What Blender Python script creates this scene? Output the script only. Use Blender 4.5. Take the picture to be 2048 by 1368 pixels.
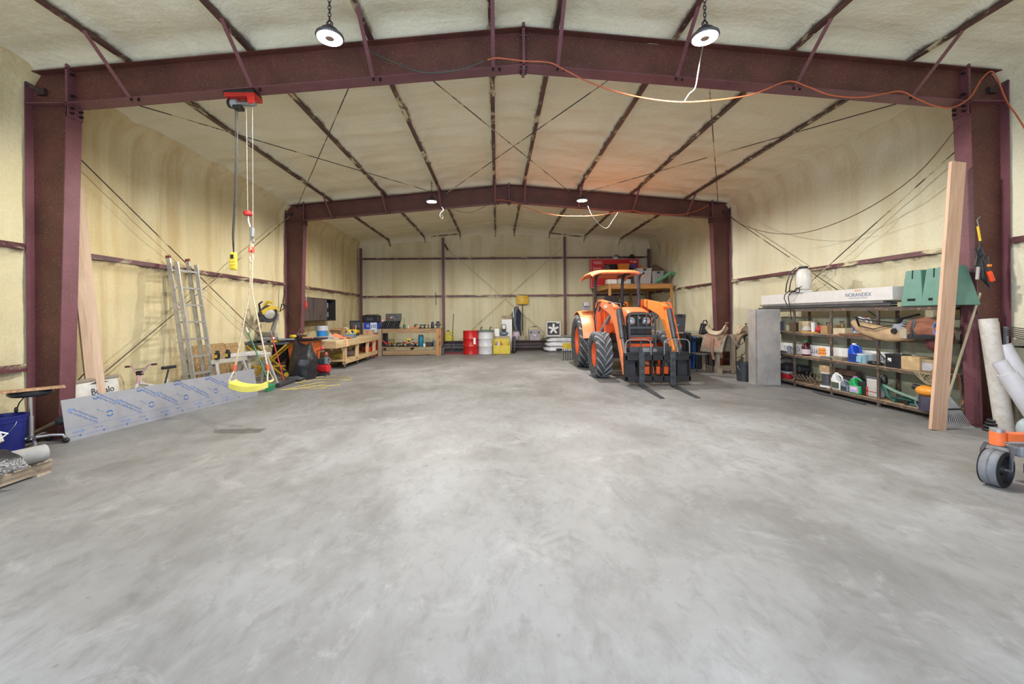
import bpy, bmesh, math, random
from mathutils import Vector, Matrix, noise
random.seed(7)
V = Vector; PI = math.pi; R = math.radians
SC = bpy.context.scene; COL = SC.collection
for o in list(bpy.data.objects): bpy.data.objects.remove(o)

# ---------------- camera, world, lights, exposure ----------------
F = 820.0; VX, VY = 1004.0, 630.0; YAW, ROLL, CH = 0.0123, 0.0086, 1.458
cd = bpy.data.cameras.new('camera'); cam = bpy.data.objects.new('camera', cd); COL.objects.link(cam)
cd.sensor_width = 36; cd.lens = 36*F/2048; cd.shift_x = (1024-VX)/2048; cd.shift_y = -(684-VY)/2048
cd.clip_start = .05; cd.clip_end = 200
cam.matrix_world = Matrix.Translation((0, 0, CH)) @ Matrix.Rotation(-YAW, 4, 'Z') @ Matrix.Rotation(PI/2, 4, 'X') @ Matrix.Rotation(-ROLL, 4, 'Z')
SC.camera = cam
w = bpy.data.worlds.new('sky'); SC.world = w; w.use_nodes = True
bg = w.node_tree.nodes['Background']; bg.inputs[0].default_value = (.62, .74, 1, 1); bg.inputs[1].default_value = 1.6
SC.view_settings.view_transform = 'Standard'; SC.view_settings.look = 'None'
SC.view_settings.gamma = 1; SC.view_settings.exposure = 0.76; SC.view_settings.use_curve_mapping = False
SC.cycles.max_bounces = 10; SC.cycles.diffuse_bounces = 7; SC.cycles.glossy_bounces = 3; SC.cycles.transparent_max_bounces = 6
SC.cycles.use_denoising = True; SC.cycles.sample_clamp_indirect = 6; SC.cycles.caustics_reflective = False; SC.cycles.caustics_refractive = False
def light(name, kind, loc, power, col=(1, 1, 1), rot=None, **k):
    d = bpy.data.lights.new(name, kind); d.energy = power; d.color = col
    for a, b in k.items(): setattr(d, a, b)
    o = bpy.data.objects.new(name, d); COL.objects.link(o); o.location = loc
    if rot: o.rotation_euler = rot
    return o
# daylight coming in through the big open door behind the camera
light('daylight_from_open_door', 'AREA', (-.4, -.86, 2.0), 145, (.70, .83, 1), (R(90), 0, 0), shape='RECTANGLE', size=8.4, size_y=3.7)
LAMP_W = 125; LAMPZ = 4.36
LAMPS = [(-1.72, 4.3, LAMPZ), (2.22, 4.3, LAMPZ), (-1.65, 10.55, LAMPZ+.02), (2.22, 10.55, LAMPZ+.03)]

# ---------------- photograph pixel -> point of the room ----------------
def ray(px, py):
    a, b = px-VX, py-VY; c, s = math.cos(ROLL), math.sin(ROLL); u = c*a-s*b; v = s*a+c*b
    c, s = math.cos(YAW), math.sin(YAW); return V((c*u/F+s, -s*u/F+c, -v/F))
def PY(px, py, Y): d = ray(px, py); return V((0, 0, CH))+d*(Y/d.y)
def PX(px, py, X): d = ray(px, py); return V((0, 0, CH))+d*(X/d.x)
def FL(px, py, z=0): d = ray(px, py); return V((0, 0, CH))+d*((z-CH)/d.z)

# ---------------- materials ----------------
def lin(h, k=1.0):
    h = h.lstrip('#'); r = [int(h[i:i+2], 16)/255 for i in (0, 2, 4)]
    return tuple(min(1, k*(x/12.92 if x < .04045 else ((x+.055)/1.055)**2.4)) for x in r)+(1,)
MC = {}
def nodes(m):
    m.use_nodes = True; nt = m.node_tree; return nt, nt.nodes['Principled BSDF']
def ramp(nt, src, stops):
    r = nt.nodes.new('ShaderNodeValToRGB'); e = r.color_ramp.elements
    while len(e) < len(stops): e.new(.5)
    for el, (p, c) in zip(e, stops): el.position = p; el.color = c
    nt.links.new(src, r.inputs[0]); return r.outputs[0]
def mapping(nt, scale, rot=(0, 0, 0), world=False):
    tc = nt.nodes.new('ShaderNodeNewGeometry' if world else 'ShaderNodeTexCoord'); mp = nt.nodes.new('ShaderNodeMapping')
    nt.links.new(tc.outputs['Position' if world else 'Object'], mp.inputs[0])
    mp.inputs['Scale'].default_value = scale; mp.inputs['Rotation'].default_value = rot; return mp.outputs[0]
def noi(nt, vec, sc, det=4, dist=0, rough=.55):
    n = nt.nodes.new('ShaderNodeTexNoise'); n.inputs['Scale'].default_value = sc; n.inputs['Detail'].default_value = det
    n.inputs['Distortion'].default_value = dist; n.inputs['Roughness'].default_value = rough
    if vec is not None: nt.links.new(vec, n.inputs['Vector'])
    return n.outputs['Fac']
def mix(nt, f, a, b, mode='MIX'):
    n = nt.nodes.new('ShaderNodeMix'); n.data_type = 'RGBA'; n.blend_type = mode
    for s, x in ((0, f), (6, a), (7, b)):
        if hasattr(x, 'links'): nt.links.new(x, n.inputs[s])
        else: n.inputs[s].default_value = x
    return n.outputs[2]
def bump(nt, b, h, st, dist=.01):
    n = nt.nodes.new('ShaderNodeBump'); n.inputs['Strength'].default_value = st; n.inputs['Distance'].default_value = dist
    nt.links.new(h, n.inputs['Height']); nt.links.new(n.outputs[0], b.inputs['Normal'])
def M(h, rough=.55, metal=0, var=.12, sc=9, bmp=0, alpha=1, trans=0, dirt=None, key=None):
    k = (h, rough, metal, var, sc, bmp, alpha, trans, dirt)
    if k in MC: return MC[k]
    m = bpy.data.materials.new('paint_'+h.lstrip('#')); nt, b = nodes(m); c = lin(h)
    n = noi(nt, mapping(nt, (1, 1, 1)), sc)
    d = tuple(x*(1-var*1.6) for x in c[:3])+(1,); l = tuple(min(1, x*(1+var)) for x in c[:3])+(1,)
    col = ramp(nt, n, [(.3, d), (.7, l)])
    if dirt:
        n2 = noi(nt, mapping(nt, (1, 1, 1)), sc*2.3, 6, .4); f = ramp(nt, n2, [(.52, (0, 0, 0, 1)), (.68, (1, 1, 1, 1))])
        col = mix(nt, f, col, lin(dirt))
    nt.links.new(col, b.inputs['Base Color'])
    b.inputs['Roughness'].default_value = rough; b.inputs['Metallic'].default_value = metal
    if trans: b.inputs['Transmission Weight'].default_value = trans; b.inputs['IOR'].default_value = 1.3
    if alpha < 1: b.inputs['Alpha'].default_value = alpha
    if bmp: bump(nt, b, noi(nt, mapping(nt, (1, 1, 1)), sc*4, 5), bmp, .01)
    MC[k] = m; return m
def wood(h, h2, ax='z', rough=.7, knots=True):
    k = ('wood', h, h2, ax)
    if k in MC: return MC[k]
    m = bpy.data.materials.new('lumber_'+h.lstrip('#')); nt, b = nodes(m)
    s = {'x': (.5, 7, 7), 'y': (7, .5, 7), 'z': (7, 7, .5)}[ax]
    n = noi(nt, mapping(nt, s), 2.2, 6, 1.2); col = ramp(nt, n, [(.32, lin(h2)), (.62, lin(h))])
    if knots:
        s2 = tuple(1.6 if x < 1 else 5 for x in s); n2 = noi(nt, mapping(nt, s2), 1.5, 1); f = ramp(nt, n2, [(.70, (0, 0, 0, 1)), (.76, (1, 1, 1, 1))])
        col = mix(nt, f, col, lin(h2, .5))
    nt.links.new(col, b.inputs['Base Color']); b.inputs['Roughness'].default_value = rough
    bump(nt, b, n, .15, .004); MC[k] = m; return m
MAROON = '#6b3a3c'
def foam_mat(name, c1, c2, c3, st, streak, axis_world=(1, 1, 1), bst=.35, soot=()):
    m = bpy.data.materials.new(name); nt, b = nodes(m)
    big = noi(nt, mapping(nt, axis_world, world=True), .55, 4, .6)
    col = ramp(nt, big, [(.32, lin(c2)), (.55, lin(c1)), (.8, lin(c1, 1.05))])
    sn = noi(nt, mapping(nt, streak, world=True), 1.0, 5, .9); f = ramp(nt, sn, [(.48, (0, 0, 0, 1)), (.70, (st, st, st, 1))])
    col = mix(nt, f, col, lin(c3))
    fine = noi(nt, mapping(nt, (1, 1, 1), world=True), 34, 6, .2); g = ramp(nt, fine, [(.3, (.92, .92, .92, 1)), (.6, (1, 1, 1, 1))])
    col = mix(nt, 1.0, col, g, 'MULTIPLY')
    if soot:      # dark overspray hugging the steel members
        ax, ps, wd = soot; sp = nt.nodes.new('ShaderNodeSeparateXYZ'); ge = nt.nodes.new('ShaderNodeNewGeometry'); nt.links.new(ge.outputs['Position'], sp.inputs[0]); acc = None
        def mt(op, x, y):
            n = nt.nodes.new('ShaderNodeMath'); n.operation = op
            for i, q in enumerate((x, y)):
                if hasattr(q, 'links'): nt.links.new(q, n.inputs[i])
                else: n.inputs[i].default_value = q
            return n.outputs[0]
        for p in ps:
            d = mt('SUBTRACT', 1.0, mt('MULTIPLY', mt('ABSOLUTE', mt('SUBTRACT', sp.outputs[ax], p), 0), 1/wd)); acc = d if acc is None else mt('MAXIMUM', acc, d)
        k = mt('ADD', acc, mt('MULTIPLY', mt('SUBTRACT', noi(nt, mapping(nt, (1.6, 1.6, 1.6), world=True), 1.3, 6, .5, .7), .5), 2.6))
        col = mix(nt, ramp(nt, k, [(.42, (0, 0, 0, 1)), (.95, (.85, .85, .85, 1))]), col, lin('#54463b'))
    nt.links.new(col, b.inputs['Base Color']); b.inputs['Roughness'].default_value = .85; b.inputs['Specular IOR Level'].default_value = .2
    r2 = noi(nt, mapping(nt, streak, world=True), 3.0, 4, .5); lump = noi(nt, mapping(nt, (1, 1, 1), world=True), 16, 6, .3)
    a = nt.nodes.new('ShaderNodeMath'); a.operation = 'ADD'; nt.links.new(r2, a.inputs[0]); nt.links.new(lump, a.inputs[1])
    bump(nt, b, a.outputs[0], bst, .035); return m
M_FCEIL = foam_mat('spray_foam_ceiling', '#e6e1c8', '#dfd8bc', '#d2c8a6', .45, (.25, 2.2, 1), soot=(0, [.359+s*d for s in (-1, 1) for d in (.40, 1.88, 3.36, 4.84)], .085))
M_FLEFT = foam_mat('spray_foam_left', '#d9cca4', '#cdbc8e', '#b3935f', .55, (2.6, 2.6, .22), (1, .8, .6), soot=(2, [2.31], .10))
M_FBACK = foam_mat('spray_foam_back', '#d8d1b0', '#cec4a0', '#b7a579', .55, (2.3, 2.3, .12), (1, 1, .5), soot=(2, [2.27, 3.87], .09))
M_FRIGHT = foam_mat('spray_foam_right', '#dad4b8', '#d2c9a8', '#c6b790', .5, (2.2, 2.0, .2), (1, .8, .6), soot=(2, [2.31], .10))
def steel_mat(name, h, foam, thr, stretch, hdark):
    m = bpy.data.materials.new(name); nt, b = nodes(m)
    n = noi(nt, mapping(nt, (1, 1, 1), world=True), 2.5, 3); col = ramp(nt, n, [(.3, lin(hdark)), (.7, lin(h))])
    f = noi(nt, mapping(nt, stretch, world=True), 1.0, 6, .6, .68); k = ramp(nt, f, [(thr, (0, 0, 0, 1)), (thr+.09, (1, 1, 1, 1))])
    col = mix(nt, k, col, lin(foam))
    sp = noi(nt, mapping(nt, (1, 1, 1), world=True), 95, 2); s2 = ramp(nt, sp, [(.655, (0, 0, 0, 1)), (.69, (.55, .55, .55, 1))])
    col = mix(nt, s2, col, lin('#b49a78'))
    nt.links.new(col, b.inputs['Base Color']); b.inputs['Roughness'].default_value = .5; return m
M_FRAME = steel_mat('red_oxide_frame', '#653a33', '#a08a68', .78, (1.2, 1.2, 1.2), '#4d2c26')
M_FLANGE = steel_mat('red_oxide_flange', '#744850', '#a08a68', .80, (1.2, 1.2, 1.2), '#61393f')
M_PURLIN = steel_mat('red_oxide_purlin', '#5d3a36', '#c9bd98', .535, (4, 2.4, 4), '#3f2a27')
M_GIRT = steel_mat('red_oxide_girt', '#6f4146', '#c9bd98', .54, (1.5, 1.5, 5), '#4d2f31')
M_DARKSPRAY = steel_mat('sooty_overspray', '#4a3a33', '#c9bd98', .50, (3, 2, 5), '#33261f')

# ---------------- mesh builder ----------------
def basis(d, up=V((0, 0, 1))):
    d = d.normalized(); 
    if abs(d.dot(up)) > .99: up = V((0, 1, 0))
    x = up.cross(d).normalized(); y = d.cross(x); return x, y, d
class MB:
    def __init__(s): s.v = []; s.f = []; s.mi = []; s.cur = 0
    def add(s, vs, fs):
        n = len(s.v); s.v += [tuple(v) for v in vs]
        for f in fs: s.f.append(tuple(i+n for i in f)); s.mi.append(s.cur)
        return s
    def mat(s, i): s.cur = i; return s
    def box(s, x0, x1, y0, y1, z0, z1):
        vs = [(x, y, z) for x in (x0, x1) for y in (y0, y1) for z in (z0, z1)]
        return s.add(vs, [(0, 1, 3, 2), (4, 6, 7, 5), (0, 4, 5, 1), (2, 3, 7, 6), (0, 2, 6, 4), (1, 5, 7, 3)])
    def boxm(s, size, mtx):
        a, b, c = (x/2 for x in size); n = len(s.v); s.box(-a, a, -b, b, -c, c)
        for i in range(n, len(s.v)): s.v[i] = tuple(mtx @ V(s.v[i]))
        return s
    def beam(s, p0, p1, w, h, up=V((0, 0, 1))):
        p0, p1 = V(p0), V(p1); x, y, d = basis(p1-p0, up); a, b = x*w/2, y*h/2
        vs = [p+q for p in (p0, p1) for q in (-a-b, a-b, a+b, -a+b)]
        return s.add(vs, [(3, 2, 1, 0), (4, 5, 6, 7), (0, 1, 5, 4), (1, 2, 6, 5), (2, 3, 7, 6), (3, 0, 4, 7)])
    def cyl(s, p0, p1, r0, r1=None, n=14):
        r1 = r0 if r1 is None else r1; p0, p1 = V(p0), V(p1); x, y, d = basis(p1-p0)
        vs = [p+(x*math.cos(2*PI*i/n)+y*math.sin(2*PI*i/n))*r for p, r in ((p0, r0), (p1, r1)) for i in range(n)]
        fs = [(i, (i+1) % n, n+(i+1) % n, n+i) for i in range(n)]+[tuple(range(n-1, -1, -1)), tuple(range(n, 2*n))]
        return s.add(vs, fs)
    def tube(s, pts, r, n=7, closed=False, flat=1.0):
        pts = [V(p) for p in pts]; m = len(pts); vs = []; px = None
        for i, p in enumerate(pts):
            a = pts[i-1] if (i or closed) else p; b = pts[(i+1) % m] if (i < m-1 or closed) else p
            d = (b-a).normalized() if (b-a).length > 1e-9 else V((0, 0, 1))
            if px is None: x, y, _ = basis(d)
            else: x = (px-d*px.dot(d)).normalized() if (px-d*px.dot(d)).length > 1e-6 else basis(d)[0]; y = d.cross(x)
            px = x; rr = r[i] if isinstance(r, (list, tuple)) else r
            vs += [p+(x*math.cos(2*PI*k/n)+y*flat*math.sin(2*PI*k/n))*rr for k in range(n)]
        fs = [(i*n+k, i*n+(k+1) % n, (i+1)*n+(k+1) % n, (i+1)*n+k) for i in range(m-1) for k in range(n)]
        if closed: fs += [((m-1)*n+k, (m-1)*n+(k+1) % n, (k+1) % n, k) for k in range(n)]
        else: fs += [tuple(range(n-1, -1, -1)), tuple(range((m-1)*n, m*n))]
        return s.add(vs, fs)
    def lathe(s, prof, c=(0, 0, 0), n=24, axis='z', sx=1, sy=1, cap=True):
        c = V(c); vs = []
        for r, z in prof:
            for i in range(n):
                a = 2*PI*i/n; p = (r*math.cos(a)*sx, r*math.sin(a)*sy, z)
                if axis == 'x': p = (p[2], p[0], p[1])
                if axis == 'y': p = (p[0], p[2], p[1])
                vs.append(c+V(p))
        m = len(prof); fs = [(j*n+i, j*n+(i+1) % n, (j+1)*n+(i+1) % n, (j+1)*n+i) for j in range(m-1) for i in range(n)]
        if cap: fs += [tuple(range(n-1, -1, -1)), tuple(range((m-1)*n, m*n))]
        return s.add(vs, fs)
    def ball(s, c, r, n=16, m=9, nz=0, seed=0, flat=None):
        c = V(c); r = V(r) if hasattr(r, '__len__') else V((r, r, r)); vs = []
        for j in range(m+1):
            t = PI*j/m
            for i in range(n):
                a = 2*PI*i/n; p = V((math.sin(t)*math.cos(a), math.sin(t)*math.sin(a), math.cos(t)))
                k = 1+nz*noise.noise(p*2.3+V((seed, seed*.7, 3))) if nz else 1
                q = V((p.x*r.x*k, p.y*r.y*k, p.z*r.z*k))
                if flat is not None: q.z = max(q.z, -flat)
                vs.append(c+q)
        fs = [(j*n+i, (j+1)*n+i, (j+1)*n+(i+1) % n, j*n+(i+1) % n) for j in range(m) for i in range(n)]
        return s.add(vs, fs)
    def prism(s, poly, t, mtx=None, hole=None):
        mtx = mtx or Matrix(); n = len(poly)
        vs = [mtx @ V((x, y, z)) for z in (-t/2, t/2) for x, y in poly]
        return s.add(vs, [tuple(range(n-1, -1, -1)), tuple(range(n, 2*n))]+[(i, (i+1) % n, n+(i+1) % n, n+i) for i in range(n)])
    def sheet(s, fn, nu, nv, t=.004, up=None):
        g = [[V(fn(i/nu, j/nv)) for j in range(nv+1)] for i in range(nu+1)]; nn = (nu+1)*(nv+1); top = []; bot = []
        for i in range(nu+1):
            for j in range(nv+1):
                du = g[min(i+1, nu)][j]-g[max(i-1, 0)][j]; dv = g[i][min(j+1, nv)]-g[i][max(j-1, 0)]
                nr = du.cross(dv); nr = nr.normalized() if nr.length > 1e-9 else V((0, 0, 1)); top.append(g[i][j]+nr*t/2); bot.append(g[i][j]-nr*t/2)
        k = lambda i, j: i*(nv+1)+j; fs = []
        for i in range(nu):
            for j in range(nv):
                q = (k(i, j), k(i+1, j), k(i+1, j+1), k(i, j+1)); fs.append(q); fs.append(tuple(nn+x for x in reversed(q)))
        ring = [k(i, 0) for i in range(nu)]+[k(nu, j) for j in range(nv)]+[k(i, nv) for i in range(nu, 0, -1)]+[k(0, j) for j in range(nv, 0, -1)]
        for a, b in zip(ring, ring[1:]+ring[:1]): fs.append((a, nn+a, nn+b, b))
        return s.add(top+bot, fs)
    def mesh(s, name, mats, smooth=False):
        me = bpy.data.meshes.new(name); me.from_pydata(s.v, [], s.f); ml = mats if isinstance(mats, (list, tuple)) else [mats]
        for m in ml: me.materials.append(m)
        for p, i in zip(me.polygons, s.mi): p.material_index = min(i, len(ml)-1)
        bm = bmesh.new(); bm.from_mesh(me); bmesh.ops.remove_doubles(bm, verts=bm.verts, dist=1e-6); bmesh.ops.recalc_face_normals(bm, faces=bm.faces)
        if smooth:
            for f in bm.faces: f.smooth = True
            for e in bm.edges:
                if len(e.link_faces) == 2 and e.calc_face_angle(0) > .6: e.smooth = False
        bm.to_mesh(me); bm.free(); return me
    def build(s, name, mats, parent=None, smooth=False, bevel=0, seg=2, sub=0, loc=None, label=None, stuff=False):
        o = bpy.data.objects.new(name, s.mesh(name, mats, smooth)); COL.objects.link(o)
        if parent: o.parent = parent
        if loc is not None: o.location = loc
        if label: o['label'] = label
        if stuff: o['kind'] = 'stuff'
        if bevel:
            b = o.modifiers.new('b', 'BEVEL'); b.width = bevel; b.segments = seg; b.limit_method = 'ANGLE'; b.angle_limit = .6
        if sub: q = o.modifiers.new('s', 'SUBSURF'); q.levels = q.render_levels = sub
        return o
def T(name, label, cat, loc=(0, 0, 0), rz=0, group=None, rx=0, ry=0):
    o = bpy.data.objects.new(name, None); COL.objects.link(o); o.location = loc; o.rotation_euler = (rx, ry, rz)
    o.empty_display_size = .1; o['label'] = label; o['category'] = cat
    if group: o['group'] = group
    return o
def O(mb, name, mats, label, cat, loc=(0, 0, 0), rz=0, group=None, rx=0, ry=0, **k):
    o = mb.build(name, mats, **k); o.location = loc; o.rotation_euler = (rx, ry, rz); o['label'] = label; o['category'] = cat
    if group: o['group'] = group
    return o
def copy_thing(root, loc, rz=0, label=None):
    r = root.copy(); COL.objects.link(r); r.location = loc; r.rotation_euler = (0, 0, rz)
    if label: r['label'] = label
    for ch in list(root.children):
        c = ch.copy(); COL.objects.link(c); c.parent = r
        for g in list(ch.children): d = g.copy(); COL.objects.link(d); d.parent = c
    return r
def S(o): o['kind'] = 'structure'; return o
def text(s, size, mtx, mat, parent=None, name='lettering', ext=.0006, align='CENTER', sx=1.0):
    c = bpy.data.curves.new(name, 'FONT'); c.body = s; c.size = size; c.extrude = ext; c.align_x = align; c.align_y = 'CENTER'; c.materials.append(mat); c.resolution_u = 3
    o = bpy.data.objects.new(name, c); COL.objects.link(o)
    if parent: o.parent = parent
    me = bpy.data.meshes.new_from_object(o); bpy.data.objects.remove(o); bpy.data.curves.remove(c)
    o = bpy.data.objects.new(name, me); COL.objects.link(o)
    if parent: o.parent = parent
    o.matrix_local = mtx @ Matrix.Diagonal((sx, 1, 1, 1)); return o
def face_mtx(loc, n, up=(0, 0, 1)):     # a plane whose local z looks along n and whose y is up
    n = V(n).normalized(); up = V(up); x = up.cross(n).normalized(); y = n.cross(x)
    m = Matrix((x, y, n)).transposed().to_4x4(); m.translation = V(loc); return m

# ---------------- the building ----------------
XL, XR, Y1, Y2, Y3, Y0 = -5.736, 6.454, 5.159, 11.285, 17.38, -1.0
RX = .359; EAVE = 4.47; APT = 5.02; APB = 4.556; KNEE = 4.094
zt = lambda x: APT-(APT-EAVE)*abs(x-RX)/(XR-RX)
PUR = [RX+s*d for s in (-1, 1) for d in (.40, 1.88, 3.36, 4.84)]
G = lambda d, w: math.exp(-(d/w)**2)
def nz(x, y, z, s=1): return noise.noise(V((x, y, z))*s)
def slab(name, fn, nu, nv, back, mats):
    mb = MB(); g = [fn(i/nu, j/nv) for i in range(nu+1) for j in range(nv+1)]; k = lambda i, j: i*(nv+1)+j
    mb.add(g, [(k(i, j), k(i+1, j), k(i+1, j+1), k(i, j+1)) for i in range(nu) for j in range(nv)])
    c = [V(fn(a, b)) for a, b in ((0, 0), (1, 0), (1, 1), (0, 1))]; b = [p+V(back) for p in c]
    n = len(mb.v); mb.add(c+b, [(4, 5, 6, 7), (0, 1, 5, 4), (1, 2, 6, 5), (2, 3, 7, 6), (3, 0, 4, 7)])
    me = bpy.data.meshes.new(name); me.from_pydata(mb.v, [], mb.f); me.materials.append(mats)
    for i, p in enumerate(me.polygons): p.use_smooth = i < nu*nv
    o = bpy.data.objects.new(name, me); COL.objects.link(o); return S(o)
def ceil_fn(u, v):
    x = XL-.2+u*(XR-XL+.4); y = Y0-.1+v*(Y3-Y0+.25)
    z = zt(x)+.125
    k_ = max(G(x-p, .09) for p in PUR); f_ = max(G(y-q, .13) for q in (Y1, Y2)); z -= max(.078*k_, .115*f_)
    z -= .10*max(0, 1-min(abs(x-XL+.1), abs(x-XR-.1))/.45)**2
    z -= .22*max(0, 1-(Y3-y)/.5)**2
    z += (.028*nz(x*.8, y*3.2, 1)+.020*nz(x*3, y*3, 5)+.012*nz(x*9, y*9, 2))*(1-.75*k_)
    return (x, y, z)
ceiling = slab('ceiling', ceil_fn, 250, 190, (0, 0, 1.1), M_FCEIL)
def wall_x(y, z, sgn, yf):
    d = -.10+.085*max([G(z-2.31, .09)]+[G(y-q, .16) for q in yf]); d += .20*min(1, max(0, (z-4.15)/.4))**2
    d += .022*nz(y*2.2, z*.7, 3+sgn)+.020*nz(y*3, z*3, 7+sgn)+.010*nz(y*10, z*10, 2)
    if z < .9: d += .03*(1-z/.9)*nz(y*3.5, z*3.5, 9)
    return d
slab('wall_left', lambda u, v: (XL+wall_x(Y0+u*18.5, v*4.7, 1, (Y1, Y2)), Y0+u*18.5, v*4.7), 230, 90, (-.25, 0, 0), M_FLEFT)
slab('wall_right', lambda u, v: (XR-wall_x(Y0+u*18.5, v*4.7, 2, (Y1, Y2)), Y0+u*18.5, v*4.7), 230, 90, (.25, 0, 0), M_FRIGHT)
BC = [PY(888, 600, Y3).x, PY(1129, 600, Y3).x]
def back_fn(u, v):
    x = XL-.2+u*(XR-XL+.4); z = v*5.15
    d = -.06+.07*max(G(z-2.27, .07), G(z-3.87, .07))+.07*max(G(x-b, .09) for b in BC)
    d += .14*min(1, max(0, (z-(zt(x)-.3))/.4))**2
    if z > zt(x)-.5: d += .03
    d += .018*nz(x*3.4, z*.6, 3)+.016*nz(x*3, z*3, 7)+.008*nz(x*10, z*10, 2)
    return (x, Y3-d, z)
wall_back = slab('wall_back', back_fn, 230, 100, (0, .25, 0), M_FBACK)
wl = bpy.data.objects['wall_left']; wr = bpy.data.objects['wall_right']
# front wall behind the camera, with its wide open door
mb = MB(); mb.box(XL-.2, -3.9, Y0-.12, Y0, 0, 4.6); mb.box(4.6, XR+.2, Y0-.12, Y0, 0, 4.6); mb.box(XL-.2, XR+.2, Y0-.12, Y0, 3.9, 5.3)
S(mb.build('wall_front', M_FBACK))
# concrete floor
def floor_mat():
    m = bpy.data.materials.new('worn_concrete'); nt, b = nodes(m)
    a = noi(nt, mapping(nt, (1, 1, 1)), .55, 6, .5, .62); col = ramp(nt, a, [(.30, lin('#747270')), (.48, lin('#858482')), (.66, lin('#939393'))])
    s1 = noi(nt, mapping(nt, (.9, .55, 1), (0, 0, .5)), 1.5, 10, .35, .74); f = ramp(nt, s1, [(.47, (0, 0, 0, 1)), (.68, (.8, .8, .8, 1))])
    col = mix(nt, f, col, lin('#6b6966'))
    s2 = noi(nt, mapping(nt, (1.4, .7, 1), (0, 0, .6)), 7, 9, .5, .76); f = ramp(nt, s2, [(.50, (0, 0, 0, 1)), (.72, (.6, .6, .6, 1))])
    col = mix(nt, f, col, lin('#656360'))
    s3 = noi(nt, mapping(nt, (1, 1, 1), (0, 0, 1)), 2.2, 10, .5, .78); f = ramp(nt, s3, [(.54, (0, 0, 0, 1)), (.72, (.6, .6, .6, 1))])
    col = mix(nt, f, col, lin('#a5a4a1'))
    # scattered dark specks and drops
    vo = nt.nodes.new('ShaderNodeTexVoronoi'); vo.inputs['Scale'].default_value = 5; nt.links.new(mapping(nt, (1, 1, 1)), vo.inputs['Vector'])
    f = ramp(nt, vo.outputs['Distance'], [(.03, (.5, .5, .5, 1)), (.07, (0, 0, 0, 1))]); col = mix(nt, f, col, lin('#6a655f'))
    # faint lugged tyre tracks left by the tractor: two curved runs of slanted bars
    sep = nt.nodes.new('ShaderNodeSeparateXYZ'); tc = nt.nodes.new('ShaderNodeTexCoord'); nt.links.new(tc.outputs['Object'], sep.inputs[0])
    def mth(op, x, y=None, z=None):
        n = nt.nodes.new('ShaderNodeMath'); n.operation = op
        for i, q in enumerate((x, y, z)):
            if q is None: continue
            if hasattr(q, 'links'): nt.links.new(q, n.inputs[i])
            else: n.inputs[i].default_value = q
        return n.outputs[0]
    X_, Y_ = sep.outputs[0], sep.outputs[1]
    for (x0, k, c2, ph) in ((.30, .28, .035, 0), (1.75, .33, .03, 1)):
        yy = mth('SUBTRACT', Y_, 2.2); cx = mth('ADD', mth('MULTIPLY', yy, k), mth('MULTIPLY', mth('MULTIPLY', yy, yy), c2)); dx = mth('SUBTRACT', mth('SUBTRACT', X_, x0), cx)
        band = mth('LESS_THAN', mth('ABSOLUTE', dx), .17); bars = mth('GREATER_THAN', mth('SINE', mth('ADD', mth('MULTIPLY', Y_, 52), mth('MULTIPLY', mth('ABSOLUTE', dx), 40))), .1)
        br = noi(nt, mapping(nt, (1, 1, 1)), 2.1+ph, 4); br = ramp(nt, br, [(.50, (0, 0, 0, 1)), (.66, (.4, .4, .4, 1))])
        f = mth('MULTIPLY', mth('MULTIPLY', band, bars), br); col = mix(nt, f, col, lin('#6c6a67'))
    nt.links.new(col, b.inputs['Base Color']); b.inputs['Specular IOR Level'].default_value = .35
    rr = ramp(nt, a, [(.3, (.42,)*3+(1,)), (.7, (.62,)*3+(1,))]); nt.links.new(rr, b.inputs['Roughness']); bump(nt, b, s2, .12, .004); return m
mb = MB(); mb.box(XL-.35, XR+.35, Y0-6, Y3+.3, -.15, 0); S(mb.build('floor', floor_mat()))

# purlins, rods and stray struts belong to the ceiling
for p in PUR:
    mb = MB(); z = zt(p); mb.box(p-.034, p+.034, Y0, Y3, z+.002, z+.02); mb.box(p-.008, p+.008, Y0, Y3, z+.02, z+.19); mb.build('purlin', M_PURLIN, ceiling)
rod = M('#4a4038', .5, .3, .2, 20); rodf = steel_mat('rod_overspray', '#4a3f38', '#c9bd98', .52, (1.5, 1.5, 1.5), '#3a302a')
rodb = steel_mat('foam_coated_rod', '#7a6c55', '#b9ad88', .38, (1.5, 1.5, 1.5), '#5a4c3e')
def roofrod(xa, xb): MB().cyl((xa, Y1+.02, zt(xa)-.10), (xb, Y2-.02, zt(xb)-.07), .0085, n=8).build('brace_rod', rodf, ceiling)
roofrod(-5.4, -1.52); roofrod(-1.66, -5.45); roofrod(-1.22, 2.08); roofrod(1.95, -1.38); roofrod(2.7, 6.15); roofrod(6.15, 2.3)
for a, b in (((862, 473), (915, 468)), ((1100, 466), (1170, 474))):
    MB().beam(PY(*a, 16.75), PY(*b, 16.75), .05, .04).build('framing_strut', M_DARKSPRAY, ceiling)
def wallrod(par, sx, ya, za, yb, zb): MB().cyl((sx, ya, za), (sx, yb, zb), .0085, n=8).build('brace_rod', rodf, par)
wallrod(wl, XL+.07, Y1, 3.95, Y2, .12); wallrod(wl, XL+.09, Y2, 4.2, Y1, .15)
wallrod(wr, XR-.07, Y1, 3.95, Y2, .25); wallrod(wr, XR-.09, Y2, 4.2, Y1, .35)
a, b = PY(893, 497, Y3-.12), PY(1092, 668, Y3-.03); MB().cyl(a, b, .009, n=8).build('brace_rod', rodb, wall_back)
a, b = PY(1122, 497, Y3-.12), PY(912, 688, Y3-.03); MB().cyl(a, b, .009, n=8).build('brace_rod', rodb, wall_back)
MB().cyl(PY(889, 488, Y3-.10), PY(896, 500, Y3-.16), .03).build('rod_bracket', M('#3a302c'), wall_back)
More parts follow.
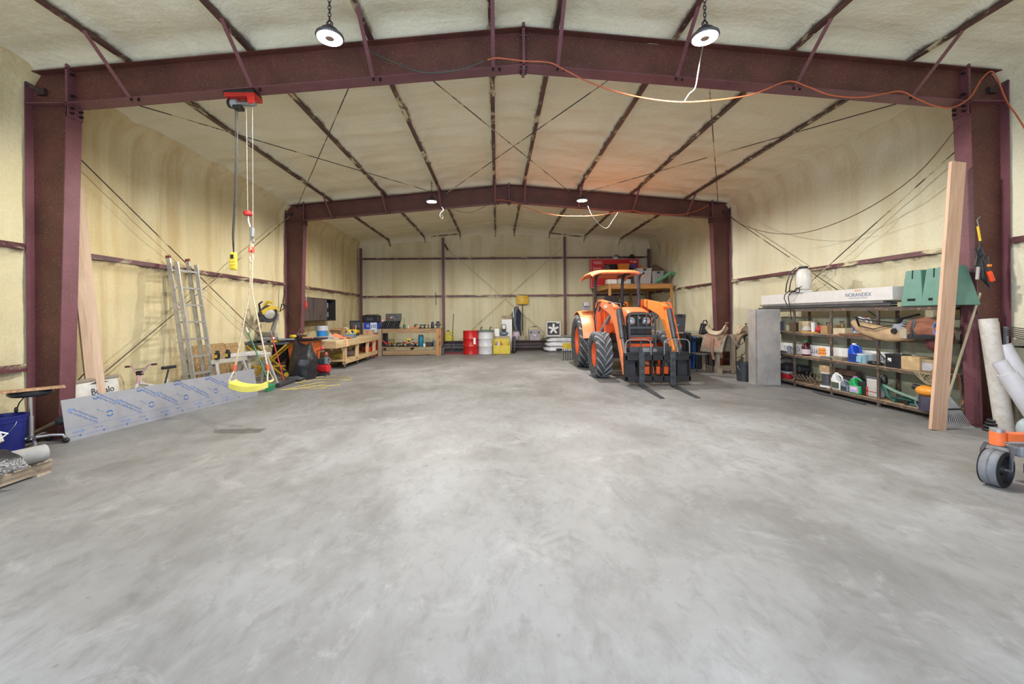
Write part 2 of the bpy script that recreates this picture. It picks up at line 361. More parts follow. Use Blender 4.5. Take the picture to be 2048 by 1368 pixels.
# girts
def girt(par, x, z, ya, yb, inward, h=.07):
    MB().box(x, x+inward*.02, ya, yb, z-h/2, z+h/2).box(x-inward*.12, x, ya, yb, z-h/2, z-h/2+.012).build('girt', M_GIRT, par)
for ya, yb in ((Y0, Y1-.11), (Y1+.11, Y2-.11), (Y2+.11, Y3-.06)):
    girt(wl, XL-.01, 2.34, ya, yb, 1); girt(wr, XR+.01, 2.34, ya, yb, -1)
girt(wl, XL+.0, .87, Y0, Y1-.11, 1, .09)
for xa, xb in ((XL+.12, BC[0]-.06), (BC[0]+.10, BC[1]-.10), (BC[1]+.06, XR-.10)):
    for z in (2.28, 3.87): MB().box(xa, xb, Y3-.035, Y3+.05, z-.045, z+.03).build('girt', M_GIRT, wall_back)
for x, top in ((BC[0], 4.72), (BC[1], 4.72), (XL+.06, 4.3), (XR-.03, 4.2)):
    MB().box(x-.055, x+.055, Y3-.16, Y3-.148, 0, top).box(x-.006, x+.006, Y3-.15, Y3+.0, 0, top).build('wind_column', M_FLANGE, wall_back)

# rigid frames
def frame(Y, label):
    t = T('portal_frame', label, 'steel frame', (0, Y, 0)); fw = .095; tk = .012
    for s in (-1, 1):
        xo = XL if s < 0 else XR; q = -s; it, ib = .507, .374
        mb = MB(); Mx = Matrix.Rotation(PI/2, 4, 'X')
        poly = [(xo, 0), (xo+q*ib, 0), (xo+q*it, KNEE), (xo+q*it, zt(xo+q*it)), (xo, EAVE)]
        mb.prism(poly, .01, Mx)
        c = mb.build('column_web', M_FRAME, t)
        MB().box(min(xo, xo+q*tk), max(xo, xo+q*tk), -fw, fw, 0, EAVE).build('outer_flange', M_FLANGE, t)
        MB().beam((xo+q*ib, 0, 0), (xo+q*it, 0, KNEE-.02), 2*fw, tk, up=V((0, 0, 1)) if False else V((1, 0, 0))).build('inner_flange', M_FLANGE, t)
        xk = xo+q*it
        MB().box(xk-.014, xk+.014, -fw, fw, KNEE-.16, zt(xk)+.09).build('knee_plate', M_FLANGE, t)
        MB().box(min(xo, xk), max(xo, xk), -fw, fw, KNEE-.006, KNEE+.006).build('stiffener', M_FLANGE, t)
        bo = MB()
        for yy in (-.055, .055):
            for zz in (KNEE-.11, KNEE-.05, KNEE+.10, zt(xk)-.06): bo.cyl((xk-q*.05, yy, zz), (xk+q*.05, yy, zz), .015, n=6)
        bo.build('bolt_set', M('#2d2426', .4, .5), t, stuff=True)
        MB().box(xo+q*.14-.05, xo+q*.14+.05, -.05, -.005, 4.22, 4.30).cyl((xo+q*.14, -.02, 4.26), (xo+q*.02, -.10, 4.34), .018, n=8).build('rod_anchor', M('#3a2c2b'), t)
        # rafter
        a = V((xk, 0, KNEE)); b = V((RX, 0, APB)); at_ = V((xk, 0, zt(xk))); bt = V((RX, 0, APT))
        poly = [(a.x, a.z), (b.x, b.z), (bt.x, bt.z), (at_.x, at_.z)]
        MB().prism(poly, .01, Mx).build('rafter_web', M_FRAME, t)
        MB().beam(a, b, 2*fw, tk).build('rafter_flange', M_FLANGE, t); MB().beam((xo, 0, EAVE), bt, 2*fw, tk).build('rafter_flange', M_FRAME, t)
        MB().box(xo+min(0, q*ib)-.05, xo+max(0, q*ib)+.05, -.13, .13, 0, .014).build('base_plate', M_FLANGE, t)
    MB().box(RX-.018, RX+.018, -fw, fw, APB-.06, APT+.06).build('apex_plate', M_FLANGE, t)
    bo = MB()
    for yy in (-.055, .055):
        for zz in (APB-.03, APB+.07, APT-.08): bo.cyl((RX-.045, yy, zz), (RX+.045, yy, zz), .015, n=6)
    bo.build('bolt_set', M('#2d2426', .4, .5), t, stuff=True)
    for p in PUR:
        zb = APB-(APB-KNEE)*abs(p-RX)/(XR-.507-RX)
        MB().beam((p+.02, -.66, zt(p)+.01), (p+.02, -fw-.005, zb), .045, .006).build('flange_brace', M_FLANGE, t)
        MB().cyl((p+.02, -fw+.02, zb-.035), (p+.02, -fw+.02, zb+.01), .014, n=6).cyl((p+.10, -fw+.03, zb-.035), (p+.10, -fw+.03, zb+.01), .014, n=6).build('brace_bolt', M('#2d2426', .4, .5), t, stuff=True)
        MB().box(p+.05, p+.09, -.03, .03, zt(p)+.005, zt(p)+.09).build('purlin_clip', M_FRAME, t)
    return t
frame(Y1, 'nearer dark red steel portal frame spanning the whole barn, in front')
frame(Y2, 'farther dark red steel portal frame in the middle of the barn')

# high bay lamps
def lamp(i, label, x, y, z):
    t = T('high_bay_lamp', label, 'lamp', (x, y, z), group='round high bay lamps'); d = M('#3b3b3e', .4, .5)
    MB().lathe([(.135, 0), (.142, .012), (.138, .03), (.11, .045), (.06, .05)], n=32).build('housing_rim', M('#5c5b60', .4, .4), t, smooth=True)
    MB().lathe([(.10, .05), (.085, .085), (.05, .10), (.03, .13)], n=24).build('heat_sink', d, t, smooth=True)
    m = bpy.data.materials.get('lamp_glow')
    if not m:
        m = bpy.data.materials.new('lamp_glow'); nt, b = nodes(m); b.inputs['Base Color'].default_value = (1, 1, 1, 1)
        b.inputs['Emission Color'].default_value = (1, .99, .97, 1); b.inputs['Emission Strength'].default_value = 9
    mb = MB(); n = 36
    mb.add([(r*math.cos(2*PI*k/n), r*math.sin(2*PI*k/n), z_) for r, z_ in ((.045, -.004), (.125, -.004), (.125, 0), (.045, 0)) for k in range(n)],
           [(j*n+k, j*n+(k+1) % n, ((j+1) % 4)*n+(k+1) % n, ((j+1) % 4)*n+k) for j in range(4) for k in range(n)])
    mb.build('led_ring', m, t); MB().cyl((0, 0, -.006), (0, 0, 0), .042, n=20).build('center_cap', M('#8d7468', .5), t)
    top = zt(x)+.08-z; ch = MB(); k = 0; zz = .17
    MB().tube([(.03*math.cos(a), 0, .15+.03*math.sin(a)) for a in [2*PI*q/12 for q in range(12)]], .007, 6, closed=True).build('hook', d, t)
    while zz < top:
        rot = Matrix.Rotation(PI/2*(k % 2), 4, 'Z')
        ch.tube([rot @ V((.016*math.cos(a), 0, zz+.026*math.sin(a))) for a in [2*PI*q/8 for q in range(8)]], .0048, 5, closed=True); zz += .038; k += 1
    ch.build('hanging_chain', M('#4a4a50', .4, .6), t)
    o = light('lamp_light', 'SPOT', (x, y, z-.03), LAMP_W*4.0, (1, .97, .93), shadow_soft_size=.10, spot_size=R(174), spot_blend=.3)
    return t
for i, ((x, y, z), lb) in enumerate(zip(LAMPS, ('large glowing round lamp on chain left of the nearer frame ridge', 'large glowing round lamp on chain right of the nearer frame ridge', 'small distant glowing round lamp, left of the farther frame ridge', 'small distant glowing round lamp, right of the farther frame ridge'))):
    LT = LT+[lamp(i, lb, x, y, z)] if i else [lamp(i, lb, x, y, z)]

def cord(pts, r, mat, name, label, cat, group=None, n=6, sub=5, par=None):
    P_ = [V(p) for p in pts]; out = []
    for i in range(len(P_)-1):
        p0, p1, p2, p3 = P_[max(i-1, 0)], P_[i], P_[i+1], P_[min(i+2, len(P_)-1)]
        for k in range(sub):
            t_ = k/sub; out.append(.5*((2*p1)+(p2-p0)*t_+(2*p0-5*p1+4*p2-p3)*t_*t_+(3*p1-p0-3*p2+p3)*t_**3))
    out.append(P_[-1]); c = out[0].copy()
    mb = MB().tube([p-c for p in out], r, n)
    if label is None: return mb, c
    if par: return mb.build('power_cord', mat, par, smooth=True, loc=c-par.location)
    return O(mb, name, mat, label, cat, c, group=group, smooth=True)
orange = M('#b8603c', .6); grnc = M('#3f4a44', .5)
cord([PY(*p, 4.98) for p in ((975, 120), (995, 116), (1048, 122), (1098, 125), (1130, 140), (1180, 165), (1250, 188), (1330, 202), (1400, 203), (1500, 190), (1573, 163), (1612, 172), (1660, 190), (1720, 195), (1770, 187), (1803, 183), (1835, 198), (1870, 212), (1905, 215), (1940, 195), (1962, 160), (1982, 143), (1996, 160), (2010, 195), (2030, 226))]+[V((6.2, 4.4, 3.0)), V((6.25, 3.6, 2.9))], .0085, orange, 'extension_lead', 'orange extension cord looping along the nearer steel frame', 'cord')
cord([PY(*p, 4.95) for p in ((722, 84), (745, 105), (790, 125), (838, 143), (880, 145), (925, 138), (968, 122))], .0065, grnc, 'lamp_cord', 'dark lamp cord drooping over the nearer frame left of ridge', 'cord', par=LT[0])
cord([LAMPS[1][0:2]+(LAMPZ+.02,)]+[PY(*p, 4.6) for p in ((1400, 122), (1396, 145), (1390, 176), (1378, 188), (1368, 204))], .006, M('#767674', .7), 'lamp_cord', 'short white cord hanging below the nearer right lamp', 'cord', par=LT[1])
cord([PX(*p, 5.93) for p in ((1458, 430), (1490, 452), (1550, 467), (1620, 463), (1720, 425), (1830, 352), (1920, 247))], .007, M('#6a4a3a', .5), 'power_cable', 'brown cable sagging along the right wall between two columns', 'cord')
cord([PY(*p, 11.08) for p in ((992, 400), (1020, 402), (1060, 418), (1110, 430), (1160, 432), (1200, 430), (1258, 421), (1290, 426), (1340, 430), (1385, 425), (1418, 410))], .009, orange, 'extension_lead', 'orange cord hung along the farther steel frame right of ridge', 'cord')
cord([PY(*p, 11.05) for p in ((898, 412), (915, 422), (940, 425), (962, 417), (985, 402))], .006, grnc, 'lamp_cord', 'thin dark cord drooping beside the farther left lamp', 'cord', par=LT[2])
cord([PY(*p, 10.5) for p in ((884, 414), (887, 420), (881, 427), (886, 433), (884, 438), (880, 430), (886, 422))], .008, M('#b0aea8', .6), 'lamp_cord', 'knotted white cord hanging from the farther left lamp', 'cord', par=LT[2])
cord([PY(*p, 10.5) for p in ((1176, 412), (1184, 430), (1200, 450), (1214, 456), (1226, 440), (1236, 425))], .008, M('#b0aea8', .6), 'lamp_cord', 'white wavy cord hanging from the farther right lamp', 'cord', par=LT[3])

# ---------------- generic things ----------------
BLK = M('#1c1c1f', .45); DGREY = M('#44464a', .5, .2); GREY = M('#8b8d90', .5); STEEL = M('#a9abad', .32, .8, .1); WHITE = M('#dfdedb', .5, var=.05)
RUBBER = M('#2a2b2d', .75, var=.25, sc=14); YEL = M('#d9b52c', .45); RED = M('#b8261f', .4); CARD = M('#b39570', .8, var=.1)
PINE = wood('#d3b48c', '#b98f62', 'z'); PINEX = wood('#cdb58a', '#b3925f', 'x'); PINEY = wood('#cdb58a', '#b3925f', 'y')
OLDX = wood('#a98c68', '#7f6547', 'x'); OLDY = wood('#a98c68', '#7f6547', 'y'); OLDZ = wood('#a98c68', '#7f6547', 'z')
INK = M('#2b3340', .6)
def bucket(label, mat, loc, r=.15, h=.37, rim=None, handle=True, lid=None, fill=None, cat='bucket', taper=.86):
    t = T('bucket', label, cat, loc); k = taper
    prof = [(r*k, 0), (r, h), (r*1.06, h), (r*1.06, h-.02), (r*1.0, h-.02)]
    MB().lathe([(0.001, .004), (r*k-.004, .004), (r-.004, h), (r, h), (r*1.05, h-.003), (r*1.05, h-.02), (r*1.0, h-.022), (r*.985, h-.055), (r*1.03, h-.057), (r*1.03, h-.07), (r*.975, h-.075), (r*k, 0), (0.001, 0)], n=28, cap=False).build('shell', mat, t, smooth=True)
    if rim: MB().lathe([(r*1.06, h-.02), (r*1.06, h+.008), (r*.9, h+.012), (.001, h+.012)], n=28).build('lid', rim, t, smooth=True)
    if handle: MB().tube([(r*1.05*math.cos(a), -r*.25-.4*r*math.sin(a), h-.06-.16*math.sin(a)) for a in [PI*i/14 for i in range(15)]], .0035, 6).build('handle', STEEL, t)
    return t
def carton(label, loc, s, rz=0, mat=None, open_=False, group=None, tape=True):
    mat = mat or CARD; x, y, z = s; t = T('carton', label, 'box', loc, rz, group)
    if open_:
        k = .005; MB().box(-x/2, x/2, -y/2, -y/2+k, 0, z).box(-x/2, x/2, y/2-k, y/2, 0, z).box(-x/2, -x/2+k, -y/2, y/2, 0, z).box(x/2-k, x/2, -y/2, y/2, 0, z).box(-x/2, x/2, -y/2, y/2, 0, k).build('body', mat, t)
        for sg in (-1, 1): MB().boxm((x, y*.4, .004), Matrix.Translation((0, sg*(y/2+y*.17), z-.02)) @ Matrix.Rotation(-sg*.45, 4, 'X')).build('flap', mat, t)
    else:
        MB().box(-x/2, x/2, -y/2, y/2, 0, z).build('body', mat, t, bevel=min(.006, x*.05))
        if tape: MB().box(-x/2-.001, x/2+.001, -.025, .025, z*.7, z+.001).build('tape', M('#c9b084', .35), t)
    return t
def jug(label, mat, cap, loc, s=(.10, .17, .27), rz=0, patch=None, cat='jug', hcol=None, patchm2=None):
    """a moulded handled jug; its broad face looks along -x of its own frame"""
    d, w, h = s; t = T('jug', label, cat, loc, rz)
    M_ = Matrix.Rotation(PI/2, 4, 'Z') @ Matrix.Rotation(PI/2, 4, 'X')
    def out(k): return [(-w/2*k, 0), (w/2*k, 0), (w/2*k, h*.62), (w*.30*k, h*.86), (w*.26, h*.92), (w*.04, h*.92), (-w*.02, h*.62), (-w*.06, h*.52), (-w*.30, h*.47), (-w/2*k, h*.50)]
    MB().prism(out(1), d, M_).build('body', mat, t, bevel=min(d, w)*.16, seg=3, smooth=True)
    MB().tube([(0, -w*.40, h*.46), (0, -w*.45, h*.62), (0, -w*.40, h*.78), (0, -w*.18, h*.88), (0, w*.08, h*.88)], min(w, d)*.13, 8).build('handle', hcol or mat, t, smooth=True)
    MB().cyl((0, w*.15, h*.90), (0, w*.15, h), w*.15, n=16).build('cap', cap, t, bevel=.003)
    if patch:
        MB().box(-d/2-.002, -d/2+.001, -w*.38, w*.40, h*.08, h*.44).build('sticker', patch, t)
        if patchm2: MB().box(-d/2-.003, -d/2+.001, -w*.26, w*.3, h*.24, h*.40).build('sticker_band', patchm2, t)
    return t
def lathe_thing(name, label, cat, loc, prof, mat, capprof=None, capmat=None, group=None, n=20, band=None):
    t = T(name, label, cat, loc, group=group); MB().lathe(prof, n=n).build('body', mat, t, smooth=True)
    if capprof: MB().lathe(capprof, n=n).build('cap', capmat, t, smooth=True)
    if band: r, z0, z1, m = band; MB().lathe([(r-.001, z0), (r+.001, z0), (r+.001, z1), (r-.001, z1)], n=n, cap=False).build('sticker', m, t, smooth=True)
    return t
def drill(label, col, loc, rz=0, group=None, lie=0):
    t = T('power_drill', label, 'power tool', loc, rz, group, rx=lie); k = 1.0
    MB().cyl((-.09, 0, .165), (.05, 0, .165), .034, n=12).build('motor_body', col, t, bevel=.008)
    MB().cyl((.05, 0, .165), (.10, 0, .165), .025, .014, n=12).cyl((.10, 0, .165), (.15, 0, .165), .004, n=6).build('chuck', BLK, t)
    MB().beam((-.035, 0, .15), (-.055, 0, .05), .035, .045).build('grip', BLK, t, bevel=.008); MB().box(-.11, .02, -.038, .038, 0, .055).build('battery', BLK, t, bevel=.006); return t
def plank(name, label, cat, p0, p1, w, th, wdir, mat, group=None):
    """a board from p0 to p1 whose width runs along wdir"""
    p0, p1 = V(p0), V(p1); d = (p1-p0); L = d.length; z = d.normalized(); x = V(wdir)-z*V(wdir).dot(z); x.normalize(); y = z.cross(x)
    m = Matrix((x, y, z)).transposed().to_4x4(); m.translation = p0
    mb = MB().box(-w/2, w/2, -th/2, th/2, 0, L); o = mb.build(name, mat, bevel=.004); o.matrix_world = m; o['label'] = label; o['category'] = cat
    if group: o['group'] = group
    return o

def pillow(mb, c, r, e=.35, n=36, m=14, nz=.06, seed=0):
    c = V(c); vs = []; sp = lambda v, p: math.copysign(abs(v)**p, v)
    for j in range(m+1):
        t = PI*j/m
        for i in range(n):
            a = 2*PI*i/n; p = V((sp(math.cos(a), e)*sp(math.sin(t), .6), sp(math.sin(a), e)*sp(math.sin(t), .6), sp(math.cos(t), .8)))
            k = 1+nz*noise.noise(p*2.5+V((seed, 0, seed)))*2; vs.append(c+V((p.x*r[0]*k, p.y*r[1]*k, p.z*r[2]*(1+nz*4*noise.noise(V((p.x*3, p.y*3, seed)))))))
    return mb.add(vs, [(j*n+i, (j+1)*n+i, (j+1)*n+(i+1) % n, j*n+(i+1) % n) for j in range(m) for i in range(n)])
# ---------------- tractor ----------------
OR = M('#f08a58', .35, var=.05); ORD = M('#e8622a', .4, var=.07); GM = M('#55575c', .42, .4); BK = M('#232326', .5); TY = M('#4b4d51', .8, var=.3, sc=10); LUG = M('#8b8d90', .8, var=.18, sc=10)
TX, TYY = 3.13, 9.45
tr = T('tractor', 'orange tractor with canopy, front loader and pallet forks', 'tractor', (TX, TYY, 0))
def tyre(cx, cy, r, w, name, side, nl):
    prof = [(r*.60, -w*.46), (r*.72, -w*.50), (r*.90, -w*.49), (r*.955, -w*.44), (r*.965, 0), (r*.955, w*.44), (r*.90, w*.49), (r*.72, w*.50), (r*.60, w*.46), (r*.56, w*.36), (r*.56, -w*.36), (r*.60, -w*.46)]
    ty = MB().lathe(prof, n=56, axis='x', cap=False).build('tire', TY, tr, smooth=True); ty.location = (cx, cy, r)
    lug = MB(); n = 6
    for s in (1,):
        a = [];
        for i in range(n+1):
            q = i/n; x = s*q*w*.50; ph = q**.9*(.44 if r > .6 else .50); rr = r*(1-.012*q*q); th = .027+.008*q
            if i == n: rr -= .035
            for dr, dp in ((-.05, -th/r), (0, -th*.75/r), (0, th*.75/r), (-.05, th/r)): a.append(V((x, -(rr+dr)*math.cos(ph+dp), (rr+dr)*math.sin(ph+dp))))
        lug.add(a, [(4*i+k, 4*i+(k+1) % 4, 4*i+4+(k+1) % 4, 4*i+4+k) for i in range(n) for k in range(4)]+[(0, 1, 2, 3), (4*n+3, 4*n+2, 4*n+1, 4*n)])
    me = lug.mesh('tread_lug', LUG)
    for k in range(nl):
        for s in (1, -1):
            o = bpy.data.objects.new('tread_lug', me); COL.objects.link(o); o.parent = ty
            o.rotation_euler = (-(2*PI*(k+(.5 if s < 0 else 0))/nl), 0, 0)
            if s < 0: o.scale = (-1, 1, 1)
    rim = MB().lathe([(r*.58, -w*.40), (r*.60, -w*.36), (r*.52, -w*.30), (r*.47, -w*.05), (r*.25, side*w*.05), (.001, side*w*.05), (.001, side*w*.12), (r*.25, side*w*.12), (r*.47, w*.05), (r*.52, w*.30), (r*.60, w*.36), (r*.58, w*.40), (r*.55, w*.3), (r*.55, -w*.3), (r*.58, -w*.40)], n=40, axis='x', cap=False).build('wheel_rim', ORD, tr, smooth=True)
    rim.location = (cx, cy, r); h = MB().cyl((side*w*.30, 0, 0), (side*w*.02, 0, 0), r*.13, n=16).build('hub', ORD, rim)
    for k in range(8): a = 2*PI*k/8; b = MB().cyl((side*w*.2, r*.2*math.cos(a), r*.2*math.sin(a)), (side*w*.1, r*.2*math.cos(a), r*.2*math.sin(a)), .014, n=6).build('wheel_bolt', STEEL, rim)
tyre(-.76, 0, .53, .36, 'front', -1, 17); tyre(.77, 0, .53, .36, 'front', 1, 17)
tyre(-.74, 1.97, .72, .42, 'rear', -1, 19); tyre(.74, 1.97, .72, .42, 'rear', 1, 19)
MB().beam((-.6, 0, .50), (.6, 0, .50), .12, .12).build('front_axle', GM, tr, bevel=.02); MB().cyl((-.56, 1.97, .72), (.56, 1.97, .72), .10, n=14).build('rear_axle', ORD, tr)
MB().box(-.20, .20, -.45, 2.2, .45, .85).build('chassis', GM, tr, bevel=.03)
# hood: rounded, sloping forward
def hood(u, v):
    y = -.42+v*1.42; a = PI*(u-.5)*.98; wd = .31-.02*(1-v); top = 1.60-.10*max(0, (.3-v)/.3)**2+.02*v
    sx = math.copysign(abs(math.sin(a))**.45, a); cz = abs(math.cos(a))**.45; return (wd*sx, y, 1.12+(top-1.12)*cz)
MB().sheet(hood, 22, 12, .02).build('hood', OR, tr, smooth=True)
MB().box(-.29, .29, -.36, .9, .80, 1.14).build('engine_block', BK, tr, bevel=.02)
MB().box(-.295, -.285, -.1, .9, 1.0, 1.40).build('side_panel', ORD, tr); MB().box(.285, .295, -.1, .9, 1.0, 1.40).build('side_panel', ORD, tr)
MB().box(-.28, .28, -.44, -.36, .92, 1.42).build('grille', BK, tr, bevel=.02)
for z in range(6): MB().box(-.25, .25, -.452, -.44, .94+z*.045, .955+z*.045).build('grille_bar', DGREY, tr)
lens = M('#c9ccd2', .15, .3, .1)
for s in (-1, 1):
    MB().ball((s*.165, -.43, 1.30), (.095, .05, .085), 16, 8).build('headlight', lens, tr, smooth=True)
    MB().box(s*.165-.11, s*.165+.11, -.43, -.40, 1.20, 1.40).build('headlight_bezel', GM, tr, bevel=.03)
MB().lathe([(.03, 0), (.034, .006), (.02, .008)], (0, 0, 0), 16, 'y').build('badge', STEEL, tr, loc=(0, -.46, 1.37))
MB().box(-.30, .30, -.50, -.40, .70, .80).build('front_weight_bracket', ORD, tr, bevel=.01); MB().box(-.24, .24, -.56, -.44, .86, .94).build('orange_crossbar', ORD, tr, bevel=.01)
MB().box(-.36, .36, -.55, -.42, .58, .72).build('bumper', M('#4a2f31', .5), tr, bevel=.01)
# grille guard
for x in (-.29, -.10, .08, .27): MB().beam((x, -.68, .66 if abs(x) > .2 else 1.16), (x, -.68, 1.47), .034 if abs(x) > .2 else .022, .03).build('guard_upright', GM, tr)
for z in (1.46, 1.16, .98, .72): MB().beam((-.29, -.68, z), (.27, -.68, z), .035, .04).build('guard_bar', GM, tr)
for x in (-.29, .27): MB().beam((x, -.68, .74), (x, -.45, .66), .03, .04).build('guard_stay', GM, tr)
# canopy and posts
def can(u, v):
    x = -.72+u*1.30; y = .85+v*1.45; ex = abs(2*u-1)**6; ey = abs(2*v-1)**6; return (x, y, 2.60-.10*ex-.07*ey-.03*(2*v-1)**2)
MB().sheet(can, 26, 20, .035).build('canopy', OR, tr, smooth=True)
for s, x in ((-1, -.44), (1, .30)):
    MB().tube([(x, 1.75, .95), (x, 1.72, 2.25), (x, 1.66, 2.42), (x-.0, 1.45, 2.52)], .042, 10, flat=.7).build('canopy_post', M('#3b3a44', .4, .3), tr, smooth=True)
    MB().beam((x, 1.1, 2.50), (x, 2.1, 2.50), .05, .04).build('canopy_rail', BK, tr)
MB().tube([(.37, .62, 1.45), (.37, .62, 2.30), (.375, .60, 2.38), (.40, .56, 2.43), (.45, .50, 2.46)], .042, 12).build('exhaust_pipe', M('#4b4650', .4, .5, .3), tr, smooth=True)
# seat, wheel, fenders, hoses
MB().prism([(-.22, 0), (.22, 0), (.25, .22), (.15, .46), (-.15, .46), (-.25, .22)], .10, Matrix.Translation((-.05, 1.62, 1.50)) @ Matrix.Rotation(PI/2, 4, 'X')).build('seat_back', M('#2c2226', .6), tr, bevel=.035, seg=3)
MB().box(-.28, .18, 1.15, 1.65, 1.35, 1.52).build('seat_cushion', BLK, tr, bevel=.04)
MB().tube([(-.03+.20*math.cos(a), 1.00+.10*math.sin(a), 1.70+.17*math.sin(a)*.35) for a in [2*PI*i/24 for i in range(24)]], .014, 8, closed=True).build('steering_wheel', BLK, tr, smooth=True)
MB().cyl((-.03, .85, 1.3), (-.03, 1.0, 1.69), .03, n=10).build('steering_column', BLK, tr)
MB().box(-.26, .22, .88, 1.02, 1.1, 1.58).build('dashboard', BK, tr, bevel=.05)
for s in (-1, 1):
    def fen(u, v, s=s):
        a = R(8)+u*R(150); r = .83; x = s*(.40+v*.50); return (x, 1.97-r*math.cos(a)*(1 if v < .98 else .97), .72+r*math.sin(a)*(1 if v < .98 else .97))
    MB().sheet(fen, 18, 4, .02).build('fender', OR, tr, smooth=True)
    MB().sheet(lambda u, v, s=s: (s*.40, 1.97-(.28+.55*v)*math.cos(R(8)+u*R(150)), .72+(.28+.55*v)*math.sin(R(8)+u*R(150))), 14, 2, .02).build('fender_panel', OR, tr)
    MB().box(s*.72-.10, s*.72+.10, 1.55, 1.75, 1.57, 1.66).build('toolbox', GREY, tr) if s < 0 else None
MB().box(-.80, -.64, 1.5, 1.66, 1.66, 1.78).build('work_light', STEEL, tr, bevel=.02); MB().ball((-.50, 1.25, 1.66), (.06, .05, .07)).build('turn_signal', M('#f08020', .3), tr, smooth=True); MB().ball((.25, 1.25, 1.70), (.07, .05, .08)).build('turn_signal', M('#f08020', .3), tr, smooth=True)
for k, dx in enumerate((0, .03, .07, .10)): MB().tube([(-.62+dx, .95, .95), (-.66+dx, .92, 1.4), (-.60+dx*1.5, .80, 1.74), (-.48+dx, .55, 1.79-.03*k), (-.46+dx*.4, .35, 1.62-.05*k), (-.42, .2, 1.45)], .013, 7).build('hydraulic_hose', GREY if k % 2 else BLK, tr, smooth=True)
MB().box(-.62, -.45, .5, 1.0, .72, .80).build('step', BK, tr); MB().beam((-.58, .75, .40), (-.58, .75, .75), .05, .16).build('step_bracket', BK, tr)
# loader arms
for s, x in ((-1, -.50), (1, .60)):
    MB().beam((x, .86, .75), (x, .94, 1.76), .10, .22, up=V((1, 0, 0))).build('loader_tower', ORD, tr, bevel=.01)
    Mx = Matrix.Translation((x, 0, 0)) @ Matrix.Rotation(PI/2, 4, 'Z') @ Matrix.Rotation(PI/2, 4, 'X')
    poly = [(1.02, 1.80), (.96, 1.84), (-.28, 1.70), (-.52, 1.60), (-.62, 1.35), (-.98, .42), (-1.10, .22), (-1.18, .24), (-1.16, .50), (-.92, 1.0), (-.72, 1.32), (-.50, 1.28), (-.35, 1.30), (.80, 1.62), (1.0, 1.68)]
    poly = [(1.02, 1.78), (.96, 1.84), (-.30, 1.70), (-.50, 1.62), (-.60, 1.40), (-1.02, .50), (-1.12, .22), (-1.02, .20), (-.92, .40), (-.50, 1.10), (-.32, 1.30), (-.10, 1.44), (.85, 1.66), (1.0, 1.68)]
    MB().prism(poly, .10, Mx).build('loader_arm', OR if s < 0 else M('#ec9048', .35), tr, bevel=.012)
    MB().cyl((x-.07, -.50, 1.58), (x+.07, -.50, 1.58), .035, n=12).build('pivot_pin', ORD, tr)
    MB().cyl((x, -.62, 1.56), (x, -.86, .95), .050, n=14).build('tilt_cylinder', GM, tr, smooth=True); MB().cyl((x, -.86, .95), (x, -1.14, .52), .026, n=10).build('cylinder_rod', STEEL, tr)
    MB().cyl((x+s*-.0, .80, 1.05), (x, .05, 1.42), .042, n=12).build('lift_cylinder', GREY, tr, smooth=True); MB().cyl((x, .05, 1.42), (x, -.18, 1.50), .024, n=10).build('cylinder_rod', STEEL, tr)
    MB().tube([(x+.08*s, -.1, 1.72), (x+.08, -.5, 1.68), (x+.07, -.75, 1.3), (x+.06, -1.0, .8)], .016, 7).build('loader_hose', BLK if s < 0 else ORD, tr, smooth=True)
MB().box(-.53, -.40, .4, .5, 1.0, 1.5).build('bracket', ORD, tr)

MB().box(-.554, -.551, .1, .40, 1.60, 1.68).build('decal', M('#e8cdb8', .4), tr)
MB().tube([(-.50, -.95, .62), (-.3, -.98, .55), (0, -1.0, .53), (.3, -.98, .55), (.60, -.95, .62)], .055, 12).build('torque_tube', ORD, tr, smooth=True)
def plate(u, v): return (-.40+u*.86, -1.04-.03*math.sin(PI*u), .62+v*.16)
MB().sheet(plate, 12, 2, .01).build('crossbar_plate', DGREY, tr, smooth=True); MB().lathe([(.045, 0), (.045, .01), (.03, .012)], n=20, axis='y').build('emblem', STEEL, tr, loc=(.10, -1.09, .70)); MB().box(-.15, .0, -1.085, -1.075, .64, .76).build('decal', GREY, tr)
# fork carriage
cx0, cx1 = -.55, .76; fy = -1.25
MB().box(cx0, cx1, fy, fy+.05, .52, .62).build('carriage_rail', BK, tr, bevel=.006); MB().box(cx0, cx1, fy, fy+.05, .10, .20).build('carriage_rail', BK, tr, bevel=.006); MB().box(cx0+.02, cx1-.02, fy+.05, fy+.10, .62, .68).build('carriage_rail', BK, tr)
for k in range(22): x = cx0+.04+k*(cx1-cx0-.08)/21; MB().box(x-.014, x+.014, fy-.006, fy+.03, .60, .632).build('rail_notch', BK, tr)
for a, b in ((cx0, cx0+.03), (cx1-.03, cx1), (-.02, .0), (.20, .22)): MB().box(a, b, fy, fy+.16, .10, .66).build('carriage_plate', BK, tr)
for a, b in ((cx0+.03, cx0+.22), (cx1-.22, cx1-.03)): MB().box(a, b, fy+.10, fy+.14, .14, .50).build('carriage_back', M('#2e3034', .5), tr)
for x in (cx0+.26, cx1-.26): MB().box(x, x+.03, fy+.02, fy+.12, .18, .54).build('carriage_rib', BK, tr)
for a, b in ((-.15, .08), (.13, .38)): MB().box(a, b, fy+.16, fy+.2, .22, .38).build('quick_attach_panel', ORD, tr, bevel=.01)
MB().beam((-.1, fy+.2, .46), (.05, fy+.2, .40), .04, .06).build('quick_attach_lever', OR, tr)
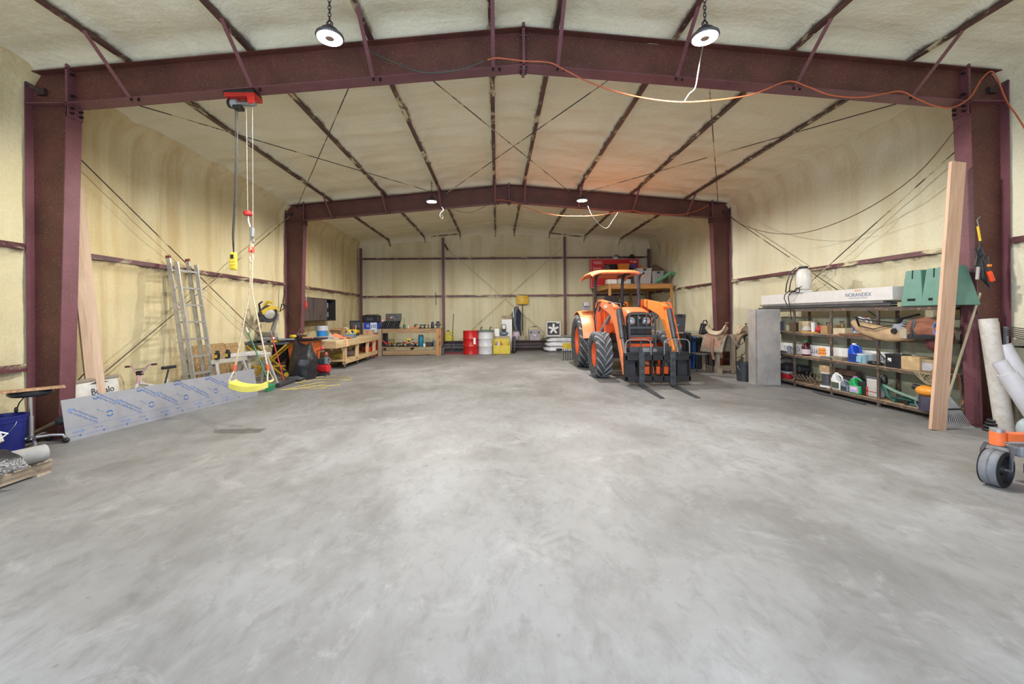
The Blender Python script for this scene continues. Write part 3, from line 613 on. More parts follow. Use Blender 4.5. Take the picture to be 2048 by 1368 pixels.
for x0, x1 in ((cx0+.01, -.03), (.24, cx1-.01)):
    m_ = (x0+x1)/2; h = (x1-x0)/2; pts = [(x0, fy+.03, .62)]+[(m_-h+.10-.10*math.cos(a), fy+.03, .84+.10*math.sin(a)) for a in [PI/2*i/4 for i in range(5)]]+[(m_+h-.10+.10*math.sin(a), fy+.03, .84+.10*math.cos(a)) for a in [PI/2*i/4 for i in range(5)]]+[(x1, fy+.03, .62)]
    MB().tube(pts, .010, 7).build('load_guard', GREY, tr, smooth=True); MB().tube([(m_+.05, fy+.03, .62), (m_+.05, fy+.03, .93)], .012, 7).build('load_guard_post', GM, tr)
FK = M('#4c5054', .5, .4, .3, 14)
for x, dx in ((-.24, -.07), (.385, -.08)):
    f = MB().box(x-.055, x+.055, fy-.045, fy-.005, .012, .70).build('fork', FK, tr, bevel=.005)
    n = 1.22; MB().add([(x-.055, fy-.01, .0), (x+.055, fy-.01, .0), (x+.04+dx, fy-n, .0), (x-.04+dx, fy-n, .0), (x-.055, fy-.01, .04), (x+.055, fy-.01, .04), (x+.04+dx, fy-n, .012), (x-.04+dx, fy-n, .012)], [(0, 1, 2, 3), (7, 6, 5, 4), (0, 4, 5, 1), (1, 5, 6, 2), (2, 6, 7, 3), (3, 7, 4, 0)]).build('fork_tine', FK, f)

# ---------------- bench and boxes at the back left ----------------
# rolling workbench
wb = T('rolling_workbench', 'long pine workbench on casters in front of the left wall', 'workbench', (-4.74, 10.75, 0))
BL = 3.95
MB().box(-.54, .54, 0, BL, .79, .812).build('worktop', wood('#d9c6a0', '#c4a878', 'y'), wb)
MB().box(.50, .54, 0, BL, .62, .79).build('apron', PINEY, wb, bevel=.003); MB().box(-.54, .50, 0, .04, .62, .79).build('apron', PINEX, wb, bevel=.003)
MB().box(.545, .58, .0, .62*1.0, .56, .72).build('apron', PINEY, wb) if False else None
for y in (.75, 1.75, 2.75, 3.5):
    for x in (.42, -.50):
        lg = MB().box(x, x+.09, y, y+.09, .11, .62).build('leg', PINE, wb, bevel=.003)
        c = MB().lathe([(.035, -.014), (.035, .014)], n=16, axis='x').build('caster', DGREY, wb, loc=(x+.045, y+.045, .036)); MB().box(-.02, .02, -.02, .02, .01, .075).build('caster_fork', STEEL, c)
MB().box(-.50, .51, .70, 3.7, .20, .24).build('lower_shelf', PINEY, wb); MB().box(.51, .54, .70, 3.7, .14, .26).build('shelf_rail', PINEY, wb)
# thing list on the bench (world coordinates)
WZ = .812
def on(px, py, z=WZ): p = FL(px, py, z); return (p.x, p.y, z)
bk = bucket('blue plastic bucket with pale grey lid on the workbench', M('#2a86cc', .35), (-5.08, 11.95, WZ), .155, .36); MB().lathe([(.158, .36-.13), (.172, .36-.12), (.172, .375), (.001, .38)], n=28).build('lid', M('#b4b8bd', .4), bk, smooth=True)
c1 = carton('open brown cardboard box with black letters behind the bench', (-4.87, 12.6, WZ), (.36, .3, .28), 0, M('#a5825c', .8), open_=True); text('V8', .12, face_mtx((.08, -.153, .14), (0, -1, 0)), BLK, c1)
MB2 = MB().box(-.35, .35, -.9, .9, 0, .035).build
O(MB().box(-.22, .22, -.95, .95, 0, .04), 'grey_boards', M('#b5b0a8', .6), 'pale grey boards stacked flat along the near end of the bench', 'boards', (-4.78, 11.75, WZ), R(-4), bevel=.004)
O(MB().box(-.12, .12, -.7, .7, 0, .05), 'metal_trim_strip', M('#9f9a94', .5), 'long grey trim strip lying in front of the blue bucket', 'trim', (-4.83, 11.75, WZ+.042), R(3), bevel=.004)
t = T('measuring_square', 'clear triangular speed square standing on grey boards', 'tool', (-4.62, 11.45, WZ+.045)); MB().prism([(-.09, 0), (.09, 0), (-.02, .16)], .012, Matrix.Rotation(PI/2, 4, 'X')).build('blade', M('#c8c6c2', .3), t); MB().box(-.09, .09, -.03, .03, 0, .012).build('fence', GREY, t)
# orange cloth
def cloth(u, v): return (-.30+u*.62, -.18+v*.36, .035+.10*max(0, math.sin(u*5+.6))*math.sin(PI*v)**.5+.03*nz(u*5, v*4, 1))
O(MB().sheet(cloth, 22, 14, .012), 'orange_vest', M('#ec8a5c', .8), 'crumpled orange safety vest lying on the workbench', 'vest', (-4.55, 12.05, WZ), 0, smooth=True)
def tail(u, v): return (-.06+u*.11+.05*v, 0-.02*v, .0-.22*v if v > .15 else .0)
O(MB().tube([(0, 0, .03), (.14, -.05, .03), (.21, -.08, .0), (.235, -.1, -.10), (.24, -.12, -.2)], .035, 8, flat=.3), 'orange_strap', M('#f0a080', .7), 'peach strap hanging over the edge of the workbench', 'strap', (-4.42, 11.62, WZ+.005), 0, smooth=True)
t = T('blue_gray_tray', 'blue-grey plastic tool tray on the bench edge', 'tray', (-4.38, 12.25, WZ), R(8)); MB().lathe([(.001, 0), (.10, 0), (.14, .10), (.15, .10), (.11, .005)], n=4).build('tray_body', M('#64788a', .5), t) if False else MB().box(-.15, .15, -.20, .20, 0, .10).build('tray_body', M('#64788a', .5), t, bevel=.02); MB().box(-.13, .13, -.18, .18, .10, .115).build('lid', M('#71869a', .5), t)
O(MB().tube([(0, .09*math.cos(a), .10+.10*math.sin(a)) for a in [2*PI*i/20 for i in range(20)]], .014, 8, closed=True), 'tape_roll', M('#d9d6cf', .5), 'white ring of tape standing beside the orange vest', 'tape roll', (-4.48, 12.45, WZ), R(70), smooth=True)
for i, (x, y, a, lb) in enumerate(((-4.75, 11.95, '#c8402e', 'small red-capped spray bottle near the open carton'), (-4.52, 12.75, '#3f86c8', 'small blue and red tool bottle behind the orange vest'))):
    lathe_thing('spray_bottle', lb, 'bottle', (x-.12, y+.55, WZ), [(.03, 0), (.035, .06), (.015, .10)], WHITE, [(.016, .10), (.03, .13), (.02, .16)], M(a, .4))
# yellow tool case with black lid
t = T('tool_case', 'open yellow and black tool bag full of hand tools', 'toolbox', (-4.86, 13.62, WZ), R(6))
MB().box(-.26, .26, -.17, .17, 0, .10).build('tray_body', BLK, t, bevel=.01); MB().box(-.24, .24, -.175, -.13, .06, .22).build('front_panel', YEL, t, bevel=.01); MB().box(-.27, .27, -.13, .17, .10, .20).build('tray_body', M('#c9a52a', .5), t, bevel=.01)
for k in range(5): MB().box(-.22+k*.10, -.16+k*.10, -.185, -.17, .10, .18).build('pocket', BLK if k % 2 else M('#e2c340', .5), t)
MB().box(-.04, .34, .10, .15, .20, .50).build('lid', BLK, t, bevel=.01); MB().box(.0, .30, .08, .10, .26, .44).build('lid_panel', DGREY, t)
for k in range(6): MB().cyl((-.2+k*.075, .0, .2), (-.2+k*.075+.01, .02, .31+.02*(k % 3)), .012, n=7).build('hand_tool', M(('#d9702a', '#b9b9b9', '#c9b530', '#2a2a2a', '#c23a2a', '#d8d0b0')[k], .5), t)
O(MB().ball((0, 0, .03), (.11, .07, .05), nz=.5, flat=.03), 'white_rag', WHITE, 'white crumpled rag on the yellow tool bag', 'rag', (-5.02, 13.58, WZ+.205), smooth=True)
cb = carton('plain cardboard box with red print at the bench far end', (-4.42, 14.2, WZ), (.30, .24, .17), 0, M('#b39773', .8)); MB().lathe([(.045, 0), (.045, .002), (.035, .002), (.035, 0)], n=20, axis='y', cap=False).build('print_ring', M('#a8503a', .7), cb, loc=(-.02, -.124, .08)); text('ORANGE', .035, face_mtx((-.02, -.122, .145), (0, -1, 0)), M('#a8503a', .7), cb)
# water heater box and bag
wx = PY(746, 700, 14.95)
t = T('appliance_box', 'tall red, white and blue box beside the far workbench end', 'box', (-4.62, 15.35, 0)); MB().box(-.26, .26, -.28, .28, 0, .84).build('lower_half', M('#b81f2a', .45), t, bevel=.004); MB().box(-.262, .262, -.282, .282, .84, 1.22).build('upper_half', M('#cfd6e2', .45), t, bevel=.004)
MB().box(-.264, -.02, -.285, -.28, .98, 1.22).build('blue_panel', M('#2444b0', .45), t); MB().box(.22, .266, -.285, .285, .98, 1.22).build('blue_panel', M('#2444b0', .45), t)
text('S5', .13, face_mtx((-.11, -.287, 1.10), (0, -1, 0), (1, 0, 0)), WHITE, t)
for k in range(3): MB().box(-.0+k*.07, .045+k*.07, -.286, -.283, 1.02, 1.14).build('print_block', M('#8796b4', .5), t)
for k in range(3): MB().box(-.05+k*.08, -.02+k*.08, -.286, -.28, .12, .55).build('print_stripe', M('#d98a8a', .5), t)
t = T('tool_bag', 'black zipped tool bag on top of the tricolour box', 'bag', (-4.66, 15.3, 1.222)); MB().box(-.32, .32, -.16, .16, 0, .27).build('bag_body', BLK, t, bevel=.05, seg=3); MB().box(-.14, .10, -.168, -.158, .07, .18).build('front_pocket', DGREY, t, bevel=.01); MB().tube([(-.3, 0, .26), (-.1, 0, .29), (.2, 0, .285), (.24, 0, .32), (.27, 0, .26)], .012).build('strap', BLK, t)
O(MB().ball((0, 0, .05), (.07, .06, .055), nz=.3, flat=.05), 'red_white_rag', M('#dcb5b0', .7), 'small pink-white rag at the right of the black tool bag', 'rag', (-4.32+.02, 15.45, 1.222), smooth=True)

# back workbench
b2 = T('back_workbench', 'timber workbench with lower shelf against the back wall', 'workbench', (-3.20, 15.0, 0)); hw = 1.14
MB().box(-hw, hw, 0, .75, .955, .985).build('worktop', OLDX, b2)
MB().box(-hw+.16, hw-.10, -.03, .01, .83, .985).build('front_rail', OLDX, b2, bevel=.003); MB().box(-hw+.16, hw-.10, -.01, .03, .03, .19).build('lower_rail', OLDX, b2, bevel=.003)
for x0, x1, m_ in ((-hw, -hw+.13, wood('#a89a84', '#8d7c64', 'z')), (hw-.17, hw-.02, wood('#b98a5a', '#96663c', 'z')), (hw-.02, hw+.02, OLDZ)): MB().box(x0, x1, -.035, .03, 0, .99).build('leg', m_, b2, bevel=.003)
for x0 in (-hw, hw-.1): MB().box(x0, x0+.09, .68, .75, 0, .955).build('leg', OLDZ, b2)
for k in range(6): MB().box(-hw+.14, hw-.16, .02+k*.12, .12+k*.12, .295, .32).build('shelf_board', OLDX, b2)
for x in (-.02,): MB().box(x, x+.05, 0, .7, .19, .295).build('shelf_bearer', OLDY, b2)
MB().box(hw+.05, hw+.09, .1, .2, 0, 1.0).build('leg', wood('#b07a48', '#8d5c30', 'z'), b2) if False else None
BZ = .985
def bx(px, z=BZ, y=15.25): p = PY(px, 650, y); return (p.x, y, z)
t = T('socket_tool_case', 'open black mechanic tool case with stepped socket trays', 'toolbox', bx(781))
MB().box(-.34, .34, -.15, .15, 0, .06).build('tray', BLK, t, bevel=.006)
for k in range(3): MB().boxm((.66, .13, .05), Matrix.Translation((0, -.05+k*.10, .08+k*.075)) @ Matrix.Rotation(.5, 4, 'X')).build('tray', BLK, t, bevel=.004)
MB().boxm((.60, .03, .28), Matrix.Translation((.05, .27, .42)) @ Matrix.Rotation(-.12, 4, 'X')).build('lid', M('#55534f', .6), t, bevel=.006)
random.seed(3)
for k in range(26): x = -.30+(k % 9)*.075; r_ = k//9; MB().cyl((x, -.10+r_*.10, .085+r_*.075), (x+.004, -.125+r_*.10, .125+r_*.075), .012, n=7).build('socket', STEEL if k % 3 else M('#b9bcc4', .3, .5), t)
for k in range(4): MB().boxm((.10, .02, .03), Matrix.Translation((-.12+k*.10, .235, .38+.04*(k % 2))) @ Matrix.Rotation(.6*(-1)**k, 4, 'Y')).build('wrench', (RED, WHITE, STEEL, M('#3a4fae', .4))[k], t)
lathe_thing('oil_bottle', 'slim dark green bottle with long spout on back bench', 'bottle', bx(808.5), [(.03, 0), (.055, .03), (.05, .12), (.02, .15), (.008, .17), (.006, .38)], M('#4b6b4a', .3), [(.008, .37), (.006, .40)], BLK)
lathe_thing('glue_bottle', 'small white squeeze bottle right of the green bottle', 'bottle', bx(816.5), [(.028, 0), (.03, .10), (.012, .13), (.006, .17)], M('#cfc6b0', .5))
O(MB().box(-.16, .16, -.1, .1, 0, .05), 'orange_case', M('#dd8350', .6), 'flat orange case lying on the back workbench', 'case', bx(829), bevel=.015)
for i, (px, c, lb) in enumerate(((832, '#3a3a34', 'small dark tool on top of the flat orange case'), (843, '#59665a', 'grey-green cordless tool right of the orange case'), (850, '#60605a', 'grey cordless tool beside the purple-topped one'), (857, '#4a3da0', 'cordless tool with purple body on the back bench'))):
    drill(lb, M(c, .5), bx(px, BZ+(.05 if i == 0 else 0), 15.2+.03*i), R(25-35*i), lie=0).scale = (.8, .8, .55 if i == 0 else .75)
lathe_thing('thermos', 'upright dark navy bottle near the back bench right end', 'bottle', bx(865), [(.055, 0), (.06, .02), (.06, .14), (.045, .18), (.045, .22), (.02, .24)], M('#20283c', .35))
t = T('router_tool', 'grey router with flared base at bench right end', 'power tool', bx(876)); MB().lathe([(.05, 0), (.06, .02), (.05, .08), (.085, .11), (.085, .17), (.05, .20), (.07, .25), (.075, .26)], n=20).build('motor_body', M('#5a5a5c', .4, .3), t, smooth=True); MB().box(-.12, .12, -.02, .02, .12, .15).build('handle', BLK, t, bevel=.01)
SZ = .32
def sx(px, y=15.25): p = PY(px, 690, y); return (p.x, y, SZ)
O(MB().box(-.08, .08, -.1, .1, 0, .52), 'black_tool_case', M('#26252b', .5), 'upright black case at the left of the lower shelf', 'case', sx(771, 15.45), bevel=.02)
t = T('caulk_gun', 'red and grey caulking gun leaning on the black case', 'tool', sx(770, 15.15)); MB().cyl((-.10, 0, .24), (.08, 0, .08), .028, n=10).build('barrel', RED, t); MB().cyl((.08, 0, .08), (.14, 0, .03), .012, n=8).build('nozzle', WHITE, t); MB().beam((-.1, 0, .22), (-.08, 0, .05), .02, .03).build('grip', BLK, t)
tools = (('#b02a22', 'red cordless drill standing right of the caulking gun', 779), ('#d0ac2c', 'yellow drill first in the row on the lower shelf', 785.5), ('#d8b630', 'yellow driver behind the first yellow drill', 792), ('#33353a', 'black battery tool right of the two yellow drills', 797), ('#7f8890', 'grey tool left of the cream block, lower shelf', 801), ('#c04a34', 'rust-red tool near the middle of the lower shelf', 808), ('#e0762c', 'orange tool below the big yellow planer', 814.5), ('#e0b82c', 'large yellow planer atop the middle tool pile', 820), ('#8b7f9a', 'grey-violet grinder right of the yellow planer', 828), ('#de6a3a', 'orange sander left of the teal bottle', 833), ('#dd8a4a', 'small orange clamp tool at the foot of the teal bottle', 840))
for i, (c, lb, px) in enumerate(tools):
    p = sx(px, 15.12+.10*(i % 3)); o = drill(lb, M(c, .45), (p[0], p[1], SZ+(.08 if i == 7 else 0)), R((35, -30, 160, 10, 80, -20, 200, 15, 140, 60, -40)[i])); o.scale = (.85,)*3 if i != 7 else (1.15, 1.1, 1.1)
    if i == 7: MB().box(-.12, .10, -.05, .05, -.06, .0).build('base_plate', BLK, o)
lathe_thing('drink_bottle', 'tall teal plastic bottle standing on the lower shelf', 'bottle', sx(842), [(.085, 0), (.10, .03), (.10, .34), (.085, .39), (.085, .43)], M('#1c7590', .35))
lathe_thing('white_cup', 'white lidded cup right of the teal bottle', 'cup', sx(848.5, 15.1), [(.04, 0), (.05, .10)], WHITE, [(.052, .10), (.052, .115)], M('#c9c6bc', .5))
t = T('battery_charger', 'black battery charger at the right of the lower shelf', 'charger', sx(858, 15.2)); MB().box(-.13, .13, -.1, .1, 0, .16).build('case', BLK, t, bevel=.02)
for k in range(5): MB().box(-.09+k*.04, -.075+k*.04, -.105, -.1, .03, .12).build('vent', DGREY, t)
O(MB().box(-.03, .03, -.12, .12, 0, .22), 'clamp_bar', M('#8f9396', .4, .4), 'thin grey clamp leaning in the right corner of lower shelf', 'clamp', sx(868, 15.3), R(20), ry=R(0), bevel=.004)
t = T('sander_stand', 'dark grey sprayer bottle on the floor right of back bench', 'bottle', (PY(885, 700, 15.25).x, 15.25, 0)); MB().box(-.08, .08, -.1, .1, 0, .26).build('body', M('#4a4a4e', .4), t, bevel=.02); MB().cyl((0, 0, .26), (0, 0, .34), .03, n=10).build('cap', M('#3a4668', .4), t); MB().beam((0, 0, .33), (.08, -.05, .36), .02, .02).build('spout', BLK, t)
O(MB().box(-.03, .03, -.05, .05, 0, .95), 'wood_post_offcut', wood('#b07a48', '#8d5c30', 'z'), 'upright reddish board tucked behind the bench right end', 'board', (PY(884, 690, 15.9).x, 15.9, 0), bevel=.003)
O(MB().cyl((0, 0, 0), (.02, 0, -.52), .012, n=6), 'black_rod', BLK, 'short black rod hanging from the back wall girt', 'rod', PY(871, 585, 17.2))

# ---------------- along the back wall ----------------
def beamstack(x0, x1, name, label, cols):
    t = T(name, label, 'steel beams', ((x0+x1)/2, 16.75, 0)); h = (x1-x0)/2
    for k, c in enumerate(cols):
        z = k*.14; m_ = M(c, .6, var=.2)
        b = MB().box(-h, h, -.16, .16, z, z+.015).box(-h, h, -.16, .16, z+.12, z+.135).box(-h, h, -.005, .005, z+.01, z+.125).build('steel_beam', m_, t)
    return t
pa, pb = PY(884, 700, 16.7).x, PY(927, 700, 16.7).x; beamstack(pa, pb+.5, 'beam_stack', 'short stack of maroon steel beams left of red drum', ('#6b5a5c', '#8d8a8a', '#5d4a55'))
pa, pb = PY(1022, 700, 16.7).x, PY(1097, 700, 16.7).x; beamstack(pa, pb, 'beam_stack', 'stack of brown steel beams under the grey cooler', ('#4a3a36', '#6d5d5c', '#54403f'))
def drum(label, mat, px, lidm, r=.285):
    p = PY(px, 690, 15.45); t = T('steel_drum', label, 'drum', (p.x, 15.45, 0)); h = .88
    prof = [(r*.98, 0), (r*1.02, .01), (r, .03), (r, .285), (r*1.035, .30), (r, .315), (r, .57), (r*1.035, .585), (r, .60), (r, h-.03), (r*1.02, h-.01), (r*.97, h), (r*.96, h-.02)]
    MB().lathe(prof, n=40).build('drum_body', mat, t, smooth=True)
    if lidm: MB().lathe([(r*1.05, h-.05), (r*1.07, h-.04), (r*1.07, h+.0), (r*.95, h+.02), (.001, h+.02)], n=40).build('lid', lidm, t, smooth=True)
    return t
d1 = drum('glossy red steel drum standing by the back wall', M('#b8201d', .3, var=.05), 941.5, None); MB().box(.12, .20, -.285, -.235, .38, .62).build('sticker', WHITE, d1)
d2 = drum('white steel drum with grey-green lid beside the red drum', M('#c6c7c8', .35, var=.05), 971.5, M('#6d7a70', .5))
for x in (-.15, .19): MB().tube([(x, -.1, .89), (x-.03, -.1, .96), (x, -.1, 1.02), (x+.04, -.1, .98)], .018).build('lid_clamp', BLK, d2, smooth=True)
# push broom
t = T('push_broom', 'black-handled floor broom with a red head by red drum', 'broom', (PY(905, 700, 15.5).x, 15.5, 0)); MB().tube([(-.04, 0, .10), (.04, .15, 1.52)], .014).build('handle', BLK, t)
MB().box(-.32, .32, -.04, .04, .06, .10).build('broom_head', BLK, t); MB().box(-.35, .35, -.05, .05, 0, .06).build('bristles', M('#7c2c34', .9, var=.3, sc=60), t); MB().tube([(-.20, 0, .10), (-.04, 0, .28), (.14, 0, .10)], .009).build('brace', BLK, t)
# yellow jug
p = PY(899, 670, 16.7); jug('yellow plastic jerry can on the beams left of the broom', M('#c9bd3a', .45), BLK, (p.x, 16.7, .415), (.28, .34, .44), R(90)).name = 'jerry_can'
# yellow crate + contents
p = PY(1003, 690, 15.4); t = T('crate', 'large yellow ribbed plastic crate right of white drum', 'crate', (p.x, 15.45, 0)); YC = M('#cdb83c', .5)
w_, d_, h_, k_ = .32, .22, .33, .01
MB().box(-w_, w_, -d_, -d_+k_, 0, h_).build('front_panel', YC, t); MB().box(-w_, w_, d_-k_, d_, 0, .55).build('back_panel', YC, t); MB().box(-w_, -w_+k_, -d_, d_, 0, .5).build('side_panel', YC, t); MB().box(w_-k_, w_, -d_, d_, 0, .5).build('side_panel', YC, t); MB().box(-w_, w_, -d_, d_, 0, .012).build('bottom', YC, t)
for i in range(15): MB().box(-w_+.02+i*.043, -w_+.032+i*.043, -d_-.008, -d_, .03, h_-.03).build('rib', YC, t)
for px, c, lb in ((993.2, '#6f7fa0', 'blue spray bottle inside the yellow crate'), (997.5, '#dcd3cd', 'white bottle inside the yellow crate'), (1002.5, '#b0502e', 'orange-brown bottle inside the yellow crate')):
    q = PY(px, 690, 15.35); lathe_thing('small_bottle', lb, 'bottle', (q.x, 15.33, .012), [(.04, 0), (.04, .34), (.015, .42), (.015, .47)], M(c, .4))
q = PY(994, 680, 15.9); O(MB().box(-.09, .09, -.06, .06, 0, .30), 'white_packet', WHITE, 'white upright packet behind the yellow crate', 'packet', (q.x, 15.45+.3, .64-.0), bevel=.01)
O(MB().box(-.34, .34, -.14, .14, 0, .64), 'low_plywood_stand', M('#a89b80', .8), 'low plain box behind the yellow crate', 'box', (p.x-.02, 15.85, 0), bevel=.004)
# pancake compressor on top
q = PY(1008, 678, 15.8); t = T('pancake_compressor', 'small blue-grey pancake compressor with black handle', 'compressor', (q.x, 15.8, .642)); MB().ball((0, 0, .10), (.17, .13, .09)).build('tank', M('#69788a', .35, .2), t, smooth=True)
MB().box(-.08, .08, -.06, .06, .18, .28).build('motor', BLK, t, bevel=.02); MB().tube([(-.08, 0, .24), (-.075, 0, .42), (-.05, 0, .45), (.05, 0, .45), (.075, 0, .42), (.08, 0, .24)], .013).build('handle', BLK, t, smooth=True)
q = PY(1014, 670, 16.4); t = T('tall_white_box', 'tall white carton with open kraft top by the wall', 'box', (q.x, 16.5, 0)); MB().box(-.20, .20, -.1, .1, 0, 1.28).build('body', WHITE, t); MB().boxm((.40, .01, .16), Matrix.Translation((0, -.07, 1.35)) @ Matrix.Rotation(.3, 4, 'X')).build('flap', M('#a3937c', .8), t)
q = PY(1022, 690, 15.6); t = T('garden_tool', 'yellow-tipped tool leaning on the right of crate', 'tool', (q.x+.02, 15.6, 0)); MB().cyl((-.1, 0, .0), (-.03, .02, .34), .012).build('shaft', YEL, t); MB().ball((.09, 0, .10), (.09, .07, .10), nz=.3, flat=.1).build('black_bag', BLK, t, smooth=True)
O(MB().beam((0, 0, 0), (.02, .1, .60), .09, .03), 'black_case', M('#35343a', .6), 'narrow black case leaning beside the yellow crate', 'case', (q.x+.14, 15.95, 0.015))
# shovel and hanging mats
q = PY(1045.5, 600, 17.1); t = T('snow_shovel', 'yellow snow shovel hung upside down on the back wall', 'shovel', (q.x, 17.31, 0)); z0, z1 = PY(1045, 608, 17.1).z, PY(1045, 591, 17.1).z
def bl(u, v): return (-.245+u*.49, -.03-.06*math.sin(PI*u), z0+(z1-z0)*v)
MB().sheet(bl, 10, 4, .012).build('blade', M('#d0a51c', .45), t, bevel=.003)
for i in range(6): MB().cyl((-.19+i*.075, -.115, z0+.19), (-.19+i*.075, -.08, z0+.19), .013, n=8).build('blade_rivet', WHITE, t)
MB().cyl((0, -.03, z0), (0, -.03, .78), .016).build('handle', BLK, t); MB().tube([(0, -.03, .80), (-.06, -.03, .66), (.06, -.03, .66)], .013, closed=True).build('grip', M('#b98d3a', .6), t)
q = PY(1033, 640, 16.9); t = T('rolled_pool_liner', 'grey curved plastic bed liner hanging with a navy moving pad', 'liner', (q.x, 16.95, 0))
xo_ = lambda v: -.20+.16*(2*v-1)**2-.03*v
MB().sheet(lambda u, v: (xo_(v)+.20*u*(1-.35*abs(2*v-1)), -.18-.10*math.sin(PI*u*.8), 1.80-v*1.02), 10, 18, .03).build('liner', M('#5d5e62', .5), t, smooth=True)
MB().sheet(lambda u, v: (xo_(v)+.13+(.16-xo_(v)-.13)*u, -.17+.05*math.sin(PI*u)+.012*math.sin(v*60), 1.62-v*.98+.10*(1-u)-.05*u), 12, 40, .05).build('quilted_pad', M('#2b3350', .9, var=.3, sc=30), t, smooth=True)
MB().box(-.15, -.12, -.285, -.27, 1.35, 1.68).build('decal', WHITE, t)
q = PY(1032, 674, 16.8); O(MB().ball((0, 0, .20), (.17, .1, .20), nz=.4, flat=.2, seed=4), 'plastic_bags', M('#b9a6b0', .4), 'pinkish plastic bags heaped on the beams under the pad', 'plastic bag', (q.x, 16.75, .415), smooth=True)
# cooler
q = PY(1069, 680, 16.75); t = T('cooler', 'grey hard cooler with carry handle sitting on steel beams', 'cooler', (q.x, 16.72, .415)); cg = M('#a29a9e', .45)
MB().add([(-.20, -.15, 0), (.20, -.15, 0), (.20, .15, 0), (-.20, .15, 0), (-.24, -.18, .34), (.24, -.18, .34), (.24, .18, .34), (-.24, .18, .34)], [(3, 2, 1, 0), (4, 5, 6, 7), (0, 1, 5, 4), (1, 2, 6, 5), (2, 3, 7, 6), (3, 0, 4, 7)]).build('body', cg, t, bevel=.015)
MB().box(-.25, .25, -.19, .19, .345, .43).build('lid', cg, t, bevel=.02); MB().box(-.06, .06, -.195, -.185, .20, .24).build('badge', WHITE, t)
for x in (-.16, .16): MB().box(x-.02, x+.02, -.205, -.18, .28, .38).build('latch', BLK, t, bevel=.004)
MB().tube([(-.24, 0, .36), (-.25, 0, .50), (-.10, 0, .56), (.10, 0, .56), (.25, 0, .50), (.24, 0, .36)], .008).build('handle', STEEL, t); MB().cyl((-.09, 0, .56), (.09, 0, .56), .016).build('grip', BLK, t)
# bags with fan on top
q = PY(1121, 690, 16.3); bt = T('insulation_bag_stack', 'stack of white plastic-wrapped sacks under the box fan', 'sacks', (q.x, 16.22, 0)); wm = M('#cfd0d2', .3, var=.12, bmp=.3)
for k in range(3): pillow(MB(), (.02*k, 0, .10), (.66-.02*k, .36, .115), seed=k*3+1).build('sack', wm, bt, smooth=True).location = (.0, 0, .0+k*.185)
MB().box(-.6, -.32, -.385, -.37, .06, .14).build('print', BLK, bt) if False else None
MB().ball((0, 0, 0), (.14, .02, .05), 12, 6, nz=.6).build('print', BLK, bt, loc=(-.12, -.37, .10)); MB().sheet(lambda u, v: (-.7+u*1.4, -.36+v*.74, .0+.04*nz(u*6, v*4, 2)), 20, 10, .02).build('tarp', M('#a9a8a2', .6), bt, smooth=True).location = (0, 0, .60)
q = PY(1106, 670, 16.2); t = T('box_fan', 'white box fan standing on the stack of sacks', 'fan', (q.x, 16.1, .62)); s_ = .275
MB().box(-s_, s_, -.06, .06, 0, .03).box(-s_, s_, -.06, .06, .53, .56).box(-s_, -s_+.03, -.06, .06, .03, .53).box(s_-.03, s_, -.06, .06, .03, .53).build('housing', WHITE, t)
for k in range(22): MB().box(-s_+.03+k*.0235, -s_+.034+k*.0235, -.055, -.05, .03, .53).build('grille_wire', M('#6d6d70', .5), t)
for k in range(5):
    a = 2*PI*k/5+.3; MB().prism([(0, -.015), (.10, -.045), (.20, -.03), (.205, .035), (.08, .04), (0, .015)], .008, Matrix.Translation((0, -.064, .28)) @ Matrix.Rotation(PI/2, 4, 'X') @ Matrix.Rotation(a, 4, 'Z')).build('blade', WHITE, t)
MB().cyl((0, -.072, .28), (0, .04, .28), .045, n=20).build('hub', WHITE, t); MB().box(-s_+.01, s_-.01, .05, .058, .01, .55).build('back_grille', M('#4c4c50', .6), t); MB().box(.11, .22, -.066, -.06, .49, .52).build('sticker', M('#f0f0f0', .4), t)
# yellow-headed rake
q = FL(1141, 721); t = T('landscape_rake', 'yellow-topped box rake with black tines beside tractor tire', 'rake', (q.x, q.y, 0)); MB().box(-.24, .30, -.02, .05, .38, .55).build('rake_head', M('#b59a2a', .5), t)
for k in range(8): MB().tube([(-.22+k*.07, 0, .38), (-.22+k*.07, 0, .05), (-.245+k*.07, -.05, .012)], .010, 6).build('tine', BLK, t)
# loft
lo = T('storage_loft', 'high timber storage platform in the back right corner', 'loft', (0, 0, 0)); lx0, lx1, ly0, ly1, lz = 4.02, 6.36, 14.75, 17.2, 2.53; lo.location = (lx0, ly0, 0)
W_, D_ = lx1-lx0, ly1-ly0; LO = wood('#c08a4e', '#9c6a34', 'x'); LOY = wood('#c4965c', '#a0703c', 'y'); LOZ = wood('#b98a50', '#966636', 'z')
MB().box(0, W_, 0, .04, lz-.16, lz).build('front_beam', LO, lo, bevel=.004); MB().box(0, W_, D_-.04, D_, lz-.16, lz).build('rear_beam', LO, lo)
for x in (0, W_-.04): MB().box(x, x+.04, .04, D_-.04, lz-.16, lz).build('side_beam', LOY, lo)
for k in range(4): MB().box(.45+k*.47, .49+k*.47, .04, D_-.04, lz-.16, lz-.02).build('joist', LOY, lo)
MB().box(-.02, W_+.02, -.02, D_, lz, lz+.02).build('deck', M('#a1754a', .8), lo)
for x, y in ((.0, -.045), (W_-.10, -.045), (0, D_-.14), (W_-.10, D_-.14)): MB().box(x, x+.10, y, y+.045 if y < 0 else y+.10, 0, lz+(.02 if y < 0 and x < .5 else -.0)).build('post', LOZ, lo, bevel=.004)
MB().box(1.55, 1.64, D_-.14, D_-.05, 0, lz-.16).build('post', LOZ, lo); MB().beam((W_*.53, D_-.1, lz-.18), (W_*.24, D_-.1, 1.35), .09, .06).build('brace', LO, lo)
LZ = lz+.02
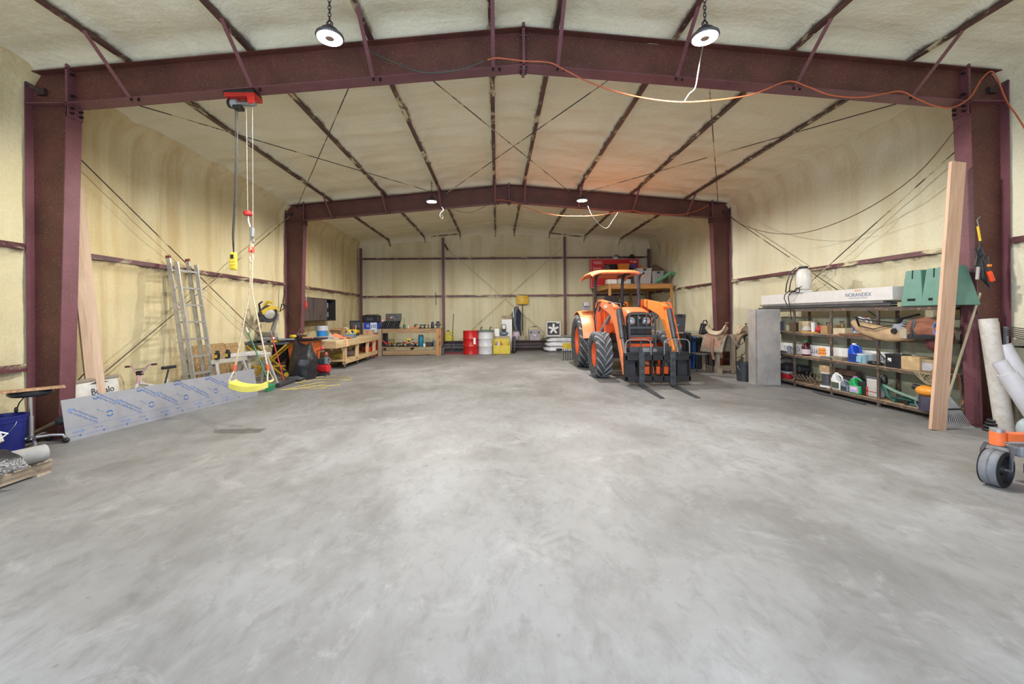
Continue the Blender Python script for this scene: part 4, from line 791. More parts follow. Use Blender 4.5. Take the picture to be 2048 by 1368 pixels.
# red television carton
q0, q1 = PY(1181, 560, 17.05), PY(1277, 560, 17.05); tw = q1.x-q0.x; t = T('television_box', 'large red television carton on the loft against the wall', 'box', ((q0.x+q1.x)/2, 17.08, LZ)); th = 1.20
MB().box(-tw/2, tw/2, -.10, .10, 0, th).build('carton_body', M('#c9201f', .45, var=.04), t, bevel=.004)
for a, b, c, d in ((-tw/2, tw/2, th-.02, th+.001), (-tw/2, tw/2, 0, .02), (-tw/2, -tw/2+.02, 0, th), (tw/2-.02, tw/2, 0, th)): MB().box(a, b, -.1025, -.10, c, d).build('border', M('#e3a09c', .5), t)
MB().box(-tw/2+.56, tw/2-.10, -.104, -.10, .42, th-.22).build('screen_picture', M('#2a2024', .35), t); MB().box(tw/2-.50, tw/2-.10, -.1055, -.10, .60, th-.22).build('screen_picture', M('#5b4a80', .4, var=.5, sc=6), t); MB().box(-tw/2+.60, -.15+.2, -.1055, -.10, .42, .58).build('screen_picture', M('#7a2018', .4), t)
Wt = M('#f2e6e4', .5, var=.02)
text('VIZIO', .17, face_mtx((-tw/2+.29, -.105, th-.16), (0, -1, 0)), Wt, t, sx=.85); text('Quantum', .10, face_mtx((-tw/2+.26, -.105, th-.38), (0, -1, 0)), Wt, t, sx=.85); text('4K QLED HDR Smart TV', .045, face_mtx((-tw/2+.27, -.105, th-.46), (0, -1, 0)), Wt, t, sx=.8)
MB().box(-tw/2+.09, -tw/2+.27, -.104, -.10, th-.64, th-.53).build('print_block', Wt, t); text('75', .08, face_mtx((-tw/2+.18, -.106, th-.585), (0, -1, 0)), RED, t); text('4K HDR', .06, face_mtx((-tw/2+.40, -.105, th-.57), (0, -1, 0)), Wt, t, sx=.7); text('MODEL', .05, face_mtx((-tw/2+.20, -.105, th-.71), (0, -1, 0)), Wt, t)
for k in range(5): MB().cyl((-tw/2+.60, -.107, th-.30-.09*k), (-tw/2+.60, -.10, th-.30-.09*k), .015, n=8).build('print_dot', Wt, t)
for k, w2 in enumerate((.10, .14, .34, .30, .12)): MB().box(-tw/2+.65, -tw/2+.65+w2, -.107, -.104, th-.31-.085*k, th-.285-.085*k).build('print_line', M('#c9b8b4', .5), t)
text('GREAT PICTURE', .05, face_mtx((-tw/2+.28, -.105, .09), (0, -1, 0)), Wt, t); MB().box(tw/2-.26, tw/2-.10, -.104, -.10, th-.17, th-.08).build('print_block', M('#e9b0ae', .5), t); text('75', .07, face_mtx((tw/2-.18, -.107, th-.125), (0, -1, 0)), RED, t); MB().prism([(0, -.03), (.04, .02), (.02, .035), (0, .02), (-.02, .035), (-.04, .02)], .004, face_mtx((tw/2-.33, -.104, th-.12), (0, -1, 0))).build('heart_print', Wt, t)
def lft(px, y): p = PY(px, 560, y); return (p.x, y, LZ)
t = T('helmet', 'black cap resting on top of the red television box', 'helmet', (PY(1264, 505, 17.05).x, 17.06, LZ+th+.001)); MB().ball((0, 0, .0), (.135, .09, .20), 18, 10, flat=0).build('shell', BLK, t, smooth=True); MB().box(-.11, .11, -.095, -.04, 0, .02).build('brim', BLK, t, bevel=.005)
t = T('bicycle_helmet', 'black and white bicycle helmet on the red television box', 'helmet', (PY(1231, 505, 17.05).x, 17.06, LZ+th+.001)); MB().ball((0, 0, 0), (.13, .09, .17), 16, 9, flat=0).build('shell', WHITE, t, smooth=True)
for k in range(5): MB().tube([(-.11+k*.05, -.06, .02), (-.07+k*.045, -.075, .10), (-.05+k*.03, -.03, .17)], .012, 6).build('rib', BLK, t)
O(MB().add([(-.13, -.1, 0), (.13, -.1, 0), (.13, .1, 0), (-.13, .1, 0), (-.23, -.12, .62), (.22, -.12, .62), (.22, .12, .62), (-.23, .12, .62)], [(3, 2, 1, 0), (4, 5, 6, 7), (0, 1, 5, 4), (1, 2, 6, 5), (2, 3, 7, 6), (3, 0, 4, 7)]), 'orange_bin', M('#d97f22', .5), 'orange tapered bin standing before the red television box', 'bin', (PY(1247, 540, 16.4).x, 16.4, LZ+.30), bevel=.015)
carton('low white carton under the orange bin on the loft', lft(1248, 16.4), (.6, .4, .29), 0, WHITE); carton('pale cardboard box at the loft front left', lft(1222, 15.1), (.34, .3, .18), 0, M('#d0cbc0', .7), tape=False)
def tote(label, px, y, w2, h2, mat):
    t = T('storage_tote', label, 'storage bin', lft(px, y)); MB().add([(-w2*.44, -.2, 0), (w2*.44, -.2, 0), (w2*.44, .2, 0), (-w2*.44, .2, 0), (-w2*.5, -.24, h2), (w2*.5, -.24, h2), (w2*.5, .24, h2), (-w2*.5, .24, h2)], [(3, 2, 1, 0), (4, 5, 6, 7), (0, 1, 5, 4), (1, 2, 6, 5), (2, 3, 7, 6), (3, 0, 4, 7)]).build('tote_body', mat, t, bevel=.012)
    MB().box(-w2*.52, w2*.52, -.25, .25, h2, h2+.035).build('lid', mat, t, bevel=.008); MB().box(-.05, .05, -.262, -.23, h2-.06, h2+.02).build('latch', DGREY, t)
tg = M('#a9a39c', .55)
tote('larger grey storage tote left on the loft edge', 1285, 15.3, .54, .56, tg); tote('smaller grey storage tote right on the loft edge', 1311.5, 15.3, .42, .45, M('#9b9693', .55))
O(MB().prism([(0, 0), (.55, 0), (.30, .38)], .35, Matrix.Rotation(PI/2, 4, 'X')), 'orange_ramp', M('#d8702c', .5), 'orange wedge-shaped toy behind the larger grey tote', 'toy', (PY(1268, 545, 16.1).x, 16.1, LZ+.42), bevel=.02)
O(MB().box(-.3, .3, -.2, .2, 0, .42), 'dark_storage_box', M('#4a463f', .7), 'dark box under the orange wedge on the loft', 'box', (PY(1278, 545, 16.1).x, 16.1, LZ), bevel=.01)
O(MB().boxm((.5, .3, .12), Matrix.Translation((0, 0, .2)) @ Matrix.Rotation(.5, 4, 'Y')), 'black_case', BLK, 'black folded bag behind the two grey totes', 'bag', (PY(1305, 548, 15.9).x, 15.9, LZ+.30))
O(MB().boxm((.40, .3, .26), Matrix.Translation((0, 0, .2)) @ Matrix.Rotation(.55, 4, 'Y')), 'brown_crate', M('#5b4630', .7), 'tilted dark brown crate above the smaller grey tote', 'crate', (PY(1326, 545, 15.4).x-.16, 15.55, LZ+.36), bevel=.01)
O(MB().box(-.25, .25, -.15, .15, 0, .34), 'cardboard_block', M('#8c6b55', .8), 'brown box beneath the tilted crate on the loft', 'box', (PY(1322, 545, 15.8).x-.10, 15.75, LZ))
def sled(u, v): w2 = math.sin(PI*min(.95, .15+v*.7)); return (-.36+v*.66, -.15+(u-.5)*.3*w2, .03+.40*v**1.3-.12*math.exp(-((v-1)/.12)**2)+.10*(2*u-1)**2)
O(MB().sheet(sled, 10, 20, .03), 'green_slide', M('#6fb08a', .5), 'mint green plastic toy slide at the loft right edge', 'toy', (PY(1340, 560, 15.15).x-.22, 15.12, LZ+.02), smooth=True)

# ---------------- left side, from the farther frame towards the camera ----------------
# wall cabinet behind the farther left column
t = T('wall_cabinet', 'dark wood wall cabinet with one open bay, left wall', 'cabinet', (-5.62, 12.6, 1.32)); cw = M('#4f4743', .6, var=.2); H = .70
ln_ = 2.5; MB().box(-.05, .20, -ln_/2, ln_/2, 0, .03).box(-.05, .20, -ln_/2, ln_/2, H-.03, H).box(-.05, -.03, -ln_/2, ln_/2, 0, H).box(-.05, .20, -ln_/2, -ln_/2+.03, 0, H).box(-.05, .20, ln_/2-.03, ln_/2, 0, H).build('carcass', M('#26211f', .6), t)
for a, b in ((-1.2, -.48), (-.44, .50)): MB().box(.20, .22, a, b, .02, H-.02).build('door', wood('#5a4b46', '#44393a', 'z'), t)
for k, (y, z) in enumerate(((.72, .10), (.86, .12), (.70, .42), (.84, .42))): MB().box(.02, .10, y-.05, y+.05, z, z+.16).build('stored_can', (STEEL, M('#6c8aa0', .4), WHITE, M('#8090a0', .4))[k], t)
t = T('extinguisher_tag', 'slim red and white tool hanging on the farther left column', 'tool', (-5.16, 11.16, 1.78)); MB().tube([(0, 0, .30), (.005, 0, .12)], .012).build('wire', STEEL, t); MB().ball((0, -.02, 0), (.035, .03, .13)).build('red_body', RED, t, smooth=True)
t = T('coiled_strap', 'black strap tangle hooked on the farther left column edge', 'strap', (-5.68, 11.05, 1.75)); MB().tube([(0, -.03, .5), (.02, -.05, .35), (-.02, -.05, .1), (.02, -.06, -.05), (-.10, -.05, -.15), (-.05, -.05, .05), (.05, -.06, .02), (.22, -.06, -.22)], .016, 6).build('strap', BLK, t, smooth=True)
# ladder leaning on the left wall
Lb, Rb = V((-5.36, 7.15, 0)), V((-5.36, 7.65, 0))
Lt_ = V((-5.62, 7.05, 2.20))
la = T('extension_ladder', 'aluminium extension ladder leaning on the left wall', 'ladder', (-5.25, 7.45, 0)); AL = M('#b9b6ae', .4, .55, .12, 12)
def lad(y0, y1, top, dx, nr, base):
    q = lambda y, z: V((-.30*z/2.2+dx, y*1.0, z))
    for y in (y0, y1): MB().beam(q(y, base), q(y, top), .03, .065, up=V((1, 0, 0))).build('rail', AL, la)
    for k in range(nr):
        z = base+.18+k*.30
        if z < top-.05: MB().beam(q(y0, z), q(y1, z), .03, .03).build('rung', AL, la)
lad(-.36, .08, 2.50, -.03, 9, 0); lad(-.34, .12, 2.42, .08, 8, .0)
for y in (-.36, .08): MB().beam((-.30*2.47/2.2-.03, y, 2.48), (-.30*2.52/2.2-.03, y, 2.525), .034, .072, up=V((1, 0, 0))).build('end_cap', M('#7a3a30', .6), la)
# OSB boards
OSB = M('#a98a5f', .85, var=.3, sc=26)
ob = T('osb_boards', 'speckled strand boards leaning on wall behind the ladder', 'boards', (-5.62, 7.9, 0))
for k, (y0, y1, h) in enumerate(((-.15, .32, .92), (.34, .80, .92), (.82, 1.25, .90))): MB().add([(.06, y0, 0), (.06, y1, 0), (-.13, y1, h), (-.13, y0, h), (.03, y0, 0), (.03, y1, 0), (-.16, y1, h), (-.16, y0, h)], [(0, 1, 2, 3), (7, 6, 5, 4), (0, 4, 5, 1), (1, 5, 6, 2), (2, 6, 7, 3), (3, 7, 4, 0)]).build('osb_board', OSB, ob)
# sawhorses with white trim
def horse(x, y, L, rz, label):
    t = T('sawhorse', label, 'sawhorse', (x, y, 0), rz); m_ = M('#aca596', .6, var=.2); MB().box(-L/2, L/2, -.04, .04, .60, .68).build('top_bar', m_, t, bevel=.005)
    for sx_ in (-1, 1):
        for sy in (-1, 1): MB().beam((sx_*(L/2-.1), sy*.03, .62), (sx_*(L/2-.02), sy*.26, 0.005), .05, .03).build('leg', M('#a8a49c', .5), t)
        MB().beam((sx_*(L/2-.06), -.15, .28), (sx_*(L/2-.06), .15, .28), .03, .03).build('brace', m_, t)
horse(-5.12, 7.88, .74, R(72), 'nearer scuffed white sawhorse behind the metal sheet'); horse(-5.08, 8.72, .62, R(66), 'farther scuffed sawhorse under the white trim, by saw stand')
t = T('white_gutter_pieces', 'white vinyl trim offcuts piled on the sawhorses', 'trim', (-5.10, 8.28, .685), R(72))
for k in range(4): MB().boxm((.95-.1*k, .07, .03), Matrix.Translation((.05*k, -.12+.08*k, .02+.03*(k % 2))) @ Matrix.Rotation(.08*(k-1.5), 4, 'Z')).build('trim_piece', M('#c6c2ba', .5), t)
for i, (x, y) in enumerate(((-5.22, 7.60), (-5.17, 7.82))):
    t = T('bar_clamp', ('black and yellow clamp standing at near end of sawhorse', 'yellow-handled clamp right of the other on the sawhorse')[i], 'clamp', (x+.06, y+.02, .685)); MB().box(-.03, .03, -.04, .04, 0, .12).build('jaw', BLK, t, bevel=.01); MB().box(-.022, .022, -.045, -.035, .03, .09).build('pad', YEL, t) ; MB().cyl((0, 0, .12), (0, 0, .16), .03, n=10).build('knob', BLK, t)
# bicycle behind the sheet
bi = T('kids_bicycle', 'pink and white child bicycle behind the metal sheet', 'bicycle', (-5.34, 6.52, 0), 0); PK = M('#c99a9c', .4); BW = M('#d8d2cc', .4)
for y in (-.42, .42): MB().tube([(0, y+.22*math.cos(a), .245+.22*math.sin(a)) for a in [2*PI*i/28 for i in range(28)]], .024, 8, closed=True).build('tire', RUBBER, bi, smooth=True)
MB().tube([(0, -.42, .25), (.0, -.38, .45), (0, -.30, .62)], .022).build('fork', BW, bi, smooth=True); MB().tube([(0, -.29, .58), (0, .1, .33), (0, .42, .25)], .02).build('frame_tube', BW, bi); MB().tube([(0, -.30, .55), (0, .18, .40), (0, .22, .55)], .02).build('frame_tube', BW, bi)
MB().cyl((0, -.33, .55), (0, -.28, .72), .025).build('head_tube', PK, bi); MB().tube([(0, .12, .33), (0, .26, .72)], .014).build('seat_post', BLK, bi)
MB().tube([(-.26, -.24, .86), (-.15, -.25, .86), (-.10, -.27, .80), (-.05, -.28, .72), (.05, -.28, .72), (.10, -.27, .80), (.15, -.25, .86), (.26, -.24, .86)], .013).build('handlebar', PK, bi, smooth=True)
MB().cyl((-.1, -.27, .80), (.1, -.27, .80), .008).build('crossbar', GREY, bi)
for s in (-1, 1): MB().cyl((s*.20, -.24, .86), (s*.29, -.24, .86), .018, n=10).build('grip', M('#4a3b36', .7), bi)
MB().box(-.04, .04, -.31, -.24, .69, .77).build('stem', BLK, bi, bevel=.01)
MB().prism([(-.12, -.03), (.10, -.075), (.13, 0), (.10, .075), (-.12, .03)], .06, Matrix.Translation((0, .26, .76)) @ Matrix.Rotation(PI/2, 4, 'Z')).build('saddle', BLK, bi, bevel=.015)
bi.rotation_euler = (0, R(-5), R(-6)); bi.scale = (.9, .9, .86)
# buffalo bag
t = T('white_sack', 'white printed sack leaning on wall behind metal sheet', 'bag', (-5.42, 5.62, .22), R(90), rx=R(-8)); bw = M('#cfccc4', .6, bmp=.2)
MB().box(-.33, .33, -.05, .05, -.2, .42).build('sack_body', bw, t, bevel=.04, seg=3); MB().box(-.33, .33, -.055, .055, .38, .44).build('sack_seam', M('#8a7f70', .7), t, bevel=.02)
text('Buffalo', .12, face_mtx((.06, -.055, .25), (0, -1, 0)), M('#3a3436', .6), t); MB().prism([(-.14, 0), (-.06, .02), (-.03, .05), (0, .02), (.03, .05), (.06, .015), (.14, .0), (0, -.015)], .002, face_mtx((.03, -.053, .36), (0, -1, 0))).build('print_bird', M('#4d453f', .6), t)
for x in (-.05, .22): MB().tube([(x+.09*math.cos(a), -.055, .10+.09*math.sin(a)) for a in [PI*i/10 for i in range(11)]], .008, 6).build('print_arc', M('#4d453f', .6), t)
MB().tube([(-.2, 0, .43), (-.12, 0, .50), (0, 0, .49), (.05, 0, .44)], .008).build('carry_loop', BLK, t)
# leaning board left
_a = FL(199, 853); plank('leaning_board', 'pale pine board leaning by the nearer left column', 'board', _a, PX(147, 372, -5.72), .20, .04, (.35, 1, 0), wood('#cbb097', '#b3957a', 'z'))
O(MB().beam((0, -.05, 0), (.0, .55, .34), .04, .06), 'dark_timber_offcut', M('#7a6a50', .8), 'rough offcut leaning at the foot of the pine board', 'board', (-5.50, 5.45, .03))
# protective-film metal sheet
ca, cb_ = FL(133, 885), FL(516, 790); d = V((cb_.x-ca.x, cb_.y-ca.y, 0)); L = d.length; ang = math.atan2(d.y, d.x); SH = .50
ms = T('metal_sheet', 'long metal sheet with printed protective film leaning low', 'metal sheet', (ca.x, ca.y, 0), ang, rx=0); lean = R(10)
ML = Matrix.Rotation(-lean, 4, 'X')       # local x along the sheet, y leaning to the wall, z up
ML = Matrix.Rotation(-lean, 4, 'X')
MB().box(0, L, -.002, .002, 0, SH).build('sheet', M('#a0a2a8', .38, .35, .04), ms).matrix_local = ML
bl = M('#3f68a4', .5, var=.05); bl2 = M('#7488ae', .5, var=.05)
def onms(x, z, rot=0, off=-.0035): return ML @ Matrix.Translation((x, off, z)) @ Matrix.Rotation(PI/2, 4, 'X') @ Matrix.Rotation(rot, 4, 'Z')
for z in (.145, .045): MB().box(0, L, -.0035, -.002, z, z+.005).build('print_line', bl2, ms).matrix_local = ML
k = 0; x = .12
while x < L-.2:
    for q, s_ in ((0, 'The Material Solution'), (1, 'for LASER Fiber & CO2')): text(s_, .034, onms(x+.10+q*-.02, .285-q*.035, R(-36)), bl, ms)
    MB().box(-.022, .022, -.022, .022, -.001, .001).build('print_mark', bl2, ms).matrix_local = onms(x-.045, .365, R(-36))
    if x > .5:
        for q, s_ in ((0, 'The Material Solution'), (1, 'for LASER Fiber & CO2')): text(s_, .03, onms(x-.18+q*-.02, .45-q*.03, R(-36)), bl, ms)
    r = MB()
    e = MB().tube([(.034*math.cos(a), .034*math.sin(a), 0) for a in [R(20)+R(140)*i/8 for i in range(9)]], .007, 5, flat=.3).build('print_arrow', M('#20619c', .4), ms); e.matrix_local = onms(x+.36, .235)
    e = MB().tube([(.034*math.cos(a), .034*math.sin(a), 0) for a in [R(200)+R(140)*i/8 for i in range(9)]], .007, 5, flat=.3).build('print_arrow', M('#20619c', .4), ms); e.matrix_local = onms(x+.36, .235)
    e = MB().tube([(.03*math.cos(a), .03*math.sin(a), 0) for a in [R(200)+R(140)*i/8 for i in range(9)]], .007, 5, flat=.3).build('print_arrow', M('#20619c', .4), ms); e.matrix_local = onms(x+.23, .478)
    text('fiber cut', .026, onms(x+.26, .29, R(-36)), bl2, ms)
    MB().prism([(-.07, -.008), (.02, -.008), (.02, -.022), (.06, 0), (.02, .022), (.02, .008), (-.07, .008)], .001).build('print_arrow', bl2, ms).matrix_local = onms(x+.02, .095); text('Film-up', .03, onms(x+.22, .098), bl2, ms)
    for dx in (.0, .25): MB().cyl((0, 0, -.001), (0, 0, .001), .011, n=10).build('print_dot', M('#20619c', .4), ms).matrix_local = onms(x+.02+dx, .046)
    x += .52
# swing hung from the hoist on the nearer frame
HX = PY(485, 180, 5.159).x; hz = KNEE+ (APB-KNEE)*(HX-(XL+.507))/(RX-XL-.507)
t = T('electric_hoist', 'red electric hoist clamped under the nearer frame, left', 'hoist', (HX, Y1, hz-.012))
MB().box(-.18, .19, -.09, .09, -.035, -.0).build('mount_plate', BLK, t); MB().box(-.17, .20, -.095, .09, -.085, -.035).build('frame_channel', RED, t, bevel=.004)
MB().prism([(.12, -.17), (.20, -.17), (.20, -.04), (.10, -.04)], .02, Matrix.Translation((0, -.09, 0)) @ Matrix.Rotation(PI/2, 4, 'X')).build('side_plate', RED, t, bevel=.006)
MB().cyl((-.06, 0, -.13), (-.13, 0, -.13), .055, n=20).build('motor', GREY, t, smooth=True); MB().cyl((-.13, 0, -.13), (-.17, 0, -.13), .06, .05, n=20).build('motor_cap', BLK, t); MB().cyl((-.06, 0, -.13), (.16, 0, -.13), .03, n=16).build('cable_drum', STEEL, t); MB().box(-.10, .0, -.05, .05, -.21, -.16).build('switch_box', BLK, t, bevel=.01)
for k in range(8): MB().cyl((.02+k*.014, 0, -.13), (.028+k*.014, 0, -.13), .036, n=14).build('cable_turn', STEEL, t)
MB().cyl((.045, 0, -.13), (.052, 0, -1.48), .0025, n=6).build('hoist_cable', M('#c9c6c0', .4, .3), t); MB().cyl((.122, 0, -.15), (.115, 0, -1.76), .0025, n=6).build('hoist_cable', M('#c9c6c0', .4, .3), t)
MB().lathe([(.02, -.035), (.05, -.02), (.055, 0), (.05, .02), (.02, .035)], n=20).build('limit_weight', RED, t, smooth=True, loc=(.055, 0, -1.50)); MB().tube([(.058, 0, -1.53), (.06, 0, -1.60), (.085, 0, -1.68)], .008).build('hook_shank', WHITE, t)
MB().box(.08, .125, -.02, .02, -1.80, -1.67).build('pulley_block', STEEL, t, bevel=.01); MB().tube([(.103+.022*math.cos(a), 0, -1.85+.04*math.sin(a)) for a in [2*PI*i/14 for i in range(14)]], .009, 6, closed=True).build('hook', STEEL, t)
p = (HX-.09, Y1, hz-.22); b_ = PY(467, 505, 5.159)
mb, c = cord([p, (p[0]-.005, Y1, p[2]-.6), (b_.x+.015, Y1, 2.9), (b_.x-.01, Y1, 2.5), (b_.x, Y1, b_.z)], .006, None, '', None, '')
t2 = T('pendant_control', 'yellow pendant control on two black hoist cables', 'control', c); mb.build('control_cable', BLK, t2, smooth=True); MB().tube([(v[0]+.025-c[0], v[1]-c[1], v[2]-c[2]) for v in (p, (p[0]-.005, Y1, p[2]-.6), (b_.x+.008, Y1, 2.9), (b_.x-.02, Y1, 2.5), (b_.x-.02, Y1, b_.z))], .006).build('control_cable', BLK, t2)
q = V(b_)-V(c); MB().box(q.x-.035, q.x+.035, -.03, .03, q.z-.22, q.z).build('grip_case', M('#d8bf3c', .45), t2, bevel=.012)
for k in range(4): MB().box(q.x-.037, q.x+.037, -.034, .0, q.z-.20+k*.04, q.z-.185+k*.04).build('grip_ridge', M('#c9ac2c', .5), t2)
MB().box(q.x-.02, q.x+.02, -.036, -.028, q.z-.08, q.z-.03).build('button_plate', BLK, t2, bevel=.003)
sz = .60; sp = V((PY(503, 765, 5.159).x, Y1, sz)); hk = V((HX+.103, Y1, hz-.012-1.885))
sw = T('swing', 'yellow plastic swing seat hung by ropes from the hoist', 'swing', sp); sw_y = M('#d6c95c', .4, var=.04)
def seat(u, v): x = (u-.5)*.48; e = (2*u-1); return (x, (v-.5)*.17*(1-.25*abs(e)**3), .05*e*e-.012*(1-(2*v-1)**2)+.02*abs(e)**8)
MB().sheet(seat, 24, 8, .022).build('seat', sw_y, sw, smooth=True); MB().sheet(lambda u, v: ((u-.5)*.48, -.085*(1-.25*abs(2*u-1)**3), .05*(2*u-1)**2-.062+v*.066), 24, 2, .014).build('seat_edge', sw_y, sw, smooth=True)
rp = M('#cdb79a', .8, var=.25, sc=60); kn = PY(503, 500, 5.159)-sp; top = hk-sp
for s in (-1, 1):
    ex = V((s*.235, 0, .07)); m1 = PY(502+s*1.5, 580, 5.159)-sp
    lo1 = ex+(m1-ex)*.12; MB().tube([ex+V((0, -.07, 0)), lo1, ex+V((0, .07, 0))], .008, 6).build('end_loop', rp, sw); MB().tube([lo1, m1, kn+V((s*.015, 0, 0))], .009, 6).build('rope', rp, sw, smooth=True)
    MB().cyl(lo1+V((0, 0, -.01)), lo1+V((-s*.003, 0, .06)), .017, n=12).build('rope_ferrule', M('#e0533f', .4), sw); MB().cyl(kn+V((s*.02, 0, -.03)), kn+V((s*.018, 0, .035)), .018, n=12).build('rope_ferrule', M('#e0533f', .4), sw)
tw_ = [kn+(top-kn)*(i/30)+V((.014*math.cos(i*1.3), .014*math.sin(i*1.3), 0)) for i in range(31)]; MB().tube(tw_, .010, 6).build('twisted_rope', rp, sw, smooth=True)
tw_ = [kn+(top-kn)*(i/30)+V((.014*math.cos(i*1.3+PI), .014*math.sin(i*1.3+PI), 0)) for i in range(31)]; MB().tube(tw_, .010, 6).build('twisted_rope', rp, sw, smooth=True)
MB().tube([kn+V((.02*math.cos(a), 0, -.10+.05*math.sin(a))) for a in [2*PI*i/12 for i in range(12)]], .011, 6, closed=True).build('knot', rp, sw)
# brooms leaning near the saw
def leanpole(name, label, cat, p0, p1, m_, r=.013, tip=None):
    p0, p1 = V(p0), V(p1); t = T(name, label, cat, p0); MB().cyl((0, 0, 0), p1-p0, r, n=10).build('handle', m_, t)
    if tip: MB().cyl((p1-p0)*.93, (p1-p0)*1.02, r*1.15, n=10).build('handle_tip', tip, t)
    return t
q = FL(538, 782); e = PY(493, 657, 8.35); t = leanpole('broom', 'green-handled broom leaning against the saw stand', 'broom', (q.x, q.y+.05, .10), e, M('#2c7a4e', .4), .014, WHITE); MB().boxm((.07, .24, .13), Matrix.Translation((.015, -.03, -.035)) @ Matrix.Rotation(.2, 4, 'Y')).build('broom_head', M('#2f8a56', .7), t, bevel=.015)
q = FL(570, 768); e = PY(541, 662, 9.05); leanpole('red_pole', 'slim red pole leaning in front of the miter saw', 'pole', (q.x, q.y, .005), e, M('#c8352e', .4), .012, GREY)
_a, _b = FL(555, 776), FL(588, 764); O(MB().tube([(0, 0, .05), (_b.x-_a.x, _b.y-_a.y, .05)], .048, 12), 'black_downspout', M('#3a3b3e', .5), 'black cylinder lying on the floor before the trash bag', 'pipe', _a)
# miter saw on yellow stand
_q = FL(540, 756); sx0, sy0 = _q.x, _q.y
st = T('saw_stand', 'yellow wheeled x-leg stand carrying the miter saw', 'saw stand', (sx0, sy0, 0), R(12)); YM = M('#c9a428', .4)
for y in (-.22, .22):
    MB().tube([(-.42, y, .80), (.36, y, .06)], .022).build('leg', YM, st, smooth=True); MB().tube([(.42, y, .80), (-.36, y, .06)], .022).build('leg', YM, st, smooth=True)
MB().tube([(-.40, -.22, .30), (.40, -.22, .30)], .018).build('brace', YM, st); MB().tube([(.36, -.24, .08), (.36, .24, .08)], .02).build('axle', YM, st)
for y in (-.27, .27): w2 = MB().lathe([(.06, -.025), (.10, -.025), (.105, 0), (.10, .025), (.06, .025)], n=22, axis='y').build('wheel', RUBBER, st, smooth=True, loc=(.44, y, .105)); MB().cyl((0, -.03, 0), (0, .03, 0), .055, n=16).build('wheel_rim', YEL, w2)
MB().box(-.50, .44, -.22, .22, .80, .86).build('rail', M('#5c5d5e', .4, .4), st, bevel=.01)
for k in range(5): MB().box(-.48+k*.19, -.39+k*.19, -.25, .2, .86, .90).build('support_bracket', (STEEL, BLK, GREY, YEL, BLK)[k], st, bevel=.005)
MB().box(.20, .56, -.05, .10, .90, .935).build('extension_arm', STEEL, st)
ma = T('miter_saw', 'yellow and black compound miter saw with raised blade', 'miter saw', (sx0-.06, sy0, .905), R(-34)); ma.scale = (1.2,)*3
MB().lathe([(.19, 0), (.20, .03), (.18, .07)], n=28).build('turntable', M('#8f8f8e', .4, .4), ma); MB().box(-.34, .34, -.02, .03, .07, .16).build('fence', M('#a4a39e', .4, .5), ma, bevel=.006)
MB().beam((-.05, .10, .08), (-.02, .22, .52), .10, .06).build('arm', M('#7c7a76', .4, .3), ma, bevel=.01); MB().cyl((-.03, .20, .48), (.06, -.08, .52), .022).build('slide_rail', STEEL, ma)
e = MB().lathe([(.03, -.012), (.165, -.006), (.172, 0), (.165, .006), (.03, .012)], n=36, axis='x').build('blade', M('#4a4c52', .35, .6), ma, smooth=True, loc=(.17, -.05, .52))
MB().lathe([(.10, -.03), (.135, -.02), (.135, .03), (.10, .04)], n=26, axis='x').build('blade_guard', M('#8d8a80', .5, .2), ma, smooth=True, loc=(.12, -.05, .54)); MB().cyl((-.12, -.05, .52), (.08, -.05, .54), .065, n=18).build('motor', BLK, ma, smooth=True)
MB().lathe([(.001, -.01), (.095, -.01), (.105, .01), (.06, .03), (.001, .035)], n=24, axis='x').build('blade_hub', M('#a9a49a', .5, .2), ma, smooth=True, loc=(.185, -.05, .53)); MB().prism([(-.16, .02), (.02, .13), (.15, .10), (.19, .0), (.12, .05), (-.02, .04), (-.13, -.06)], .03, Matrix.Translation((.20, -.05, .56)) @ Matrix.Rotation(PI/2, 4, 'Z') @ Matrix.Rotation(PI/2, 4, 'X')).build('upper_guard', M('#c9a62c', .4), ma, bevel=.005); MB().tube([(.10, -.10, .68), (.16, -.06, .76), (.22, .0, .74)], .028, 10).build('top_cover', YEL, ma, smooth=True); MB().tube([(-.10, -.08, .58), (-.06, -.12, .72), (.06, -.12, .76)], .018).build('handle', BLK, ma, smooth=True); MB().box(-.16, -.02, -.12, -.03, .36, .46).build('motor_bracket', M('#6d6a66', .4), ma, bevel=.01)
MB().tube([(-.12, .0, .40), (-.30, .05, .48), (-.40, .05, .60), (-.46, .06, .60)], .04, 10).build('dust_chute', M('#4b3530', .5), ma, smooth=True); MB().beam((-.42, .05, .58), (-.40, .05, .10), .05, .05).build('dust_bag_frame', BLK, ma)
O(MB().ball((0, 0, .30), (.18, .12, .30), nz=.2, flat=.3), 'dust_bag', M('#1e1c1c', .8), 'black cloth dust bag left of the miter saw', 'bag', (-5.42, sy0+.42, .30), smooth=True).scale = (1, 1, 1)
MB().box(-.12, .12, -.1, .1, 0, .30).build('storage_crate', DGREY, st, loc=(-.50, .05, .0))
